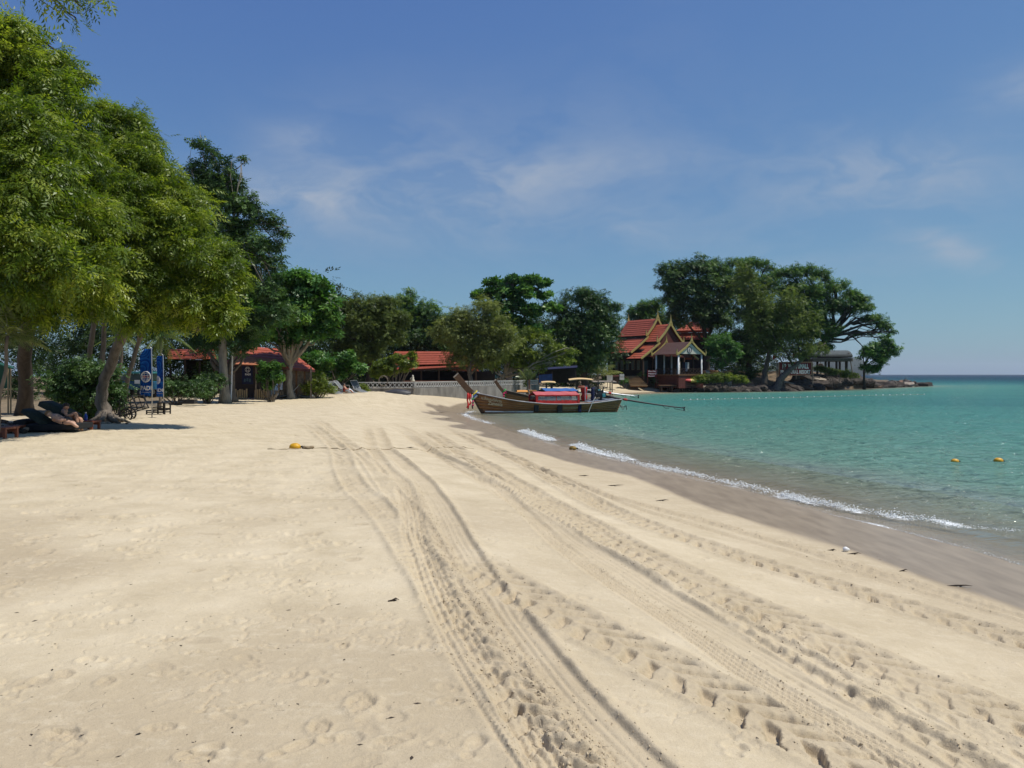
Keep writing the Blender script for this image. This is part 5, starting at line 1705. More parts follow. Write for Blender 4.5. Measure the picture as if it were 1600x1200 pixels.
# -- hip-roofed pavilion behind
O3 = P(1085, 585, 127.0)
pv = thing('rear_pavilion', 'pavilion with a two-tier red hipped roof behind the porch', 'pavilion', (O3.x, O3.y, 2.0))
def hip(c, r0, r1, z0, z1, rot, name):
    """four-sided roof ring from half-size r0 at z0 (top) to r1 at z1"""
    for k in range(4):
        a0, a1 = rot + k * math.pi / 2, rot + (k + 1) * math.pi / 2
        f_ = lambda r_, a_, z_: Vector((c.x + r_ * math.cos(a_), c.y + r_ * math.sin(a_), z_))
        rm_ = MB()
        roof_slope(rm_, f_(r0, a0, z0), f_(r0, a1, z0), f_(r1, a0, z1), f_(r1, a1, z1), 5, .04)
        bw(rm_, name, TILE_R, pv)
hip(O3, .15, 3.9, 11.5, 9.6, .5, 'upper_roof')
hip(O3, 3.2, 5.0, 9.2, 8.1, .5, 'lower_roof')
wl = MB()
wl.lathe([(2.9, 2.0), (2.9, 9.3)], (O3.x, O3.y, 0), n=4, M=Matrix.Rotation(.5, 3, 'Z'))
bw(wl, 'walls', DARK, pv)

# -- sea pavilion at the headland tip
O4 = P(1300, 585, 130.0)
sp_ = thing('sea_pavilion', 'grey-roofed open pavilion on posts at the headland tip', 'pavilion', (O4.x, O4.y, 2.2))
zc = lambda py_: CZ - (py_ - HOR) / F * 130.0
rm_ = MB()
xa, xb = P(1262, 0, 130).x, P(1323, 0, 130).x
n_ = 12
for k in range(n_):
    f0, f1 = k / n_, (k + 1) / n_
    y0, y1 = -2.4 + 4.8 * f0, -2.4 + 4.8 * f1
    z0, z1 = zc(557) + 1.05 * math.sin(math.pi * f0) ** .7, zc(557) + 1.05 * math.sin(math.pi * f1) ** .7
    rm_.slab([(xa, 130 + y0, z0), (xb, 130 + y0, z0), (xb, 130 + y1, z1), (xa, 130 + y1, z1)], .08)
bw(rm_, 'roof', mat('grey_roof', (.085, .10, .105), rough=.9, var=.25, scale=2), sp_)
for nm_, py0, py1, mt in (('eave_beam', 555, 559, WOOD_D), ('deck_beam', 560, 565, WOOD_G)):
    pm = MB()
    pm.box(((xa + xb) / 2, 130, (zc(py0) + zc(py1)) / 2), (xb - xa - (.1 if nm_ == 'eave_beam' else 0), 4.6, zc(py0) - zc(py1)))
    bw(pm, nm_, mt, sp_)
for k, px_ in enumerate((1264, 1277, 1290, 1295, 1307, 1312, 1322)):
    p0 = P(px_, 0, 128 + 3.6 * (k % 2))
    pm = MB()
    pm.box((p0.x, p0.y, (zc(564) + 1.2) / 2 + .3), (.28, .28, zc(564) - 1.0))
    bw(pm, 'post', WOOD_D, sp_)
for dx_ in (-.35, .35):
    pm = MB()
    b0 = P(1328, 584, 128)
    pm.tube([b0 + Vector((dx_ * 1.5, 0, -.4)), P(1326, 551, 128) + Vector((dx_ * .2, 0, 0))], [.09, .05], 6)
    bw(pm, 'prop_pole', WOOD_G, sp_)
dm = MB()
dm.lathe([(.02, -.06), (.52, -.06), (.55, 0), (.52, .06), (.02, .06)], P(1282, 573, 124), 18, 'Y')
gong = thing('round_gong', 'round brown gong disc left of the sea pavilion', 'gong', P(1282, 580, 124))
bw(dm, 'disc', mat('gong_brown', (.16, .10, .06), rough=.6, var=.4, scale=4), gong, smooth=False)
pm = MB()
pm.tube([P(1282, 584, 124.1), P(1282, 566, 124.1)], .05, 6)
bw(pm, 'stand', WOOD_D, gong)

# -- wooden steps, low jetty
steps = thing('wooden_steps', 'broad wooden steps from the sand up to the house', 'steps', P(992, 603, 107))
for k in range(8):
    f_ = k / 7
    y_ = 107.0 + 2.8 * f_
    z_ = .95 + 1.28 * f_
    xl_, xr_ = P(989 - 8 * f_ - 4, 0, y_).x, P(1012 - 14 * f_, 0, y_).x
    sm = MB()
    sm.box(((xl_ + xr_) / 2, y_, z_), (xr_ - xl_, .46, .10))
    bw(sm, 'tread', mat('step_wood', (.36, .25, .14), rough=.75, var=.3, scale=3, stretch=(.4, 3, 1), bump=.3), steps)
    sm = MB()
    sm.box(((xl_ + xr_) / 2, y_ + .18, z_ - .13), (xr_ - xl_ - .06, .06, .16))
    bw(sm, 'riser', WOOD_B, steps)
jet = thing('low_jetty', 'low wooden walkway on short posts over the rocks', 'jetty', P(1057, 607, 106.5))
ja, jb = P(1029, 601.5, 105.6), P(1086, 601.5, 107.8)
for k in range(17):
    a_, b_ = ja.lerp(jb, k / 17), ja.lerp(jb, (k + .9) / 17)
    sm = MB()
    sm.slab([a_ + Vector((0, -.75, 0)), b_ + Vector((0, -.75, 0)), b_ + Vector((0, .75, 0)), a_ + Vector((0, .75, 0))], .07)
    bw(sm, 'plank', mat('jetty_wood', (.24, .13, .075), rough=.75, var=.35, scale=4), jet)
sm = MB()
for dy_ in (-.6, .6):
    sm.bar(ja + Vector((.1, dy_, -.14)), jb + Vector((-.1, dy_, -.14)), .08, .14)
bw(sm, 'beam', WOOD_D, jet)
for k in range(4):
    for dy_ in (-.55, .55):
        p0 = ja.lerp(jb, .06 + .28 * k) + Vector((0, dy_, -.1))
        sm = MB()
        sm.tube([p0, Vector((p0.x, p0.y, .15))], .11, 7)
        bw(sm, 'post', WOOD_D, jet)

# -- signs
SIGN_R = mat('sign_red', (.20, .016, .022), rough=.55, var=.2, scale=2)
LETTER = mat('letter_white', (.80, .78, .75), rough=.5, var=.05)
bs = thing('resort_sign', 'big dark red board with white capital letters on the headland', 'sign', P(1243, 592, 117.5))
q = [P(1217, 587, 117.5), P(1268, 585.5, 117.5), P(1268, 566, 117.5), P(1217, 566, 117.5)]
mb = MB()
mb.prism(q, (0, .08, 0))
bw(mb, 'board', SIGN_R, bs)
fm = MB()
for i in range(4):
    fm.bar(q[i] + Vector((0, -.02, 0)), q[(i + 1) % 4] + Vector((0, -.02, 0)), .12, .14)
bw(fm, 'frame', mat('sign_frame', (.28, .17, .10), rough=.7, var=.3, scale=5), bs)
L0 = Vector(bs.location)
def onsign(px0, py0):
    o = P(px0, py0, 117.5) - L0 + Vector((0, -.03, 0))
    return lambda u, v: o + Vector((u, 0, v))
k_ = 117.5 / F
put_text('s1', 7.5 * k_, 41 * k_, onsign(1222.5, 576), 'lettering', LETTER, bs)
put_text('s2', 6.2 * k_, 46.5 * k_, onsign(1219.5, 584.2), 'lettering', LETTER, bs)
for px_ in (1215, 1270):
    pm = MB()
    p0 = P(px_, 597, 117.6)
    pm.tube([(p0.x, p0.y, 1.0), (p0.x, p0.y, P(0, 566, 117.5).z)], .07, 6)
    bw(pm, 'post', WOOD_G, bs)
ss = thing('path_sign', 'small brown signpost with three lines of white words by the steps', 'sign', P(1021, 597, 107.5))
for k, key in enumerate(('r1', 'r2', 'r3')):
    z_ = 579.6 + 3.6 * k
    mb = MB()
    mb.prism([P(1011.5, z_ + 2.2, 107.4), P(1026, z_ + 2.2, 107.4), P(1026, z_ - .9, 107.4), P(1011.5, z_ - .9, 107.4)], (0, .05, 0))
    bw(mb, 'board', SIGN_R, ss)
    o = P(1013.2, z_ + 1.7, 107.4) - Vector(ss.location) + Vector((0, -.015, 0))
    put_text(key, .19, .19 * (5.4, 5.6, 4.6)[k], lambda u, v, o=o: o + Vector((u, 0, v)), 'lettering', LETTER, ss)
for px_ in (1012, 1025.5):
    pm = MB()
    p0 = P(px_, 598, 107.5)
    pm.box((p0.x, p0.y, (1.2 + P(0, 577, 107.5).z) / 2), (.10, .08, P(0, 577, 107.5).z - 1.2))
    bw(pm, 'post', WOOD_R, ss)
for k, (pa, pb, ta, tb, lab) in enumerate(((948.3, 957.2, 586, 598, 'plain white notice board left of the steps'), (968.2, 975.3, 584.5, 593.6, 'two white notice panels on a post beside the steps'))):
    nb = thing('notice_board', lab, 'notice board', P((pa + pb) / 2, 600, 104.5))
    parts_ = [(ta, tb)] if k == 0 else [(ta, ta + 4.2), (ta + 4.8, tb)]
    for t0, t1 in parts_:
        mb = MB()
        mb.prism([P(pa, t1, 104.5), P(pb, t1, 104.5), P(pb, t0, 104.5), P(pa, t0, 104.5)], (0, .05, 0))
        bw(mb, 'panel', mat('notice_white', (.62, .62, .60), rough=.6, var=.25, scale=5), nb)
    for px_ in (pa + .8, pb - .8):
        pm = MB()
        p0 = P(px_, 0, 104.58)
        pm.box((p0.x, p0.y, 1.4), (.07, .06, 1.4))
        bw(pm, 'post', WOOD_D, nb)
mb = MB()
rb_ = thing('rubbish_box', 'dark red wooden box between the two notice boards', 'box', P(963, 600, 104.7))
mb.prism([P(958.5, 600, 104.7), P(966.7, 600, 104.7), P(966.7, 589, 104.7), P(958.5, 589, 104.7)], (0, .6, 0))
bw(mb, 'box_body', WOOD_D, rb_)
mb = MB()
mb.slab([P(957.8, 587.8, 104.6), P(967.2, 587.8, 104.6), P(967.2, 586.5, 105.4), P(957.8, 586.5, 105.4)], .06)
bw(mb, 'lid', WOOD_R, rb_)
# Thai flags beside the sign
for k, (px_, top, lab) in enumerate(((1213, 550, 'pole with a limp red and white flag left of the big sign'), (1244, 544, 'pole with a limp red flag above the big sign'))):
    fg = thing('flag_pole', lab, 'flag', P(px_, 590, 116.5))
    pm = MB()
    pm.tube([P(px_, 592, 116.5), P(px_, top, 116.5)], .045, 6)
    bw(pm, 'pole', WOOD_G, fg)
    for j, (mt, y0, y1) in enumerate(((WHITE, top + 1, top + 4), (RED, top + 4, top + 10)) if k == 0 else ((WHITE, top - 2, top + 4), (NAVY, top + 4, top + 8), (RED, top + 8, top + 14))):
        cm = MB()
        for i in range(4):
            a_ = P(px_ - i * 1.3 - .3, y0 + i * .5, 116.5 + .1 * (i % 2))
            b_ = P(px_ - (i + 1) * 1.3 - .3, y0 + (i + 1) * .5, 116.5 + .1 * ((i + 1) % 2))
            h_ = Vector((0, 0, (y1 - y0) / F * 116.5))
            cm.slab([a_, b_, b_ - h_, a_ - h_], .015)
        bw(cm, 'cloth_band', mt, fg)

# ---------------------------------------------------------------- long-tail boats
HULL = mat('varnished_hull', (.29, .125, .034), rough=.38, var=.5, scale=3.0, bump=.15, stretch=(.5, 2, 5), spec=.5)
HULL_D = mat('dark_hull_wood', (.060, .030, .016), rough=.45, var=.4, scale=4, bump=.15, spec=.5)
HULLBLK = mat('bottom_black', (.012, .012, .013), rough=.5)
PLASTIC = mat('clear_plastic', (.35, .36, .37), rough=.12, var=.3, scale=2, spec=.8, alpha=.38)
SASH = [mat('sash_' + n_, c_, rough=.7, var=.15, scale=5) for n_, c_ in (('white', (.75, .74, .72)), ('yellow', (.62, .48, .06)), ('blue', (.05, .16, .42)), ('red', (.55, .03, .025)), ('pink', (.60, .05, .13)), ('green', (.06, .32, .07)))]


class Hull:
    def __init__(s, L, k=1.0):
        s.L = L
        q = L / 9.75
        s.gx = [0, 1 * q, 2 * q, 3 * q, 4.5 * q, 6 * q, 7.5 * q, 8.7 * q, L]
        s.gzv = [z * k for z in (1.36, 1.14, .92, .75, .60, .56, .60, .72, .84)]
        s.hx = [0, .7 * q, 1.5 * q, 3 * q, 5 * q, 7 * q, 8.5 * q, L]
        s.hb = [.07, .36, .60, .84, .94, .88, .70, .50]
    def g(s, x): return float(np.interp(x, s.gx, s.gzv))
    def b(s, x): return float(np.interp(x, s.hx, s.hb))
    def kz(s, x): return -.28 + .10 * max(0, 1 - x / 2.0)
    def pt(s, t_, u, sg=1, out=0.0):
        x0 = .85 * (1 - u) ** 1.2
        x = x0 + (s.L - .35 * (1 - u) - x0) * t_
        k, g = s.kz(x), s.g(x)
        y = s.b(x) * (.10 + .90 * u ** .62) * (1 if t_ > 0 else .6) + out
        return Vector((x, sg * y, k + (g - k) * u))
    def side_y(s, x, z):
        k, g = s.kz(x), s.g(x)
        u = min(1, max(.02, (z - k) / (g - k)))
        x0 = .85 * (1 - u) ** 1.2
        t_ = (x - x0) / (s.L - .35 * (1 - u) - x0)
        return abs(s.pt(max(0, t_), u).y)


def longtail(label, bow, stern, L, opts, group='long-tail boats'):
    bow, stern = Vector(bow), Vector(stern)
    rz = math.atan2(stern.y - bow.y, stern.x - bow.x)
    root = thing('longtail_boat', label, 'boat', bow, rz, group)
    h = Hull(L, opts.get('k', 1.0))
    NT_ = 26
    us = [0, .2, .36, .5, .63, .75, .87, 1.0]
    for i in range(7):                                     # strakes, each slightly lapped over the one below
        mb = MB()
        for sg in (-1, 1):
            lo = [h.pt(t_ / NT_, us[i], sg, .012) for t_ in range(NT_ + 1)]
            hi = [h.pt(t_ / NT_, us[i + 1] + (.02 if i < 6 else 0), sg, .0) for t_ in range(NT_ + 1)]
            lo2 = [p - Vector((0, sg * .05, 0)) for p in lo]
            hi2 = [p - Vector((0, sg * .05, 0)) for p in hi]
            n = NT_ + 1
            fs = []
            for j in range(NT_):
                f_ = [(j, j + 1, n + j + 1, n + j), (2 * n + j, 3 * n + j, 3 * n + j + 1, 2 * n + j + 1), (j, 2 * n + j, 2 * n + j + 1, j + 1), (n + j, n + j + 1, 3 * n + j + 1, 3 * n + j)]
                fs += f_ if sg < 0 else [tuple(reversed(q)) for q in f_]
            mb.add(lo + hi + lo2 + hi2, fs)
        mb.build('hull_plank', HULLBLK if i == 0 else (HULL if i < 6 else HULL_D if opts.get('darktop') else HULL), root, smooth=True)
    mb = MB()                                              # transom and floor
    tr_ = [h.pt(1, u, sg) for sg in (-1, 1) for u in (us if sg < 0 else us[::-1])]
    mb.prism(tr_, (-.05, 0, 0))
    mb.build('transom', HULL_D, root)
    mb = MB()
    for j in range(14):
        x0, x1 = .7 + (L - 1.0) * j / 14, .7 + (L - 1.0) * (j + .94) / 14
        z_ = .16 + (.35 if j in (0, 1) else 0) + (.3 if j > 11 else 0)
        mb.box(((x0 + x1) / 2, 0, z_), (x1 - x0, 2 * h.b(x0) * .72, .04))
    mb.build('floor_boards', WOOD_G, root)
    for sg in (-1, 1):
        mb = MB()
        mb.tube([h.pt(t_ / 30, 1.0, sg, .02) + Vector((0, 0, .01)) for t_ in range(31)], .038, 6)
        mb.build('gunwale', opts.get('rail', WOOD_G), root, smooth=True)
    # bow cheeks, stem and the tall bow post
    mb = MB()
    for sg in (-1, 1):
        q = [h.pt(.0, .22, sg, .03), h.pt(.10, .25, sg, .03), h.pt(.03, 1.0, sg, .03), h.pt(0, 1.0, sg, .03)]
        mb.slab(q if sg < 0 else q[::-1], .03)
    mb.build('bow_cheek', HULL_D, root)
    mb = MB()
    mb.tube([h.pt(0, u, 0) * 1.0 + Vector((-.02, 0, 0)) for u in np.linspace(0, 1, 8)], .085, 7)
    mb.build('stem', HULL_D, root, smooth=True)
    px0, pz0, px1, pz1 = opts.get('post', (.22, 1.05, -1.02, 2.42))
    mb = MB()
    wd = opts.get('post_w', .20)
    d = Vector((px1 - px0, 0, pz1 - pz0)).normalized()
    n = Vector((-d.z, 0, d.x))
    a, b = Vector((px0, 0, pz0)), Vector((px1, 0, pz1))
    mid = a.lerp(b, .5) + n * .03
    mb.prism([a + n * wd + Vector((0, -.07, 0)), mid + n * wd * .92 + Vector((0, -.07, 0)), b + n * wd * .95 + Vector((0, -.07, 0)), b - n * wd * .95 + Vector((0, -.07, 0)), mid - n * wd * .92 + Vector((0, -.07, 0)), a - n * wd + Vector((0, -.07, 0))], (0, .14, 0))
    mb.build('bow_post', mat('post_wood', (.105, .052, .024), rough=.5, var=.35, scale=4, stretch=(1, 1, 3)), root, bevel=.02)
    mb = MB()
    mb.prism([b + n * wd + Vector((0, -.085, 0)), b + n * wd + d * .06 + Vector((0, -.085, 0)), b - n * wd + d * .06 + Vector((0, -.085, 0)), b - n * wd + Vector((0, -.085, 0))], (0, .17, 0))
    mb.build('post_cap', STONE_L, root)
    # sashes tied round the bow post, with hanging tails
    for k, (f_, mt) in enumerate(opts['sashes']):
        c = Vector((px0 + .05, 0, pz0 + .05)) + d * (.02 + .10 * k)
        ring_ = [c + n * (wd * 1.22 * math.cos(2 * math.pi * j / 14)) + Vector((0, .15 * math.sin(2 * math.pi * j / 14), 0)) for j in range(15)]
        mb = MB()
        mb.tube(ring_, .062, 6, jit=.35)
        mb.build('sash', mt, root, smooth=True)
    for (x_, z0_, ln, w_, mt) in opts['tails']:
        mb = MB()
        pts = [Vector((x_ + .03 * math.sin(j * 1.7), -.13 + .02 * math.sin(j * 2.2), z0_ - ln * j / 6)) for j in range(7)]
        mb.tube(pts, [w_ * (.45 if j == 0 else .8 + .25 * math.sin(j * 1.3)) for j in range(7)], 6, jit=.3)
        mb.build('sash_tail', mt, root, smooth=True)
    if 'canopy' in opts:
        x0, x1, ze, zr, roofm, framem, clear = opts['canopy']
        w0 = h.b((x0 + x1) / 2) * .88
        mb = MB()
        nq = 8
        for sg in (-1, 1):
            for j in range(nq):
                xa_, xb_ = x0 + (x1 - x0) * j / nq, x0 + (x1 - x0) * (j + 1) / nq
                sa, sb = .02 * math.sin(j * 2.4), .02 * math.sin((j + 1) * 2.4)
                q = [(xa_, 0, zr + sa), (xb_, 0, zr + sb), (xb_, sg * w0, ze + sb), (xa_, sg * w0, ze + sa)]
                mb.slab(q if sg < 0 else q[::-1], .02)
        mb.build('canopy_roof', roofm, root)
        mb = MB()
        for sg in (-1, 1):
            for x_ in (x0, (x0 + x1) / 2 - .1, x1):
                mb.bar((x_, sg * w0 * .98, h.g(x_) - .1), (x_, sg * w0 * .98, ze), .05)
            mb.bar((x0, sg * w0, ze - .02), (x1, sg * w0, ze - .02), .06, .08)
        mb.build('canopy_frame', framem, root)
        if clear:
            for sg in (-1, 1):
                mb = MB()
                mb.slab([(x0 + .05, sg * (w0 + .01), .82), (x1 - .05, sg * (w0 + .01), .82), (x1 - .05, sg * (w0 - .01), ze - .07), (x0 + .05, sg * (w0 - .01), ze - .07)][::(-sg)], .008)
                mb.build('clear_curtain', PLASTIC, root)
                mb = MB()
                for j in range(12):
                    xa_, xb_ = x0 + (x1 - x0) * j / 12, x0 + (x1 - x0) * (j + 1) / 12
                    oa, ob = .02 * (j % 2), .02 * ((j + 1) % 2)
                    q = [(xa_, sg * (w0 + .02 + oa), .56), (xb_, sg * (w0 + .02 + ob), .56), (xb_, sg * (w0 + .012), .80), (xa_, sg * (w0 + .012), .84 + .03 * math.sin(j))]
                    mb.slab(q[::(-sg)], .008)
                mb.build('lower_curtain', framem, root)
                for x_ in (x0 + .02, x1 - .12):
                    mb = MB()
                    mb.box((x_ + .05, sg * (w0 + .03), (.58 + ze) / 2), (.14, .02, ze - .6))
                    mb.build('curtain_edge', framem, root)
    for x_, w_, zt, zb, mt in opts.get('fenders', ()):
        mb = MB()
        yb = -h.side_y(x_, .3) - .07
        mb.prism([(x_ - w_ / 2, yb - .09, zt), (x_ + w_ / 2, yb - .09, zt), (x_ + w_ * .42, yb - .07, zb), (x_ - w_ * .42, yb - .07, zb)], (0, .17, 0))
        mb.build('fender', mt, root, bevel=.05)
    # engine on its swivel post and the long tail shaft
    ex, ez = opts.get('engine', (8.7, 1.12))
    eb = MB()
    eb.box((ex, 0, ez), (.62, .34, .30))
    eb.box((ex - .05, 0, ez + .22), (.40, .26, .18))
    eb.lathe([(.02, -.06), (.17, -.06), (.19, 0), (.17, .06), (.02, .06)], (ex - .36, 0, ez), 14, 'X')
    eb.build('engine', BLACK, root, bevel=.02)
    mb = MB()
    mb.box((ex + .12, -.20, ez - .02), (.22, .10, .24))
    mb.build('fuel_tank', TEAL, root, bevel=.03)
    mb = MB()
    mb.tube([(ex + .1, -.05, ez + .3), (ex + .16, -.08, ez + .55), (ex + .42, -.1, ez + .50)], .045, 6)
    mb.tube([(ex - .2, .1, ez + .28), (ex - .28, .12, ez + .46), (ex - .62, .2, ez + .40)], .03, 6)
    mb.build('exhaust', BLACK, root, smooth=True)
    mb = MB()
    mb.tube([(ex, 0, .25), (ex, 0, ez - .1)], .07, 7)
    mb.tube([(ex - .05, .3, ez - .3), (ex - .05, -.3, ez - .3)], .05, 6)
    mb.build('swivel', BLACK, root)
    mb = MB()
    mb.tube([(ex - .3, .05, ez + .05), (ex - 1.1, .15, ez + .10), (ex - 1.9, .22, ez + .06)], [.03, .025, .022], 6)
    mb.build('tiller', GREYM, root)
    sx_, sz_ = opts.get('tail', (ex + 5.3, .22))
    a, b = Vector((ex + .25, 0, ez - .05)), Vector((sx_, opts.get('tail_y', -.1), sz_))
    mb = MB()
    mb.tube([a.lerp(b, j / 8) + Vector((0, 0, -.05 * math.sin(math.pi * j / 8))) for j in range(9)], np.linspace(.075, .035, 9), 7)
    sh = mb.build('tail_shaft', opts.get('shaft', BLACK), root, smooth=True)
    mb = MB()
    m_ = a.lerp(b, .26)
    mb.tube([m_ - (b - a).normalized() * .12 + Vector((0, 0, -.035)), m_ + (b - a).normalized() * .12 + Vector((0, 0, -.035))], .085, 7)
    mb.build('shaft_band', RED, sh)
    mb = MB()
    dd = (b - a).normalized()
    for k in range(3):
        ang = 2.1 * k + .4
        v = Vector((0, math.cos(ang), math.sin(ang)))
        mb.slab([b + v * .02 - dd * .03, b + v * .16 - dd * .05, b + v * .17 + dd * .05, b + v * .03 + dd * .03], .012)
    mb.build('propeller', BLACK, sh)
    mb = MB()
    q = b - dd * .75
    mb.tube([q, q + Vector((.1, 0, -.16)), q + Vector((.42, 0, -.22)), b + Vector((.06, 0, -.17)), b + Vector((.06, 0, 0))], .018, 5)
    mb.tube([q - dd * .9, q - dd * .55 + Vector((0, 0, -.20)), q - dd * .35 + Vector((0, 0, -.21)), q - dd * .3], .016, 5)
    mb.build('skeg', BLACK, sh)
    return root, h


b1, h1 = longtail('brown wooden long-tail boat with red roof, bow on the sand', (-2.55, 49.0, 0), (7.25, 51.5, 0), 10.05, dict(
    sashes=[(0, SASH[0]), (0, SASH[2]), (0, SASH[1])],
    tails=[(-.30, 1.32, .95, .085, SASH[3]), (-.16, 1.28, .72, .06, SASH[3]), (-.02, 1.22, .55, .06, SASH[0]), (.04, 1.05, .38, .06, SASH[5]), (.02, .86, .36, .075, SASH[4]), (.0, .55, .2, .05, NAVY), (-.28, .48, .16, .04, BLACK)],
    canopy=(4.0, 6.95, 1.16, 1.36, PINKR, RED, True), rail=mat('rail_grey', (.34, .33, .33), rough=.5),
    fenders=[(4.05, .36, .66, .10, BLACK), (5.6, .38, .60, .02, BLACK), (6.98, .24, .55, .05, NAVY)],
    engine=(8.75, 1.12), tail=(14.45, .22), tail_y=-.7))
LETTER_Y = mat('letter_cream', (.66, .56, .36), rough=.5, var=.1)
def hull_text(h, x0, z0, slope):
    def fn(u, v):
        x, z = x0 + u, z0 + v - slope * u
        return Vector((x, -h.side_y(x, z) - .022, z))
    return fn
put_text('thai', .22, 1.26, hull_text(h1, .55, .93, .20), 'lettering', LETTER_Y, b1)
put_text('zan', .23, .92, hull_text(h1, .95, .58, .13), 'lettering', LETTER_Y, b1)
put_text('side', .085, 1.05, hull_text(h1, 5.85, .28, -.01), 'lettering', LETTER_Y, b1)
mb = MB()
qa = [Vector((x_, -h1.side_y(x_, .13) - .03, .13 - .012 * (x_ - .9))) for x_ in np.linspace(.80, 3.9, 14)]
for p, q in zip(qa[:-1], qa[1:]): mb.bar(p, q, .02, .075)
mb.build('boot_stripe', WHITE, b1)
mb = MB()                                                   # white mooring line hanging over the side
rp = []
for j in range(13):
    f_ = j / 12
    rp.append(Vector((8.05 - .55 * f_ ** 1.2, -h1.b(8.0) - .08 - .06 * f_, 1.02 - 1.06 * f_ ** 1.5)))
mb.tube(rp, .022, 6)
mb.build('mooring_line', mat('rope_white', (.62, .60, .54), rough=.8), b1, smooth=True)
mb = MB()
for k in range(3):
    mb.tube([(10.0, -.25 + .08 * k, .45), (10.2, -.3, .35 - .1 * k), (10.42, -.32 + .06 * k, .42), (10.45, -.32, .12)], .018, 5)
mb.build('rudder_hooks', BLACK, b1)
mb = MB()
for j in range(5):
    mb.slab([(7.6 + .45 * j, -.62, .70 + .03 * j), (8.05 + .45 * j, -.60, .72 + .03 * j), (8.05 + .45 * j, .5, .78 + .03 * j), (7.6 + .45 * j, .5, .74 + .03 * j + .05 * (j % 2))], .03)
mb.build('rear_tarp', mat('tarp_grey', (.22, .24, .28), rough=.5, var=.5, scale=3, bump=.5), b1)
for x_ in (7.45, 7.75):
    mb = MB()
    mb.tube([(x_, -.55 + .5 * (x_ > 7.5), .35), (x_, -.5 + .5 * (x_ > 7.5), 1.75)], .03, 6)
    mb.build('stanchion', GREYM, b1)

b2, h2b = longtail('second long-tail boat with a blue roof behind the first', P(786, 628, 57.5) * 1.0 - Vector((0, 0, P(786, 628, 57.5).z)), Vector((8.0, 60.5, 0)), 8.9, dict(
    k=.98, sashes=[(0, SASH[4]), (0, SASH[4]), (0, SASH[5])], tails=[(.0, 1.15, .3, .09, SASH[4]), (.14, 1.1, .28, .06, SASH[5])],
    post=(.16, 1.05, -.62, 2.02), post_w=.12, canopy=(3.1, 5.75, 1.22, 1.42, BLUE, NAVY, False), engine=(7.7, 1.22), tail=(11.3, .78), shaft=GREYM, darktop=True))
# what lies and stands on the boats
def local(root, x, y, z):
    return Matrix.Rotation(root.rotation_euler.z, 4, 'Z') @ Vector((x, y, z)) + Vector(root.location)
def hang(label, loc, w_, ht, mt, cat, name, seed):
    r = np.random.default_rng(seed)
    t_ = thing(name, label, cat, loc)
    mb = MB()
    n = 7
    prof = []
    for j in range(n):
        f_ = j / (n - 1)
        prof.append((max(.02, w_ * (.35 + .65 * math.sin(math.pi * min(1, .25 + .6 * f_))) * (1 + .15 * r.normal())), ht * (1 - f_)))
    mb.lathe(prof[::-1], n=9)
    mb.v = [(v[0] * (1 + .2 * math.sin(v[2] * 9)), v[1] * .6, v[2]) for v in mb.v]
    mb.build('cloth', mt, t_, smooth=True)
    return t_
hang('bundle of red life vests hung on the boat stanchions', local(b1, 7.55, .0, .72), .20, .95, RED, 'life vests', 'life_vests', 1)
hang('pinkish cloth draped on top of the boat stanchions', local(b1, 7.4, .02, 1.58), .24, .16, mat('coral_cloth', (.60, .20, .12), rough=.7), 'cloth', 'draped_cloth', 2)
hang('dark navy cover standing upright beside the boat engine', local(b1, 8.12, -.1, .60), .15, 1.05, NAVY, 'cover', 'engine_cover', 3)
# cream sunshades and orange awnings behind the boats
def shade(label, pl, pr, py_, Y, mt, bend, posts, name='sunshade', ground_z=None):
    gzz = ground_z if ground_z is not None else gz((pl + pr - 1600) / 2 / F * Y, Y)
    t_ = thing(name, label, 'sunshade', ((pl + pr - 1600) / 2 / F * Y, Y, gzz))
    mb = MB()
    n = 8
    for j in range(n):
        a_, b_ = j / n, (j + 1) / n
        za, zb = bend * math.sin(math.pi * (.25 + .5 * a_)), bend * math.sin(math.pi * (.25 + .5 * b_))
        p, q = P(pl + (pr - pl) * a_, py_ - 0, Y), P(pl + (pr - pl) * b_, py_, Y)
        mb.slab([p + Vector((0, -.8, za)), q + Vector((0, -.8, zb)), q + Vector((0, .8, zb + .1)), p + Vector((0, .8, za + .1))], .06)
    bw(mb, 'roof', mt, t_)
    for f_ in posts:
        p = P(pl + (pr - pl) * f_, py_, Y)
        for dy_ in (-.65, .65):
            mb = MB()
            mb.box((p.x, p.y + dy_, (p.z + gzz) / 2 + .1), (.08, .08, p.z - gzz + .12))
            bw(mb, 'post', WOOD_D, t_)
    return t_
shade('cream arched sunshade above the boats near the steps', 889, 926, 598, 62.0, CREAM, .30, (.35, .62), ground_z=.05)
shade('flat brown sunshade beside the cream arched one', 926, 962, 597.5, 64.0, WOOD_G, .05, (.2, .8), ground_z=.1)
shade('small cream sunshade over a dark bench on the sand', 846, 868, 600, 66.0, CREAM, .16, (.35, .7))
shade('low orange awning on the second boat', 806.5, 826, 613, 58.6, ORANGE, .06, (.03, .95), name='awning', ground_z=.5)
tb = thing('orange_tub', 'orange square tub beside the low orange awning', 'tub', local(b2, 2.35, -.1, .58))
mb = MB()
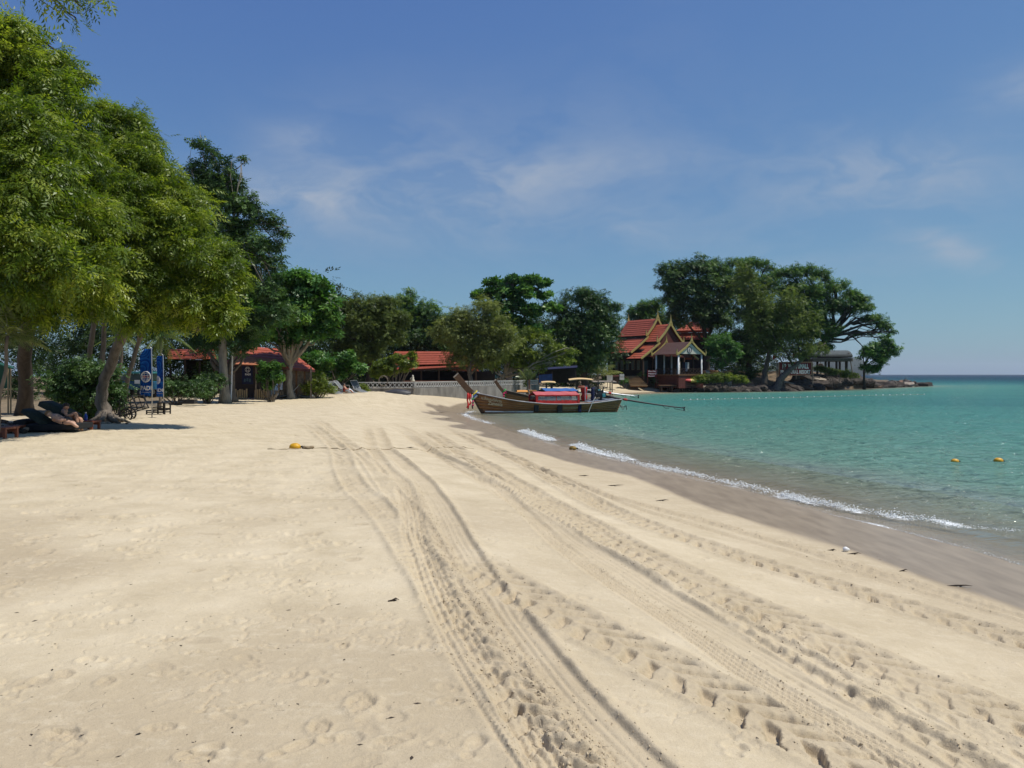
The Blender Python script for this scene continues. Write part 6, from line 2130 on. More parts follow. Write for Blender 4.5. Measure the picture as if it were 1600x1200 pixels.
mb.add([(-.20, -.16, .38), (.20, -.16, .38), (.20, .16, .38), (-.20, .16, .38), (-.28, -.22, .72), (.28, -.22, .72), (.28, .22, .72), (-.28, .22, .72), (-.24, -.18, .72), (.24, -.18, .72), (.24, .18, .72), (-.24, .18, .72), (-.18, -.14, .42), (.18, -.14, .42), (.18, .14, .42), (-.18, .14, .42)],
       [(3, 2, 1, 0), (0, 1, 5, 4), (1, 2, 6, 5), (2, 3, 7, 6), (3, 0, 4, 7), (4, 5, 9, 8), (5, 6, 10, 9), (6, 7, 11, 10), (7, 4, 8, 11), (8, 9, 13, 12), (9, 10, 14, 13), (10, 11, 15, 14), (11, 8, 12, 15), (12, 13, 14, 15)])
mb.build('tub_body', ORANGE, tb, bevel=.02)
mb = MB()
for x_, y_ in ((-.16, -.12), (.16, -.12), (.16, .12), (-.16, .12)): mb.bar((x_, y_, 0), (x_, y_, .40), .05)
mb.build('stand', WOOD_D, tb)
# blue tarpaulin stall under the trees
zt = gz(4.0, 84)
stl = thing('tarp_stall', 'dark stall with blue tarpaulin front under the trees', 'stall', (4.3, 84, zt))
for nm_, q, mt in (('roof', [P(838, 578, 83), P(902, 574, 83), P(902, 571, 87), P(838, 575, 87)], NAVY), ('front_tarp', [P(842, 598, 83), P(863, 598, 83), P(863, 584, 83), P(842, 586, 83)], BLUE), ('back_tarp', [P(842, 598, 87), P(900, 598, 87), P(900, 574, 87), P(842, 577, 87)], DARK)):
    mb = MB()
    if nm_ == 'roof': mb.slab(q, .06)
    else: mb.prism(q, (0, .05, 0))
    bw(mb, nm_, mt if nm_ != 'front_tarp' else mat('tarp_blue', (.012, .045, .16), rough=.6, var=.4, scale=3, bump=.4), stl)
for px_ in (842, 863, 900):
    mb = MB()
    p = P(px_, 580, 83.1)
    mb.box((p.x, p.y, (zt + p.z) / 2), (.1, .1, p.z - zt))
    bw(mb, 'post', WOOD_D, stl)

# ---------------------------------------------------------------- things on the beach, left
def ribbon_flag(label, foot_px, Y, top_py, bot_py, wpx, curl, seed, base_ring=True):
    X0, Yf = (foot_px[0] - 800) / F * Y, Y
    g = Vector((X0, Y, CZ - (foot_px[1] - HOR) / F * Y))
    t_ = thing('banner_flag', label, 'flag', g)
    zt, zb = CZ - (top_py - HOR) / F * Y - g.z, CZ - (bot_py - HOR) / F * Y - g.z
    wd = wpx / F * Y
    Wd = wd * (1 + curl)
    pm = MB()
    pm.tube([(0, 0, 0), (0, 0, zt * .6), (-.02, 0, zt + .02), (-.10, 0, zt + .10)], .018, 6)
    pm.build('pole', GREYM, t_, smooth=True)
    if base_ring:
        bm_ = MB()
        bm_.lathe([(.02, -.02), (.24, -.02), (.25, .03), (.16, .05), (.02, .06)], n=20)
        bm_.build('foot_plate', BLACK, t_)
    def surf(u, v, off=0.0):
        """u metres from the pole to the left, v height; the free edge curls away"""
        s = u / Wd
        a = s * curl * 1.9
        R_ = Wd / max(1e-3, curl * 1.9)
        x = -math.sin(a) * R_ if curl > 0.05 else -u
        y = (1 - math.cos(a)) * R_ if curl > 0.05 else 0
        y += .04 * math.sin(v * 3.1 + s * 4) * s
        return Vector((x, y - off, v))
    vs, fs = [], []
    nu, nv = 10, 22
    for i in range(nv + 1):
        for j in range(nu + 1):
            v = zb + (zt - zb) * i / nv
            f_ = max(0, (v - (zt - .35)) / .35)
            u = Wd * j / nu * (1 - .45 * f_ ** 2)
            p = surf(u, v)
            vs.append(p)
    for i in range(nv):
        for j in range(nu):
            k = i * (nu + 1) + j
            fs.append((k, k + 1, k + nu + 2, k + nu + 1))
    mb = MB()
    mb.add(vs, fs)
    fo = mb.build('flag_cloth', FLAGM, t_, smooth=True)
    sd = fo.modifiers.new('thick', 'SOLIDIFY')
    sd.thickness = .006
    # globe: white rings and meridians, with a red diver patch
    gc_u, gc_v, gr = Wd * .52, zb + (zt - zb) * .41, wd * .47
    mb = MB()
    def circ(ru, rv, cu_, cv, n=26):
        return [surf(cu_ + ru * math.cos(2 * math.pi * k / n), cv + rv * math.sin(2 * math.pi * k / n), .014) for k in range(n + 1)]
    mb.tube(circ(gr, gr, gc_u, gc_v), .014, 4)
    for f_ in (.38, .75): mb.tube(circ(gr * f_, gr, gc_u, gc_v), .009, 4)
    for f_ in (-.62, -.22, .22, .62):
        hw = gr * math.sqrt(1 - f_ * f_)
        mb.tube([surf(gc_u - hw + 2 * hw * k / 8, gc_v + gr * f_, .014) for k in range(9)], .009, 4)
    mb.build('globe_rings', LETTER, t_)
    mb = MB()
    poly = [(-.75, .05), (-.45, .30), (-.05, .12), (.35, .38), (.72, .12), (.62, -.22), (.15, -.12), (-.25, -.42), (-.62, -.25)]
    mb.add([surf(gc_u - gr * a, gc_v + gr * b, .010) for a, b in poly], [tuple(range(len(poly)))])
    mb.build('globe_patch', mat('padi_red', (.55, .10, .12), rough=.6), t_)
    th_ = wd * .40
    tw_ = Wd * .98
    put_text('padi', th_, tw_, lambda u, v: surf(Wd * 1.0 - u - Wd * .01, zb + .22 + v, .014), 'lettering', LETTER, t_)
    put_text('padi_small', .045, Wd * .9, lambda u, v: surf(Wd * .95 - u, zb + .12 + v, .014), 'lettering', LETTER, t_)
    return t_


m = bpy.data.materials.new('flag_blue')
m.use_nodes = True
m.node_tree.nodes.clear()
t = NT(m.node_tree)
co = t.n('ShaderNodeTexCoord').outputs['Object']
vo = t.n('ShaderNodeTexVoronoi', {'Vector': t.n('ShaderNodeMapping', {'Vector': co, 'Scale': (1, .0, 1)}).outputs[0], 'Scale': 2.6})
wv = t.math('FRACT', t.math('MULTIPLY', vo.outputs['Distance'], 4.5))
c = t.ramp(wv, [(0, (.012, .045, .25)), (.5, (.02, .11, .42)), (1.0, (.035, .22, .60))])
d_ = t.n('ShaderNodeBsdfDiffuse', {'Color': c})
tr_ = t.n('ShaderNodeBsdfTranslucent', {'Color': c})
mx = t.n('ShaderNodeMixShader', {0: .4, 1: d_.outputs[0], 2: tr_.outputs[0]})
t.n('ShaderNodeOutputMaterial', {'Surface': mx.outputs[0]})
FLAGM = m
ribbon_flag('larger blue dive banner on a pole with a round foot plate', (237.5, 654.5), 28.6, 545, 619, 17.5, .10, 1)
ribbon_flag('smaller folded blue dive banner behind the stepped stool', (255.5, 640), 34.0, 556, 620, 13.0, .75, 2)

# dark banner hanging at the hut
dbn = thing('wall_banner', 'dark navy dive banner hanging at the hut front', 'banner', P(386, 601, 47.9))
mb = MB()
mb.prism([P(378, 600, 47.9), P(395, 600, 47.9), P(395, 572, 47.9), P(378, 572, 47.9)], (0, .02, 0))
bw(mb, 'cloth', NAVY, dbn)
Ld = Vector(dbn.location)
mb = MB()
gc = P(387, 577.5, 47.88)
for rx in (1, .45):
    mb.tube([gc + Vector((.16 * rx * math.cos(2 * math.pi * k / 20), 0, .16 * math.sin(2 * math.pi * k / 20))) for k in range(21)], .01, 4)
for z_ in (-.07, .07):
    mb.bar(gc + Vector((-.14, 0, z_)), gc + Vector((.14, 0, z_)), .015)
bw(mb, 'globe_rings', LETTER, dbn)
o = P(383, 586.5, 47.88) - Ld
put_text('padi', .12, .34, lambda u, v: o + Vector((u, 0, v)), 'lettering', LETTER, dbn)
mb = MB()
for k in range(3):
    p = P(381 + 4 * k, 594 - (k % 2), 47.88)
    mb.prism([p + Vector((0, 0, -.1)), p + Vector((.10, 0, -.12)), p + Vector((.12, 0, .08)), p + Vector((.02, 0, .1))], (0, .006, 0))
bw(mb, 'picture_patches', mat('banner_teal', (.05, .10, .13), rough=.6), dbn)

# two tall white poles standing in a tyre
fp_ = thing('white_poles', 'pair of bare white poles standing in a black tyre', 'poles', P(353, 634, 43.5))
Lp = Vector(fp_.location)
for a_, b_ in (((352, 632), (353, 566)), ((361, 628), (363.5, 544)), ((347.5, 635), (349, 598))):
    mb = MB()
    mb.tube([P(*a_, 43.5), P(*b_, 43.7)], .042 if a_[0] != 347.5 else .032, 7)
    bw(mb, 'pole', WHITE if a_[0] != 347.5 else GREYM, fp_)
mb = MB()
mb.lathe([(.20, -.07), (.44, -.09), (.50, .0), (.44, .09), (.20, .07)], (.12, 0, -.02), 20)
mb.build('tyre', BLACK, fp_, smooth=True)
mb = MB()
mb.lathe([(.02, .0), (.14, .0), (.10, .10), (.02, .12)], (.30, 0, .06), 10)
mb.build('stone_weight', STONE_L, fp_)

# handcart
ct = thing('wheeled_cart', 'black wire handcart with two spoked wheels tipped on the sand', 'cart', P(203, 658, 27.5))
Lc = Vector(ct.location)
k_ = 27.5 / F
def cp(px_, py_, dy=0.0): return P(px_, py_, 27.5) + Vector((0, dy, 0)) - Lc
IRON = mat('black_iron', (.016, .015, .015), rough=.5, var=.3, scale=9)
for (px_, py_, dy) in ((202, 648.5, -.25), (193, 647.5, .45)):
    c0 = cp(px_, py_, dy)
    R_ = 9.6 * k_
    mb = MB()
    mb.tube([c0 + Vector((R_ * math.cos(2 * math.pi * k / 22), 0, R_ * math.sin(2 * math.pi * k / 22))) for k in range(23)], .032, 6)
    wo_ = mb.build('wheel', IRON, ct, smooth=True)
    mb = MB()
    for k in range(6):
        a_ = math.pi * k / 3 + .3
        mb.bar(c0, c0 + Vector((R_ * math.cos(a_), 0, R_ * math.sin(a_))), .022)
    mb.lathe([(.05, -.05), (.05, .05)], c0, 8, 'Y')
    mb.build('spokes', IRON, wo_)
bot = [(170, 655), (213, 643.5)], [(175, 634), (208, 618)]
for dy in (-.30, .50):
    mb = MB()
    A_, B_, C_, D_ = cp(168, 654, dy), cp(222, 638, dy), cp(212, 618, dy), cp(174, 633, dy)
    for p, q in ((A_, B_), (B_, C_), (C_, D_), (D_, A_)): mb.bar(p, q, .03)
    for k in range(1, 6): mb.bar(A_.lerp(B_, k / 6), D_.lerp(C_, k / 6), .02)
    mb.bar(A_.lerp(D_, .5), B_.lerp(C_, .5), .02)
    mb.build('side_frame', IRON, ct)
mb = MB()
for k in range(7):
    p = cp(168, 654).lerp(cp(222, 638), k / 6)
    mb.bar(p + Vector((0, -.30, 0)), p + Vector((0, .5, 0)), .02)
for p in (cp(222, 638), cp(212, 618), cp(174, 633)):
    mb.bar(p + Vector((0, -.30, 0)), p + Vector((0, .5, 0)), .02)
mb.build('bed_bars', IRON, ct)
mb = MB()
mb.tube([cp(222, 638, -.2), cp(229, 634, -.2), cp(226, 626, .1), cp(216, 617, .4)], .02, 6)
mb.tube([cp(168, 654, -.3), cp(178, 657, -.3)], .02, 6)
mb.build('handle', IRON, ct)

# stepped stool
sl_ = thing('stepped_stool', 'small black three-step wooden stool beside the blue banner', 'step stool', P(249, 648, 31.0))
Ls = Vector(sl_.location)
for k, (pa, pb, top) in enumerate(((233, 243, 640.5), (241.5, 252, 635), (250.5, 262.5, 628.5))):
    a_, b_ = P(pa, top, 31.0), P(pb, top, 31.0)
    mb = MB()
    mb.slab([a_ + Vector((0, -.28, 0)), b_ + Vector((0, -.28, 0)), b_ + Vector((0, .28, 0)), a_ + Vector((0, .28, 0))], .045)
    bw(mb, 'tread', IRON, sl_)
    for p in (a_, b_):
        for dy in (-.25, .25):
            mb = MB()
            mb.box((p.x + (.02 if p is a_ else -.02), p.y + dy, (p.z + Ls.z) / 2 - .03), (.045, .045, p.z - Ls.z))
            bw(mb, 'leg', IRON, sl_)
for dy in (-.25, .25):
    for pa, pb, yy in ((233.5, 262, 644), (243, 262, 638.5)):
        mb = MB()
        mb.bar(P(pa, yy, 31) + Vector((0, dy, 0)), P(pb, yy, 31) + Vector((0, dy, 0)), .04)
        bw(mb, 'rail', IRON, sl_)

# dark crate
cr = thing('open_crate', 'low black open crate on the sand behind the stool', 'crate', P(294, 631, 38.0))
Lk = Vector(cr.location)
for k in range(4):
    f_ = [((-.36, -.22), (.36, -.22)), ((.36, -.22), (.36, .22)), ((.36, .22), (-.36, .22)), ((-.36, .22), (-.36, -.22))][k]
    mb = MB()
    for z_ in (.05, .17): mb.bar((*f_[0], z_), (*f_[1], z_), .03, .10)
    mb.build('side_board', IRON, cr)
mb = MB()
mb.box((0, 0, .02), (.68, .40, .03))
mb.build('bottom', IRON, cr)

# low red-brown tables, with legs
TAB = mat('table_wood', (.21, .068, .036), rough=.55, var=.35, scale=5, bump=.2)
def low_table(label, px_, py_, Y, wpx, hpx, dpt=.5):
    g = P(px_, py_, Y)
    t_ = thing('low_table', label, 'table', g)
    w_, h_ = wpx / F * Y, hpx / F * Y
    mb = MB()
    for k in range(4):
        mb.box((0, -dpt / 2 + dpt * (k + .5) / 4, h_ - .025), (w_, dpt / 4 * .92, .05))
    mb.build('top_boards', TAB, t_)
    mb = MB()
    for dy in (-dpt / 2 + .04, dpt / 2 - .04):
        mb.box((0, dy, h_ - .095), (w_ - .08, .03, .08))
    mb.build('apron', TAB, t_)
    for sx_ in (-1, 1):
        for sy_ in (-1, 1):
            mb = MB()
            mb.box((sx_ * (w_ / 2 - .05), sy_ * (dpt / 2 - .05), (h_ - .05) / 2), (.065, .065, h_ - .05))
            mb.build('leg', TAB, t_)
    return t_
low_table('red-brown low table at the very left edge, nearest the camera', 5, 691, 19.2, 30, 24, .55)
low_table('red-brown stool behind the table at the left edge', 24, 677.5, 20.8, 18, 13, .4)
low_table('red-brown low table beside the leaning tree roots', 141, 671, 22.4, 21, 14, .5)
bt = thing('blue_bottle', 'small blue bottle on the table beside the sitter', 'bottle', P(134, 657.2, 22.3))
mb = MB()
mb.lathe([(.045, 0), (.05, .02), (.05, .14), (.02, .19), (.02, .22)], n=10)
mb.build('bottle_body', mat('blue_glass', (.02, .06, .35), rough=.2), bt, smooth=True)
mb = MB()
mb.lathe([(.024, .215), (.024, .245)], n=8)
mb.build('cap', WHITE, bt)

# lounge cushions with two sunbathers in the shade
lg = thing('lounge_mattress', 'dark padded beach lounge with raised green back cushions', 'lounge', P(85, 672, 21.6))
Ll = Vector(lg.location)
def cushion(name, c, s, M, mt, par):
    mb = MB()
    import bmesh as _b
    bm = _b.new()
    _b.ops.create_cube(bm, size=1.0)
    _b.ops.subdivide_edges(bm, edges=bm.edges[:], cuts=3, use_grid_fill=True)
    for v in bm.verts:
        p = v.co * 2
        f_ = (1 - .18 * (p.x ** 2) * (p.y ** 2)) * (1 - .35 * max(abs(p.x) ** 4, abs(p.y) ** 4) * (abs(p.z) > .9))
        v.co = Vector((v.co.x, v.co.y, v.co.z * f_))
    for v in bm.verts: v.co = M @ Vector((v.co.x * s[0], v.co.y * s[1], v.co.z * s[2])) + Vector(c)
    me = bpy.data.meshes.new(name)
    bm.to_mesh(me)
    bm.free()
    me.polygons.foreach_set('use_smooth', [True] * len(me.polygons))
    me.materials.append(mt)
    o_ = bpy.data.objects.new(name, me)
    return link(o_, par)
RX = lambda a_: Matrix.Rotation(a_, 3, 'Y')
cushion('mattress', (0.0, 0, .10), (1.65, .95, .26), RX(-.03), mat('mattress_black', (.012, .013, .014), rough=.8, var=.3, scale=8), lg)
cushion('back_cushion', (-.32, -.18, .36), (.78, .5, .20), RX(.55), CLOTH_G, lg)
cushion('back_cushion', (-.02, .32, .55), (.95, .62, .24), RX(.42), CLOTH_G, lg)
cushion('bolster', (-.72, 0, .22), (.30, .9, .20), RX(.1), mat('mattress_black', (.012, .013, .014)), lg)


def person(label, joints, edges, radii, skin, parts, loc, root_idx):
    t_ = thing('person', label, 'person', loc)
    L = Vector(loc)
    me = bpy.data.meshes.new('body')
    me.from_pydata([tuple(Vector(j) - L) for j in joints], edges, [])
    me.materials.append(skin)
    o_ = bpy.data.objects.new('body', me)
    link(o_, t_)
    sm_ = o_.modifiers.new('skin', 'SKIN')
    sm_.use_smooth_shade = True
    sv = me.skin_vertices.new(name='') if not me.skin_vertices else me.skin_vertices[0]
    if not me.skin_vertices:
        pass
    for i, rd in enumerate(radii):
        rr = rd if hasattr(rd, '__len__') else (rd, rd)
        me.skin_vertices[0].data[i].radius = rr
        me.skin_vertices[0].data[i].use_root = (i == root_idx)
    ss_ = o_.modifiers.new('sub', 'SUBSURF')
    ss_.levels = 2
    ss_.render_levels = 2
    for nm_, kind, args, mt in parts:
        mb = MB()
        if kind == 'tube':
            pts, rd = args
            mb.tube([Vector(p) - L for p in pts], rd, 10)
        else:
            c, rads = args
            n = 8
            prof = [(max(.003, math.sin(math.pi * k / n)) , -math.cos(math.pi * k / n)) for k in range(n + 1)]
            mb.lathe(prof, n=12)
            mb.v = [tuple(Vector((v[0] * rads[0], v[1] * rads[1], v[2] * rads[2])) + Vector(c) - L) for v in mb.v]
        mb.build(nm_, mt, t_, smooth=True)
    return t_


SKIN = mat('skin_tan', (.42, .23, .15), rough=.55, var=.12, scale=9)
SKIN2 = mat('skin_pale', (.52, .31, .22), rough=.55, var=.12, scale=9)
HAIR = mat('hair_dark', (.03, .02, .015), rough=.6)
HAIR_F = mat('hair_fair', (.22, .13, .06), rough=.6)
SHORTS = mat('shorts_dark', (.02, .022, .03), rough=.8)
SHORTS2 = mat('shorts_olive', (.06, .055, .04), rough=.8)
# reclining person in front
Yp = 21.25
J = [P(103, 659.5, Yp), P(96, 656.5, Yp), P(89, 653, Yp), P(84.5, 650.5, Yp), P(81.0, 649.0, Yp), P(76.5, 647.0, Yp), P(73.5, 645.8, Yp),
     P(86, 651.5, Yp - .2), P(94, 657, Yp - .27), P(101, 655.5, Yp - .22), P(103.5, 655.3, Yp - .2), P(86, 650, Yp + .2), P(93, 653, Yp + .28), P(100, 652.5, Yp + .24), P(102.5, 652.4, Yp + .22),
     P(104, 660, Yp - .10), P(113, 660.5, Yp - .13), P(119.5, 666.5, Yp - .13), P(123, 667, Yp - .13), P(104, 659, Yp + .10), P(113, 659, Yp + .14), P(119.5, 665, Yp + .15), P(123, 665.5, Yp + .15)]
E = [(0, 1), (1, 2), (2, 3), (3, 4), (4, 5), (5, 6), (3, 7), (7, 8), (8, 9), (9, 10), (3, 11), (11, 12), (12, 13), (13, 14), (0, 15), (15, 16), (16, 17), (17, 18), (0, 19), (19, 20), (20, 21), (21, 22)]
Rr = [.125, .12, .135, .085, .05, .088, .07, .058, .043, .034, .03, .058, .043, .034, .03, .085, .062, .042, .034, .085, .062, .042, .034]
person('shirtless person lying back on the dark lounge', J, E, Rr, SKIN2, [
    ('hair', 'ball', (P(75.0, 645.6, Yp + .01), (.088, .092, .085)), HAIR_F), ('shorts', 'tube', ([P(99.5, 658, Yp), P(103, 659.4, Yp), P(109, 660, Yp)], [.13, .165, .155]), SHORTS),
    ('nose', 'ball', (P(77.2, 643.0, Yp), (.014, .014, .02)), SKIN2)], P(100, 668, Yp), 0)
# sitting person behind, knees drawn up
Yq = 21.75
J = [P(100.5, 656, Yq), P(100, 651, Yq), P(99.5, 645.5, Yq), P(101.3, 642.0, Yq), P(102.2, 639.5, Yq), P(103.5, 636.3, Yq), P(103.6, 633.6, Yq),
     P(101.5, 643.5, Yq - .2), P(104, 650, Yq - .27), P(113, 648, Yq - .2), P(116, 646.5, Yq - .17), P(101, 643, Yq + .2), P(105, 649, Yq + .28), P(114, 647.5, Yq + .2), P(117, 646, Yq + .17),
     P(103, 656.5, Yq - .1), P(118.5, 645.0, Yq - .16), P(121.5, 668.0, Yq - .17), P(123.5, 671.0, Yq - .30), P(103, 656, Yq + .1), P(126.5, 654.0, Yq - .05), P(126.5, 669.0, Yq - .05), P(128.5, 671.0, Yq - .18)]
Rr = [.13, .115, .135, .085, .05, .088, .075, .058, .043, .034, .03, .058, .043, .034, .03, .088, .064, .044, .034, .088, .064, .044, .034]
person('shirtless person sitting on the lounge with knees raised', J, E, Rr, SKIN, [
    ('hair', 'ball', (P(103.2, 633.6, Yq + .015), (.092, .095, .075)), HAIR), ('shorts', 'tube', ([P(100.5, 653.5, Yq), P(101.5, 656, Yq), P(108, 653, Yq - .05)], [.13, .165, .135]), SHORTS2),
    ('nose', 'ball', (P(105.6, 636.8, Yq - .07), (.016, .018, .02)), SKIN), ('ear', 'ball', (P(102.4, 636.2, Yq - .088), (.018, .01, .028)), SKIN)], P(112, 671, Yq), 0)

# stones around the tree roots and at the left edge
def stones(label, spots, name='stone_pile'):
    c = P(*spots[0][:2], spots[0][2])
    root = thing(name, label, 'stones', (c.x, c.y, gz(c.x, c.y)))
    for i, (px_, py_, Y, s) in enumerate(spots):
        o_ = bpy.data.objects.new('stone', rock_meshes[(8, 0, 5, 8, 2)[i % 5]])
        link(o_, root)
        p = P(px_, py_, Y)
        o_.location = p - Vector(root.location)
        o_.scale = (s, s * .9, s * 1.1)
        o_.rotation_euler = (.3 * math.sin(i), .3 * math.cos(i * 2), i)
stones('heap of grey stones at the left edge behind the tables', [(8, 668, 21.2, .16), (-4, 672, 21, .18), (16, 665, 21.6, .15), (24, 664, 21.8, .15), (2, 661, 21.8, .16), (30, 668, 21.2, .12), (35, 673, 20.8, .11), (12, 674, 20.9, .12), (40, 671, 20.9, .09)])
stones('small stones scattered around the leaning tree roots', [(170, 662, 25, .10), (178, 659, 25.4, .09), (186, 661, 25.2, .08), (158, 663, 24.8, .12), (192, 657, 25.6, .07), (150, 660, 25.0, .12), (198, 662, 25, .05)])
rm_ = MB()
lt0 = P(166, 658, 25.4)
for k in range(7):
    a_ = 2 * math.pi * k / 7 + .3
    rm_.tube([Vector((lt0.x, lt0.y, lt0.z + .28)), Vector((lt0.x + .35 * math.cos(a_), lt0.y + .3 * math.sin(a_), lt0.z + .08)), Vector((lt0.x + .75 * math.cos(a_), lt0.y + .6 * math.sin(a_), lt0.z - .06))], [.12, .08, .03], 6, jit=.3)
lean = [o_ for o_ in bpy.data.objects if o_.name.startswith('feathery_tree') and 'leaning' in o_.get('label', '')][0]
bw(rm_, 'roots', BARK, lean, smooth=True)

# green tent at the left edge, blue truck behind the trees
tn = thing('green_tent', 'dark green canvas tent at the left edge', 'tent', (-21.2, 31, gz(-21.2, 31)))
TENT = mat('tent_green', (.012, .075, .048), rough=.7, var=.2, scale=4)
mb = MB()
mb.slab([P(-40, 556, 31), P(22, 576, 31), P(22, 573, 33.5), P(-40, 553, 33.5)], .04)
bw(mb, 'roof', TENT, tn)
mb = MB()
for k in range(6):
    a_, b_ = -40 + 56 * k / 6, -40 + 56 * (k + 1) / 6
    mb.slab([P(a_, 560 + k * 2.5, 31.1 + .05 * (k % 2)), P(a_, 607, 31.1 + .08 * (k % 2)), P(b_, 607, 31.1 + .08 * ((k + 1) % 2)), P(b_, 562 + k * 2.5, 31.1 + .05 * ((k + 1) % 2))], .015)
bw(mb, 'side_cloth', TENT, tn)
for px_ in (14, 18):
    mb = MB()
    p = P(px_, 576, 31)
    mb.tube([(p.x, p.y - .05, gz(-21, 31)), (p.x, p.y - .05, p.z)], .03, 6)
    bw(mb, 'pole', BAMBOO, tn)
mb = MB()
mb.bar(P(-20, 610, 31), P(15, 609, 31), .05)
bw(mb, 'ground_bar', BAMBOO, tn)

tk = thing('blue_truck', 'small teal and blue open truck half hidden behind the banners', 'truck', P(212, 622, 37.5))
Lt = Vector(tk.location)
k_ = 37.5 / F
mb = MB()
mb.box((0, 0, .62), (1.9, 1.1, .42))
mb.build('body', mat('truck_blue', (.02, .09, .17), rough=.4, var=.2, scale=3), tk, bevel=.05)
mb = MB()
mb.box((0, 0, 1.02), (1.7, 1.0, .30))
mb.build('window_band', GLASS, tk, bevel=.03)
mb = MB()
mb.box((0, 0, 1.24), (2.05, 1.2, .10))
mb.build('roof', TEAL, tk, bevel=.03)
for x_ in (-.62, .62):
    for y_ in (-.55, .55):
        mb = MB()
        mb.lathe([(.02, -.08), (.26, -.08), (.29, 0), (.26, .08), (.02, .08)], (x_, y_, .29), 16, 'Y')
        wo_ = mb.build('wheel', BLACK, tk, smooth=True)
        mb = MB()
        mb.lathe([(.02, -.09), (.12, -.09), (.12, .09), (.02, .09)], (x_, y_, .29), 12, 'Y')
        mb.build('hub', GREYM, wo_)
mb = MB()
mb.box((.35, -.57, .80), (.24, .03, .18))
mb.build('plate', WHITE, tk)
for x_ in (-.85, .85):
    mb = MB()
    mb.box((x_, -.56, .62), (.12, .03, .10))
    mb.build('lamp', SASH[0], tk)

# ---------------------------------------------------------------- deck chairs by the hut and the wall
CHF = mat('chair_frame', (.62, .62, .60), rough=.4, metal=.3)
CHB = mat('chair_fabric', (.15, .16, .165), rough=.8, var=.3, scale=8)
def deck_chair(label, px_, py_, Y, rz, group='deck chairs under the bushes'):
    g = P(px_, py_, Y)
    g.z = gz(g.x, g.y)
    t_ = thing('deck_chair', label, 'chair', g, rz, group)
    mb = MB()
    for sy in (-.27, .27):
        mb.tube([(-.75, sy, .05), (.55, sy, .30), (.60, sy, .02)], .018, 5)
        mb.tube([(.15, sy, .02), (.22, sy, .26), (.78, sy, .86)], .018, 5)
    mb.tube([(.78, -.27, .86), (.78, .27, .86)], .018, 5)
    mb.tube([(-.75, -.27, .05), (-.75, .27, .05)], .018, 5)
    mb.build('frame', CHF, t_)
    mb = MB()
    mb.slab([(-.72, -.25, .08), (.20, -.25, .27), (.20, .25, .27), (-.72, .25, .08)], .015)
    mb.build('seat', CHB, t_)
    mb = MB()
    mb.slab([(.22, -.25, .28), (.74, -.25, .82), (.74, .25, .82), (.22, .25, .28)], .015)
    mb.build('backrest', CHB, t_)
    return t_
deck_chair('folded deck chair just right of the Y-shaped trunk', 470, 621, 50.2, 2.4)
deck_chair('empty deck chair nearest the round green shrub', 482, 620, 50.8, 2.2)
deck_chair('deck chair in the shade left of the Y-shaped trunk', 447, 622, 49.6, .5)
deck_chair('deck chair just right of the round green shrub', 523, 618, 53.0, 2.2)
deck_chair('deck chair with the reader wrapped in a white towel', 540, 618, 53.6, 2.9)
deck_chair('deck chair right of the reader', 561, 617, 54.5, 2.3)
deck_chair('black deck chair leaning at the end of the lattice fence', 833, 607, 74.0, 2.6)
deck_chair('second black deck chair at the fence end, nearer the sunshade', 842, 607, 75.0, 2.6)
Yr = 53.3
J = [P(540, 612, Yr), P(539, 609.5, Yr), P(538.5, 606.5, Yr), P(538.2, 604.8, Yr), P(538, 603.6, Yr), P(537.8, 601.5, Yr), P(537.8, 600.2, Yr),
     P(538.5, 605.5, Yr - .2), P(541, 608.5, Yr - .25), P(545, 607.5, Yr - .18), P(546, 607, Yr - .15), P(538.5, 605.3, Yr + .2), P(541, 608.3, Yr + .25), P(545, 607.3, Yr + .18), P(546, 606.8, Yr + .15),
     P(541, 612.4, Yr - .1), P(548, 609.5, Yr - .12), P(553, 615.5, Yr - .12), P(555.5, 616, Yr - .12), P(541, 612.2, Yr + .1), P(548, 609.5, Yr + .12), P(553, 615.3, Yr + .12), P(555.5, 615.8, Yr + .12)]
Rr = [.125, .115, .13, .08, .05, .09, .075, .055, .043, .034, .03, .055, .043, .034, .03, .085, .062, .042, .034, .085, .062, .042, .034]
person('reader in a red top sitting on a deck chair', J, E, Rr, SKIN, [
    ('hair', 'ball', (P(537.5, 600.6, Yr + .02), (.10, .10, .10)), HAIR), ('top', 'tube', ([P(540, 611.5, Yr), P(539, 609, Yr), P(538.4, 605.8, Yr)], [.15, .15, .14]), mat('top_red', (.32, .06, .05))),
    ('towel', 'tube', ([P(541, 611.5, Yr), P(546, 610.5, Yr - .02), P(551, 613.5, Yr)], [.17, .17, .12]), mat('towel_white', (.60, .66, .74), rough=.8))], P(541, 617, Yr), 0)
wf = thing('clothes_rack', 'small white open rack standing behind the reader', 'rack', P(540.5, 612, 55))
mb = MB()
q = [P(535, 613, 55), P(546, 613, 55), P(546, 602, 55), P(535, 602, 55)]
for i in range(1, 4): mb.bar(q[i], q[(i + 1) % 4], .05)
bw(mb, 'frame_bars', WHITE, wf)
br_ = thing('blue_barrel', 'blue plastic barrel standing before the hut boards', 'barrel', P(429, 618, 47.3))
mb = MB()
mb.lathe([(.02, 0), (.21, 0), (.23, .1), (.22, .3), (.24, .33), (.22, .36), (.22, .6), (.20, .70), (.02, .72)], n=16)
mb.build('barrel_body', mat('barrel_blue', (.06, .12, .22), rough=.5, var=.2), br_, smooth=True)
mb = MB()
mb.lathe([(.18, .70), (.18, .74), (.02, .745)], n=16)
mb.build('lid', GREYM, br_)
hull_up = thing('upturned_dinghy', 'dark upturned dinghy lying against the wall corner', 'boat', P(622, 617, 57.6))
mb = MB()
vs, fs = [], []
nn = 12
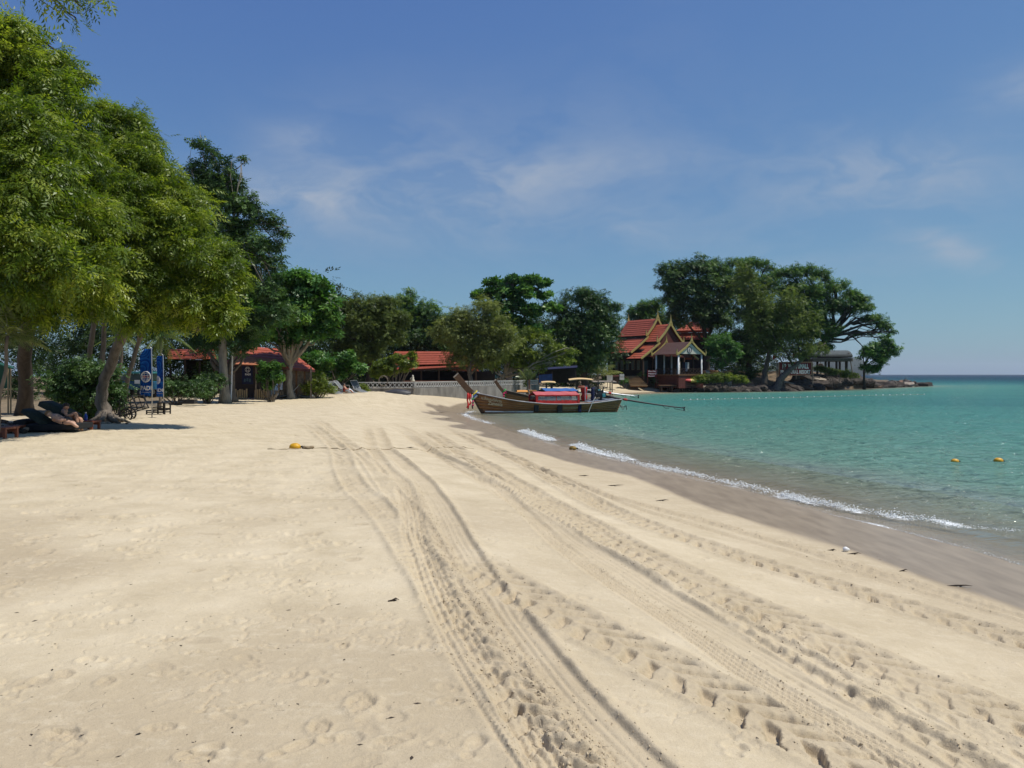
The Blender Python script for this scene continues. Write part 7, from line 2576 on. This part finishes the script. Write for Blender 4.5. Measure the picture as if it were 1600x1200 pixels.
for i in range(nn + 1):
    x_ = -1.0 + 2.0 * i / nn
    w_ = .48 * math.sqrt(max(0.02, 1 - (x_ / 1.05) ** 2))
    for k in range(9):
        a_ = math.pi * k / 8
        vs.append((x_ * .98, -w_ * math.cos(a_), .02 + .42 * math.sin(a_) ** .8 * (1 - .5 * (x_) ** 2)))
for i in range(nn):
    for k in range(8):
        a_ = i * 9 + k
        fs.append((a_, a_ + 1, a_ + 10, a_ + 9))
mb.add(vs, fs)
mb.build('hull', mat('dinghy_dark', (.05, .05, .055), rough=.5, var=.4, scale=4), hull_up, smooth=True)
mb = MB()
mb.tube([(x_ * .98, 0, .46 * (1 - .5 * x_ * x_)) for x_ in np.linspace(-.98, .98, 10)], .025, 5)
mb.build('keel', WOOD_G, hull_up)
pt = thing('potted_plant', 'brick pillar with a green pot plant at the fence end', 'plant', P(822, 608, 73.5))
mb = MB()
mb.box((.30, 0, .48), (.20, .22, 1.0))
mb.build('pillar', mat('pillar_brick', (.34, .15, .11), rough=.8, var=.4, scale=9), pt)
r = np.random.default_rng(8)
cl_ = np.array([(-.02, 0, .62, .28, .6), (.05, 0, .85, .22, .6), (-.05, .1, .4, .22, .5)])
foliage('leaves', cl_, 260, .16, 'leaf', LF_LIME, pt, r)
cl_ = np.array([(-.12, 0, 1.12, .2, .5), (.2, 0, 1.16, .2, .5)])
foliage('red_leaves', cl_, 160, .14, 'leaf', leafmat('leaf_red', (.06, .015, .012), (.14, .03, .025), (.25, .07, .04)), pt, r)

# ---------------------------------------------------------------- kayaks, buoys, ropes, flotsam
def kayak(label, px_, py_, Y, L, rz, cols, tilt=.0, zoff=0.0):
    g = P(px_, py_, Y)
    t_ = thing('kayak', label, 'kayak', g, rz, 'kayaks on the headland')
    nn, kk = 18, 10
    for seg in range(3):
        vs, fs = [], []
        i0, i1 = [(0, 5), (5, 9), (9, nn)][seg]
        for i in range(i0, i1 + 1):
            x_ = -1 + 2 * i / nn
            w_ = .36 * max(.03, (1 - abs(x_) ** 2.4)) ** .6
            h_ = .20 * max(.12, (1 - abs(x_) ** 3)) ** .6
            for k in range(kk):
                a_ = 2 * math.pi * k / kk
                vs.append((x_ * L / 2, w_ * math.cos(a_), h_ * math.sin(a_) + .10 * x_ * x_ + .2))
        n_ = i1 - i0
        for i in range(n_):
            for k in range(kk):
                a_, b_ = i * kk + k, i * kk + (k + 1) % kk
                fs.append((a_, b_, b_ + kk, a_ + kk))
        if seg == 0: fs.append(tuple(range(kk))[::-1])
        if seg == 2: fs.append(tuple(n_ * kk + k for k in range(kk)))
        mb = MB()
        mb.add(vs, fs)
        mb.build('hull_section', cols[seg], t_, smooth=True)
    mb = MB()
    mb.lathe([(.26, .36), (.28, .40), (.20, .39), (.18, .30), (.02, .29)], (0, 0, 0), 14)
    mb.v = [(v[0] * 1.6, v[1] * .8, v[2]) for v in mb.v]
    mb.build('cockpit', BLACK, t_)
    t_.rotation_euler = (.5, tilt, rz)
    return t_
KR, KY, KG, KO = mat('kayak_red', (.55, .06, .05), rough=.35), mat('kayak_yellow', (.68, .50, .10), rough=.35), mat('kayak_green', (.12, .48, .10), rough=.35), mat('kayak_orange', (.65, .24, .08), rough=.35)
kayak('red, yellow and green kayak lying by the porch base', 1087, 596.5, 106.8, 3.6, .12, (KR, KY, KG))
kayak('orange kayak resting behind the yellow-green shrub', 1108, 583, 111.5, 2.8, .1, (KO, mat('kayak_pale', (.6, .45, .35), rough=.4), KO))

def buoy(label, X, Y, z, r_, name='marker_buoy', dark=False):
    t_ = thing(name, label, 'buoy', (X, Y, z))
    mb = MB()
    n = 8
    mb.lathe([(max(.004, r_ * math.sin(math.pi * k / n)), -r_ * .85 * math.cos(math.pi * k / n)) for k in range(n + 1)], n=14)
    mb.v = [(v[0] * 1.25, v[1], v[2]) for v in mb.v]
    mb.build('float', YELLOW if not dark else mat('weedy_yellow', (.22, .14, .02), rough=.6, var=.5, scale=9), t_, smooth=True)
    mb = MB()
    mb.tube([(r_ * 1.2, 0, 0), (r_ * 1.5, .02, .01), (r_ * 1.7, 0, -.02)], r_ * .22, 6)
    mb.build('eyelet', BLACK, t_, smooth=True)
    return t_
bx_, by_, bz_ = ground(461, 700)
buoy('yellow buoy lying half buried on the dry sand', bx_, by_, surf_z(bx_, by_) + .03, .11)
Yb = CZ * F / (703 - HOR)
buoy('weedy dark yellow buoy washed in the breaking foam', (895 - 800) / F * Yb, Yb, .05, .10, dark=True)
Yb = CZ * F / (722 - HOR)
buoy('yellow buoy floating in the sea, the one nearer the beach', (1492 - 800) / F * Yb, Yb, .02, .09)
Yb = CZ * F / (721 - HOR)
buoy('yellow buoy floating at the far right of the sea', (1560 - 800) / F * Yb, Yb, .02, .105)
bx_, by_, bz_ = ground(482, 701)
kn = thing('rope_knot', 'brown knotted rope end beside the sand buoy', 'rope', (bx_, by_, bz_))
mb = MB()
mb.tube([(.12 * math.cos(k * 1.1), .06 * math.sin(k * 1.7), .03 + .02 * math.sin(k * 2.3)) for k in range(14)], .022, 6)
ROPE = mat('rope_brown', (.27, .205, .125), rough=.9, var=.3, scale=20)
mb.build('coil', ROPE, kn, smooth=True)
rp_ = thing('beach_rope', 'long thin brown rope lying across the sand and tyre tracks', 'rope', ground(580, 702))
mb = MB()
pts = []
for k in range(60):
    px_ = 418 + (740 - 418) * k / 59
    x, y, z = ground(px_, 701.5 + 1.2 * math.sin(k * .33) - .012 * (px_ - 420) * .3)
    pts.append(Vector((x, y, surf_z(x, y) + .004 + .006 * math.sin(k * 1.7))))
mb.tube(pts, .010, 6)
bw(mb, 'strand', ROPE, rp_, smooth=True)

fl_ = thing('float_line', 'string of small white floats marking the swimming area', 'float line', (37, 88, 0))
L = Vector(fl_.location)
fme = None
lp = []
for k in range(36):
    px_ = 1068 + 376 * k / 35
    py_ = np.interp(px_, [1068, 1180, 1250, 1330, 1444], [625.2, 622.6, 621, 618.5, 616.5])
    Yk = CZ * F / (py_ - HOR)
    p = Vector(((px_ - 800) / F * Yk, Yk, .03))
    lp.append(p - L + Vector((0, 0, -.02)))
    if fme is None:
        mb = MB()
        mb.lathe([(max(.004, .065 * math.sin(math.pi * j / 6)), -.06 * math.cos(math.pi * j / 6)) for j in range(7)], n=8)
        fo = mb.build('float', WHITE, fl_, smooth=True)
        fme = fo.data
    else:
        fo = link(bpy.data.objects.new('float', fme), fl_)
    fo.location = p - L
    sc_k = .8 + .5 * random.random()
    fo.scale = (sc_k, sc_k, sc_k)
mb = MB()
mb.tube(lp, .015, 4)
mb.build('line', ROPE, fl_)

# driftwood twigs along the waterline
TW = mat('driftwood', (.055, .04, .028), rough=.9, var=.4, scale=20)
r = np.random.default_rng(44)
TWL = ['twig at the wet sand edge level with the foam buoy', 'twig at the wet edge just short of the foam buoy', 'longest twig lying parallel to the wet sand edge', 'twig at the wet edge halfway between boat and right corner',
       'short twig beside the outermost tyre track, mid picture', 'tiny twig on the pale sand above the wet edge', 'forked twig just left of the white shell', 'straight dark twig just right of the white shell',
       'short twig second from the right picture edge', 'dark twig nearest the right picture edge', 'small twig third from the right picture edge', 'tiny twig a little right of the white shell',
       'weedy twig left of the boat bow, nearer the water', 'weedy twig left of the boat bow, farther from the water', 'twig at the wet edge below the boat bow', 'small dark twig beside the ridged tyre track, lower picture',
       'twig on the sand right below the long rope', 'twig lying against the rope between tyre tracks']
for i, (px_, py_, ln) in enumerate(((912, 744, .35), (868, 722, .4), (960, 760, .55), (1035, 783, .4), (1137, 817, .22), (1235, 842, .16), (1300, 861, .16), (1335, 867, .20), (1440, 903, .18), (1500, 917, .24), (1412, 893, .12), (1355, 874, .1),
                                   (700, 655, .5), (690, 645, .5), (738, 684, .4), (615, 940, .12), (538, 716, .3), (640, 700, .35))):
    if i in (1, 4, 5, 8, 11, 16): continue
    x, y, z = ground(px_, py_)
    ln *= (.6 + .6 * r.random())
    tg = thing('driftwood_twig', TWL[i], 'twig', (x, y, surf_z(x, y) + .004), r.random() * .8 - .4, 'dark twigs washed up on the sand')
    mb = MB()
    a_ = ln / 2
    mb.tube([(-a_, 0, 0), (-a_ * .3, .04 * ln, .03 * ln), (a_ * .4, -.05 * ln, .02), (a_, .06 * ln, .02 * ln)], [.005 + .008 * ln, .006 + .010 * ln, .005 + .006 * ln, .002], 6)
    mb.build('stick', TW, tg, smooth=True)
    mb = MB()
    mb.tube([(0, 0, .02 * ln), (.16 * ln, .10 * ln, .03 * ln), (.30 * ln, .16 * ln, .02 * ln)], [.008 + .006 * ln, .006, .003], 5)
    mb.build('side_shoot', TW, tg, smooth=True)
sx0, sy0, sz0 = ground(1322, 862)
sh_ = thing('white_shell', 'small white shell at the edge of the wet sand', 'shell', (sx0, sy0, sz0 + .01))
mb = MB()
mb.lathe([(.004, -.045), (.03, -.03), (.038, 0), (.02, .03), (.004, .05)], (0, 0, .02), 10, 'X')
mb.build('shell_body', WHITE, sh_, smooth=True)
# dead leaves, bark crumbs and bits of weed
n = 700
lx, ly, lz = [], [], []
while len(lx) < n:
    y = 3.2 + 30 * r.random() ** 1.4
    x = (r.random() * 1.34 - .68) * y
    s_ = float(shore_dist(np.array([x]), np.array([y]))[0])
    if s_ < 1.6: continue
    if x > -.1 * y and s_ > 3.2 and r.random() < .8: continue
    lx.append(x); ly.append(y); lz.append(surf_z(x, y) + .001)
lp = np.stack([lx, ly, lz], 1)
tv = np.array([(-1, -.25, 0), (0, -.4, .05), (1, .1, .02), (0, .45, .06)])
ang = r.random(n) * 6.28
szs = .006 + .016 * r.random(n) ** 3
cx_, sx_ = np.cos(ang), np.sin(ang)
v = np.stack([tv[None, :, 0] * cx_[:, None] - tv[None, :, 1] * sx_[:, None], tv[None, :, 0] * sx_[:, None] + tv[None, :, 1] * cx_[:, None], np.repeat(tv[None, :, 2], n, 0)], -1) * szs[:, None, None] + lp[:, None, :]
tag(fast_mesh('leaf_litter', v.reshape(-1, 3), np.arange(n * 4).reshape(-1, 4), TW), 'dark dry leaf crumbs scattered over the sand', 'litter', kind='stuff')

# clods and crumbs thrown up by the tyres
cp_ = []
r = np.random.default_rng(77)
for kind, hw, (ys, xs, dxdy, sa) in TR:
    if kind in ('thin', 'soft', 'car'): cnt = 350
    elif kind == 'flat': cnt = 500
    else: cnt = 1100
    for _ in range(cnt):
        y = 2.7 + 11 * r.random() ** 1.6
        if y > ys[-1]: continue
        side = r.choice((-1, 1))
        u = side * hw * (1.05 + .30 * r.normal()) if kind not in ('crumb', 'ridge') else hw * 1.1 * r.normal() * .6
        x = float(np.interp(y, ys, xs)) + u
        if x > float(shore_x(y)) - 2.3: continue
        cp_.append((x, y, surf_z(x, y), .0035 + .0085 * r.random() ** 3))
cp_ = np.array(cp_)
tet = np.array([(1, 0, -.5), (-.6, .9, -.5), (-.6, -.9, -.5), (0, 0, .9)], float)
tf_ = np.array([(0, 1, 3), (1, 2, 3), (2, 0, 3), (0, 2, 1)])
ang = r.random(len(cp_)) * 6.28
ca, sa_ = np.cos(ang)[:, None], np.sin(ang)[:, None]
jit = tet[None] * (.6 + .8 * r.random((len(cp_), 4, 1)))
v = np.stack([jit[..., 0] * ca - jit[..., 1] * sa_, jit[..., 0] * sa_ + jit[..., 1] * ca, jit[..., 2]], -1) * cp_[:, 3][:, None, None] + cp_[:, None, :3] + np.array((0, 0, .002))
tag(fast_mesh('sand_crumbs', v.reshape(-1, 3), (tf_[None] + (np.arange(len(cp_)) * 4)[:, None, None]).reshape(-1, 3), mat('sand_clod', (.50, .41, .28), rough=.95, var=.25, scale=60)), 'loose sand clods thrown up along the tyre tracks', 'sand crumbs', kind='stuff')

# ---------------------------------------------------------------- the warm sea air
m = bpy.data.materials.new('sea_haze')
m.use_nodes = True
m.node_tree.nodes.clear()
t = NT(m.node_tree)
pvl = t.n('ShaderNodeVolumePrincipled', {'Color': (.80, .88, 1.0, 1), 'Density': .00007, 'Anisotropy': .15})
t.n('ShaderNodeOutputMaterial', {'Volume': pvl.outputs[0]})
mb = MB()
mb.box((0, 4000, 66), (22000, 11500, 150))
tag(mb.build('haze', m), 'thin pale sea haze over the bay', 'haze', kind='stuff')
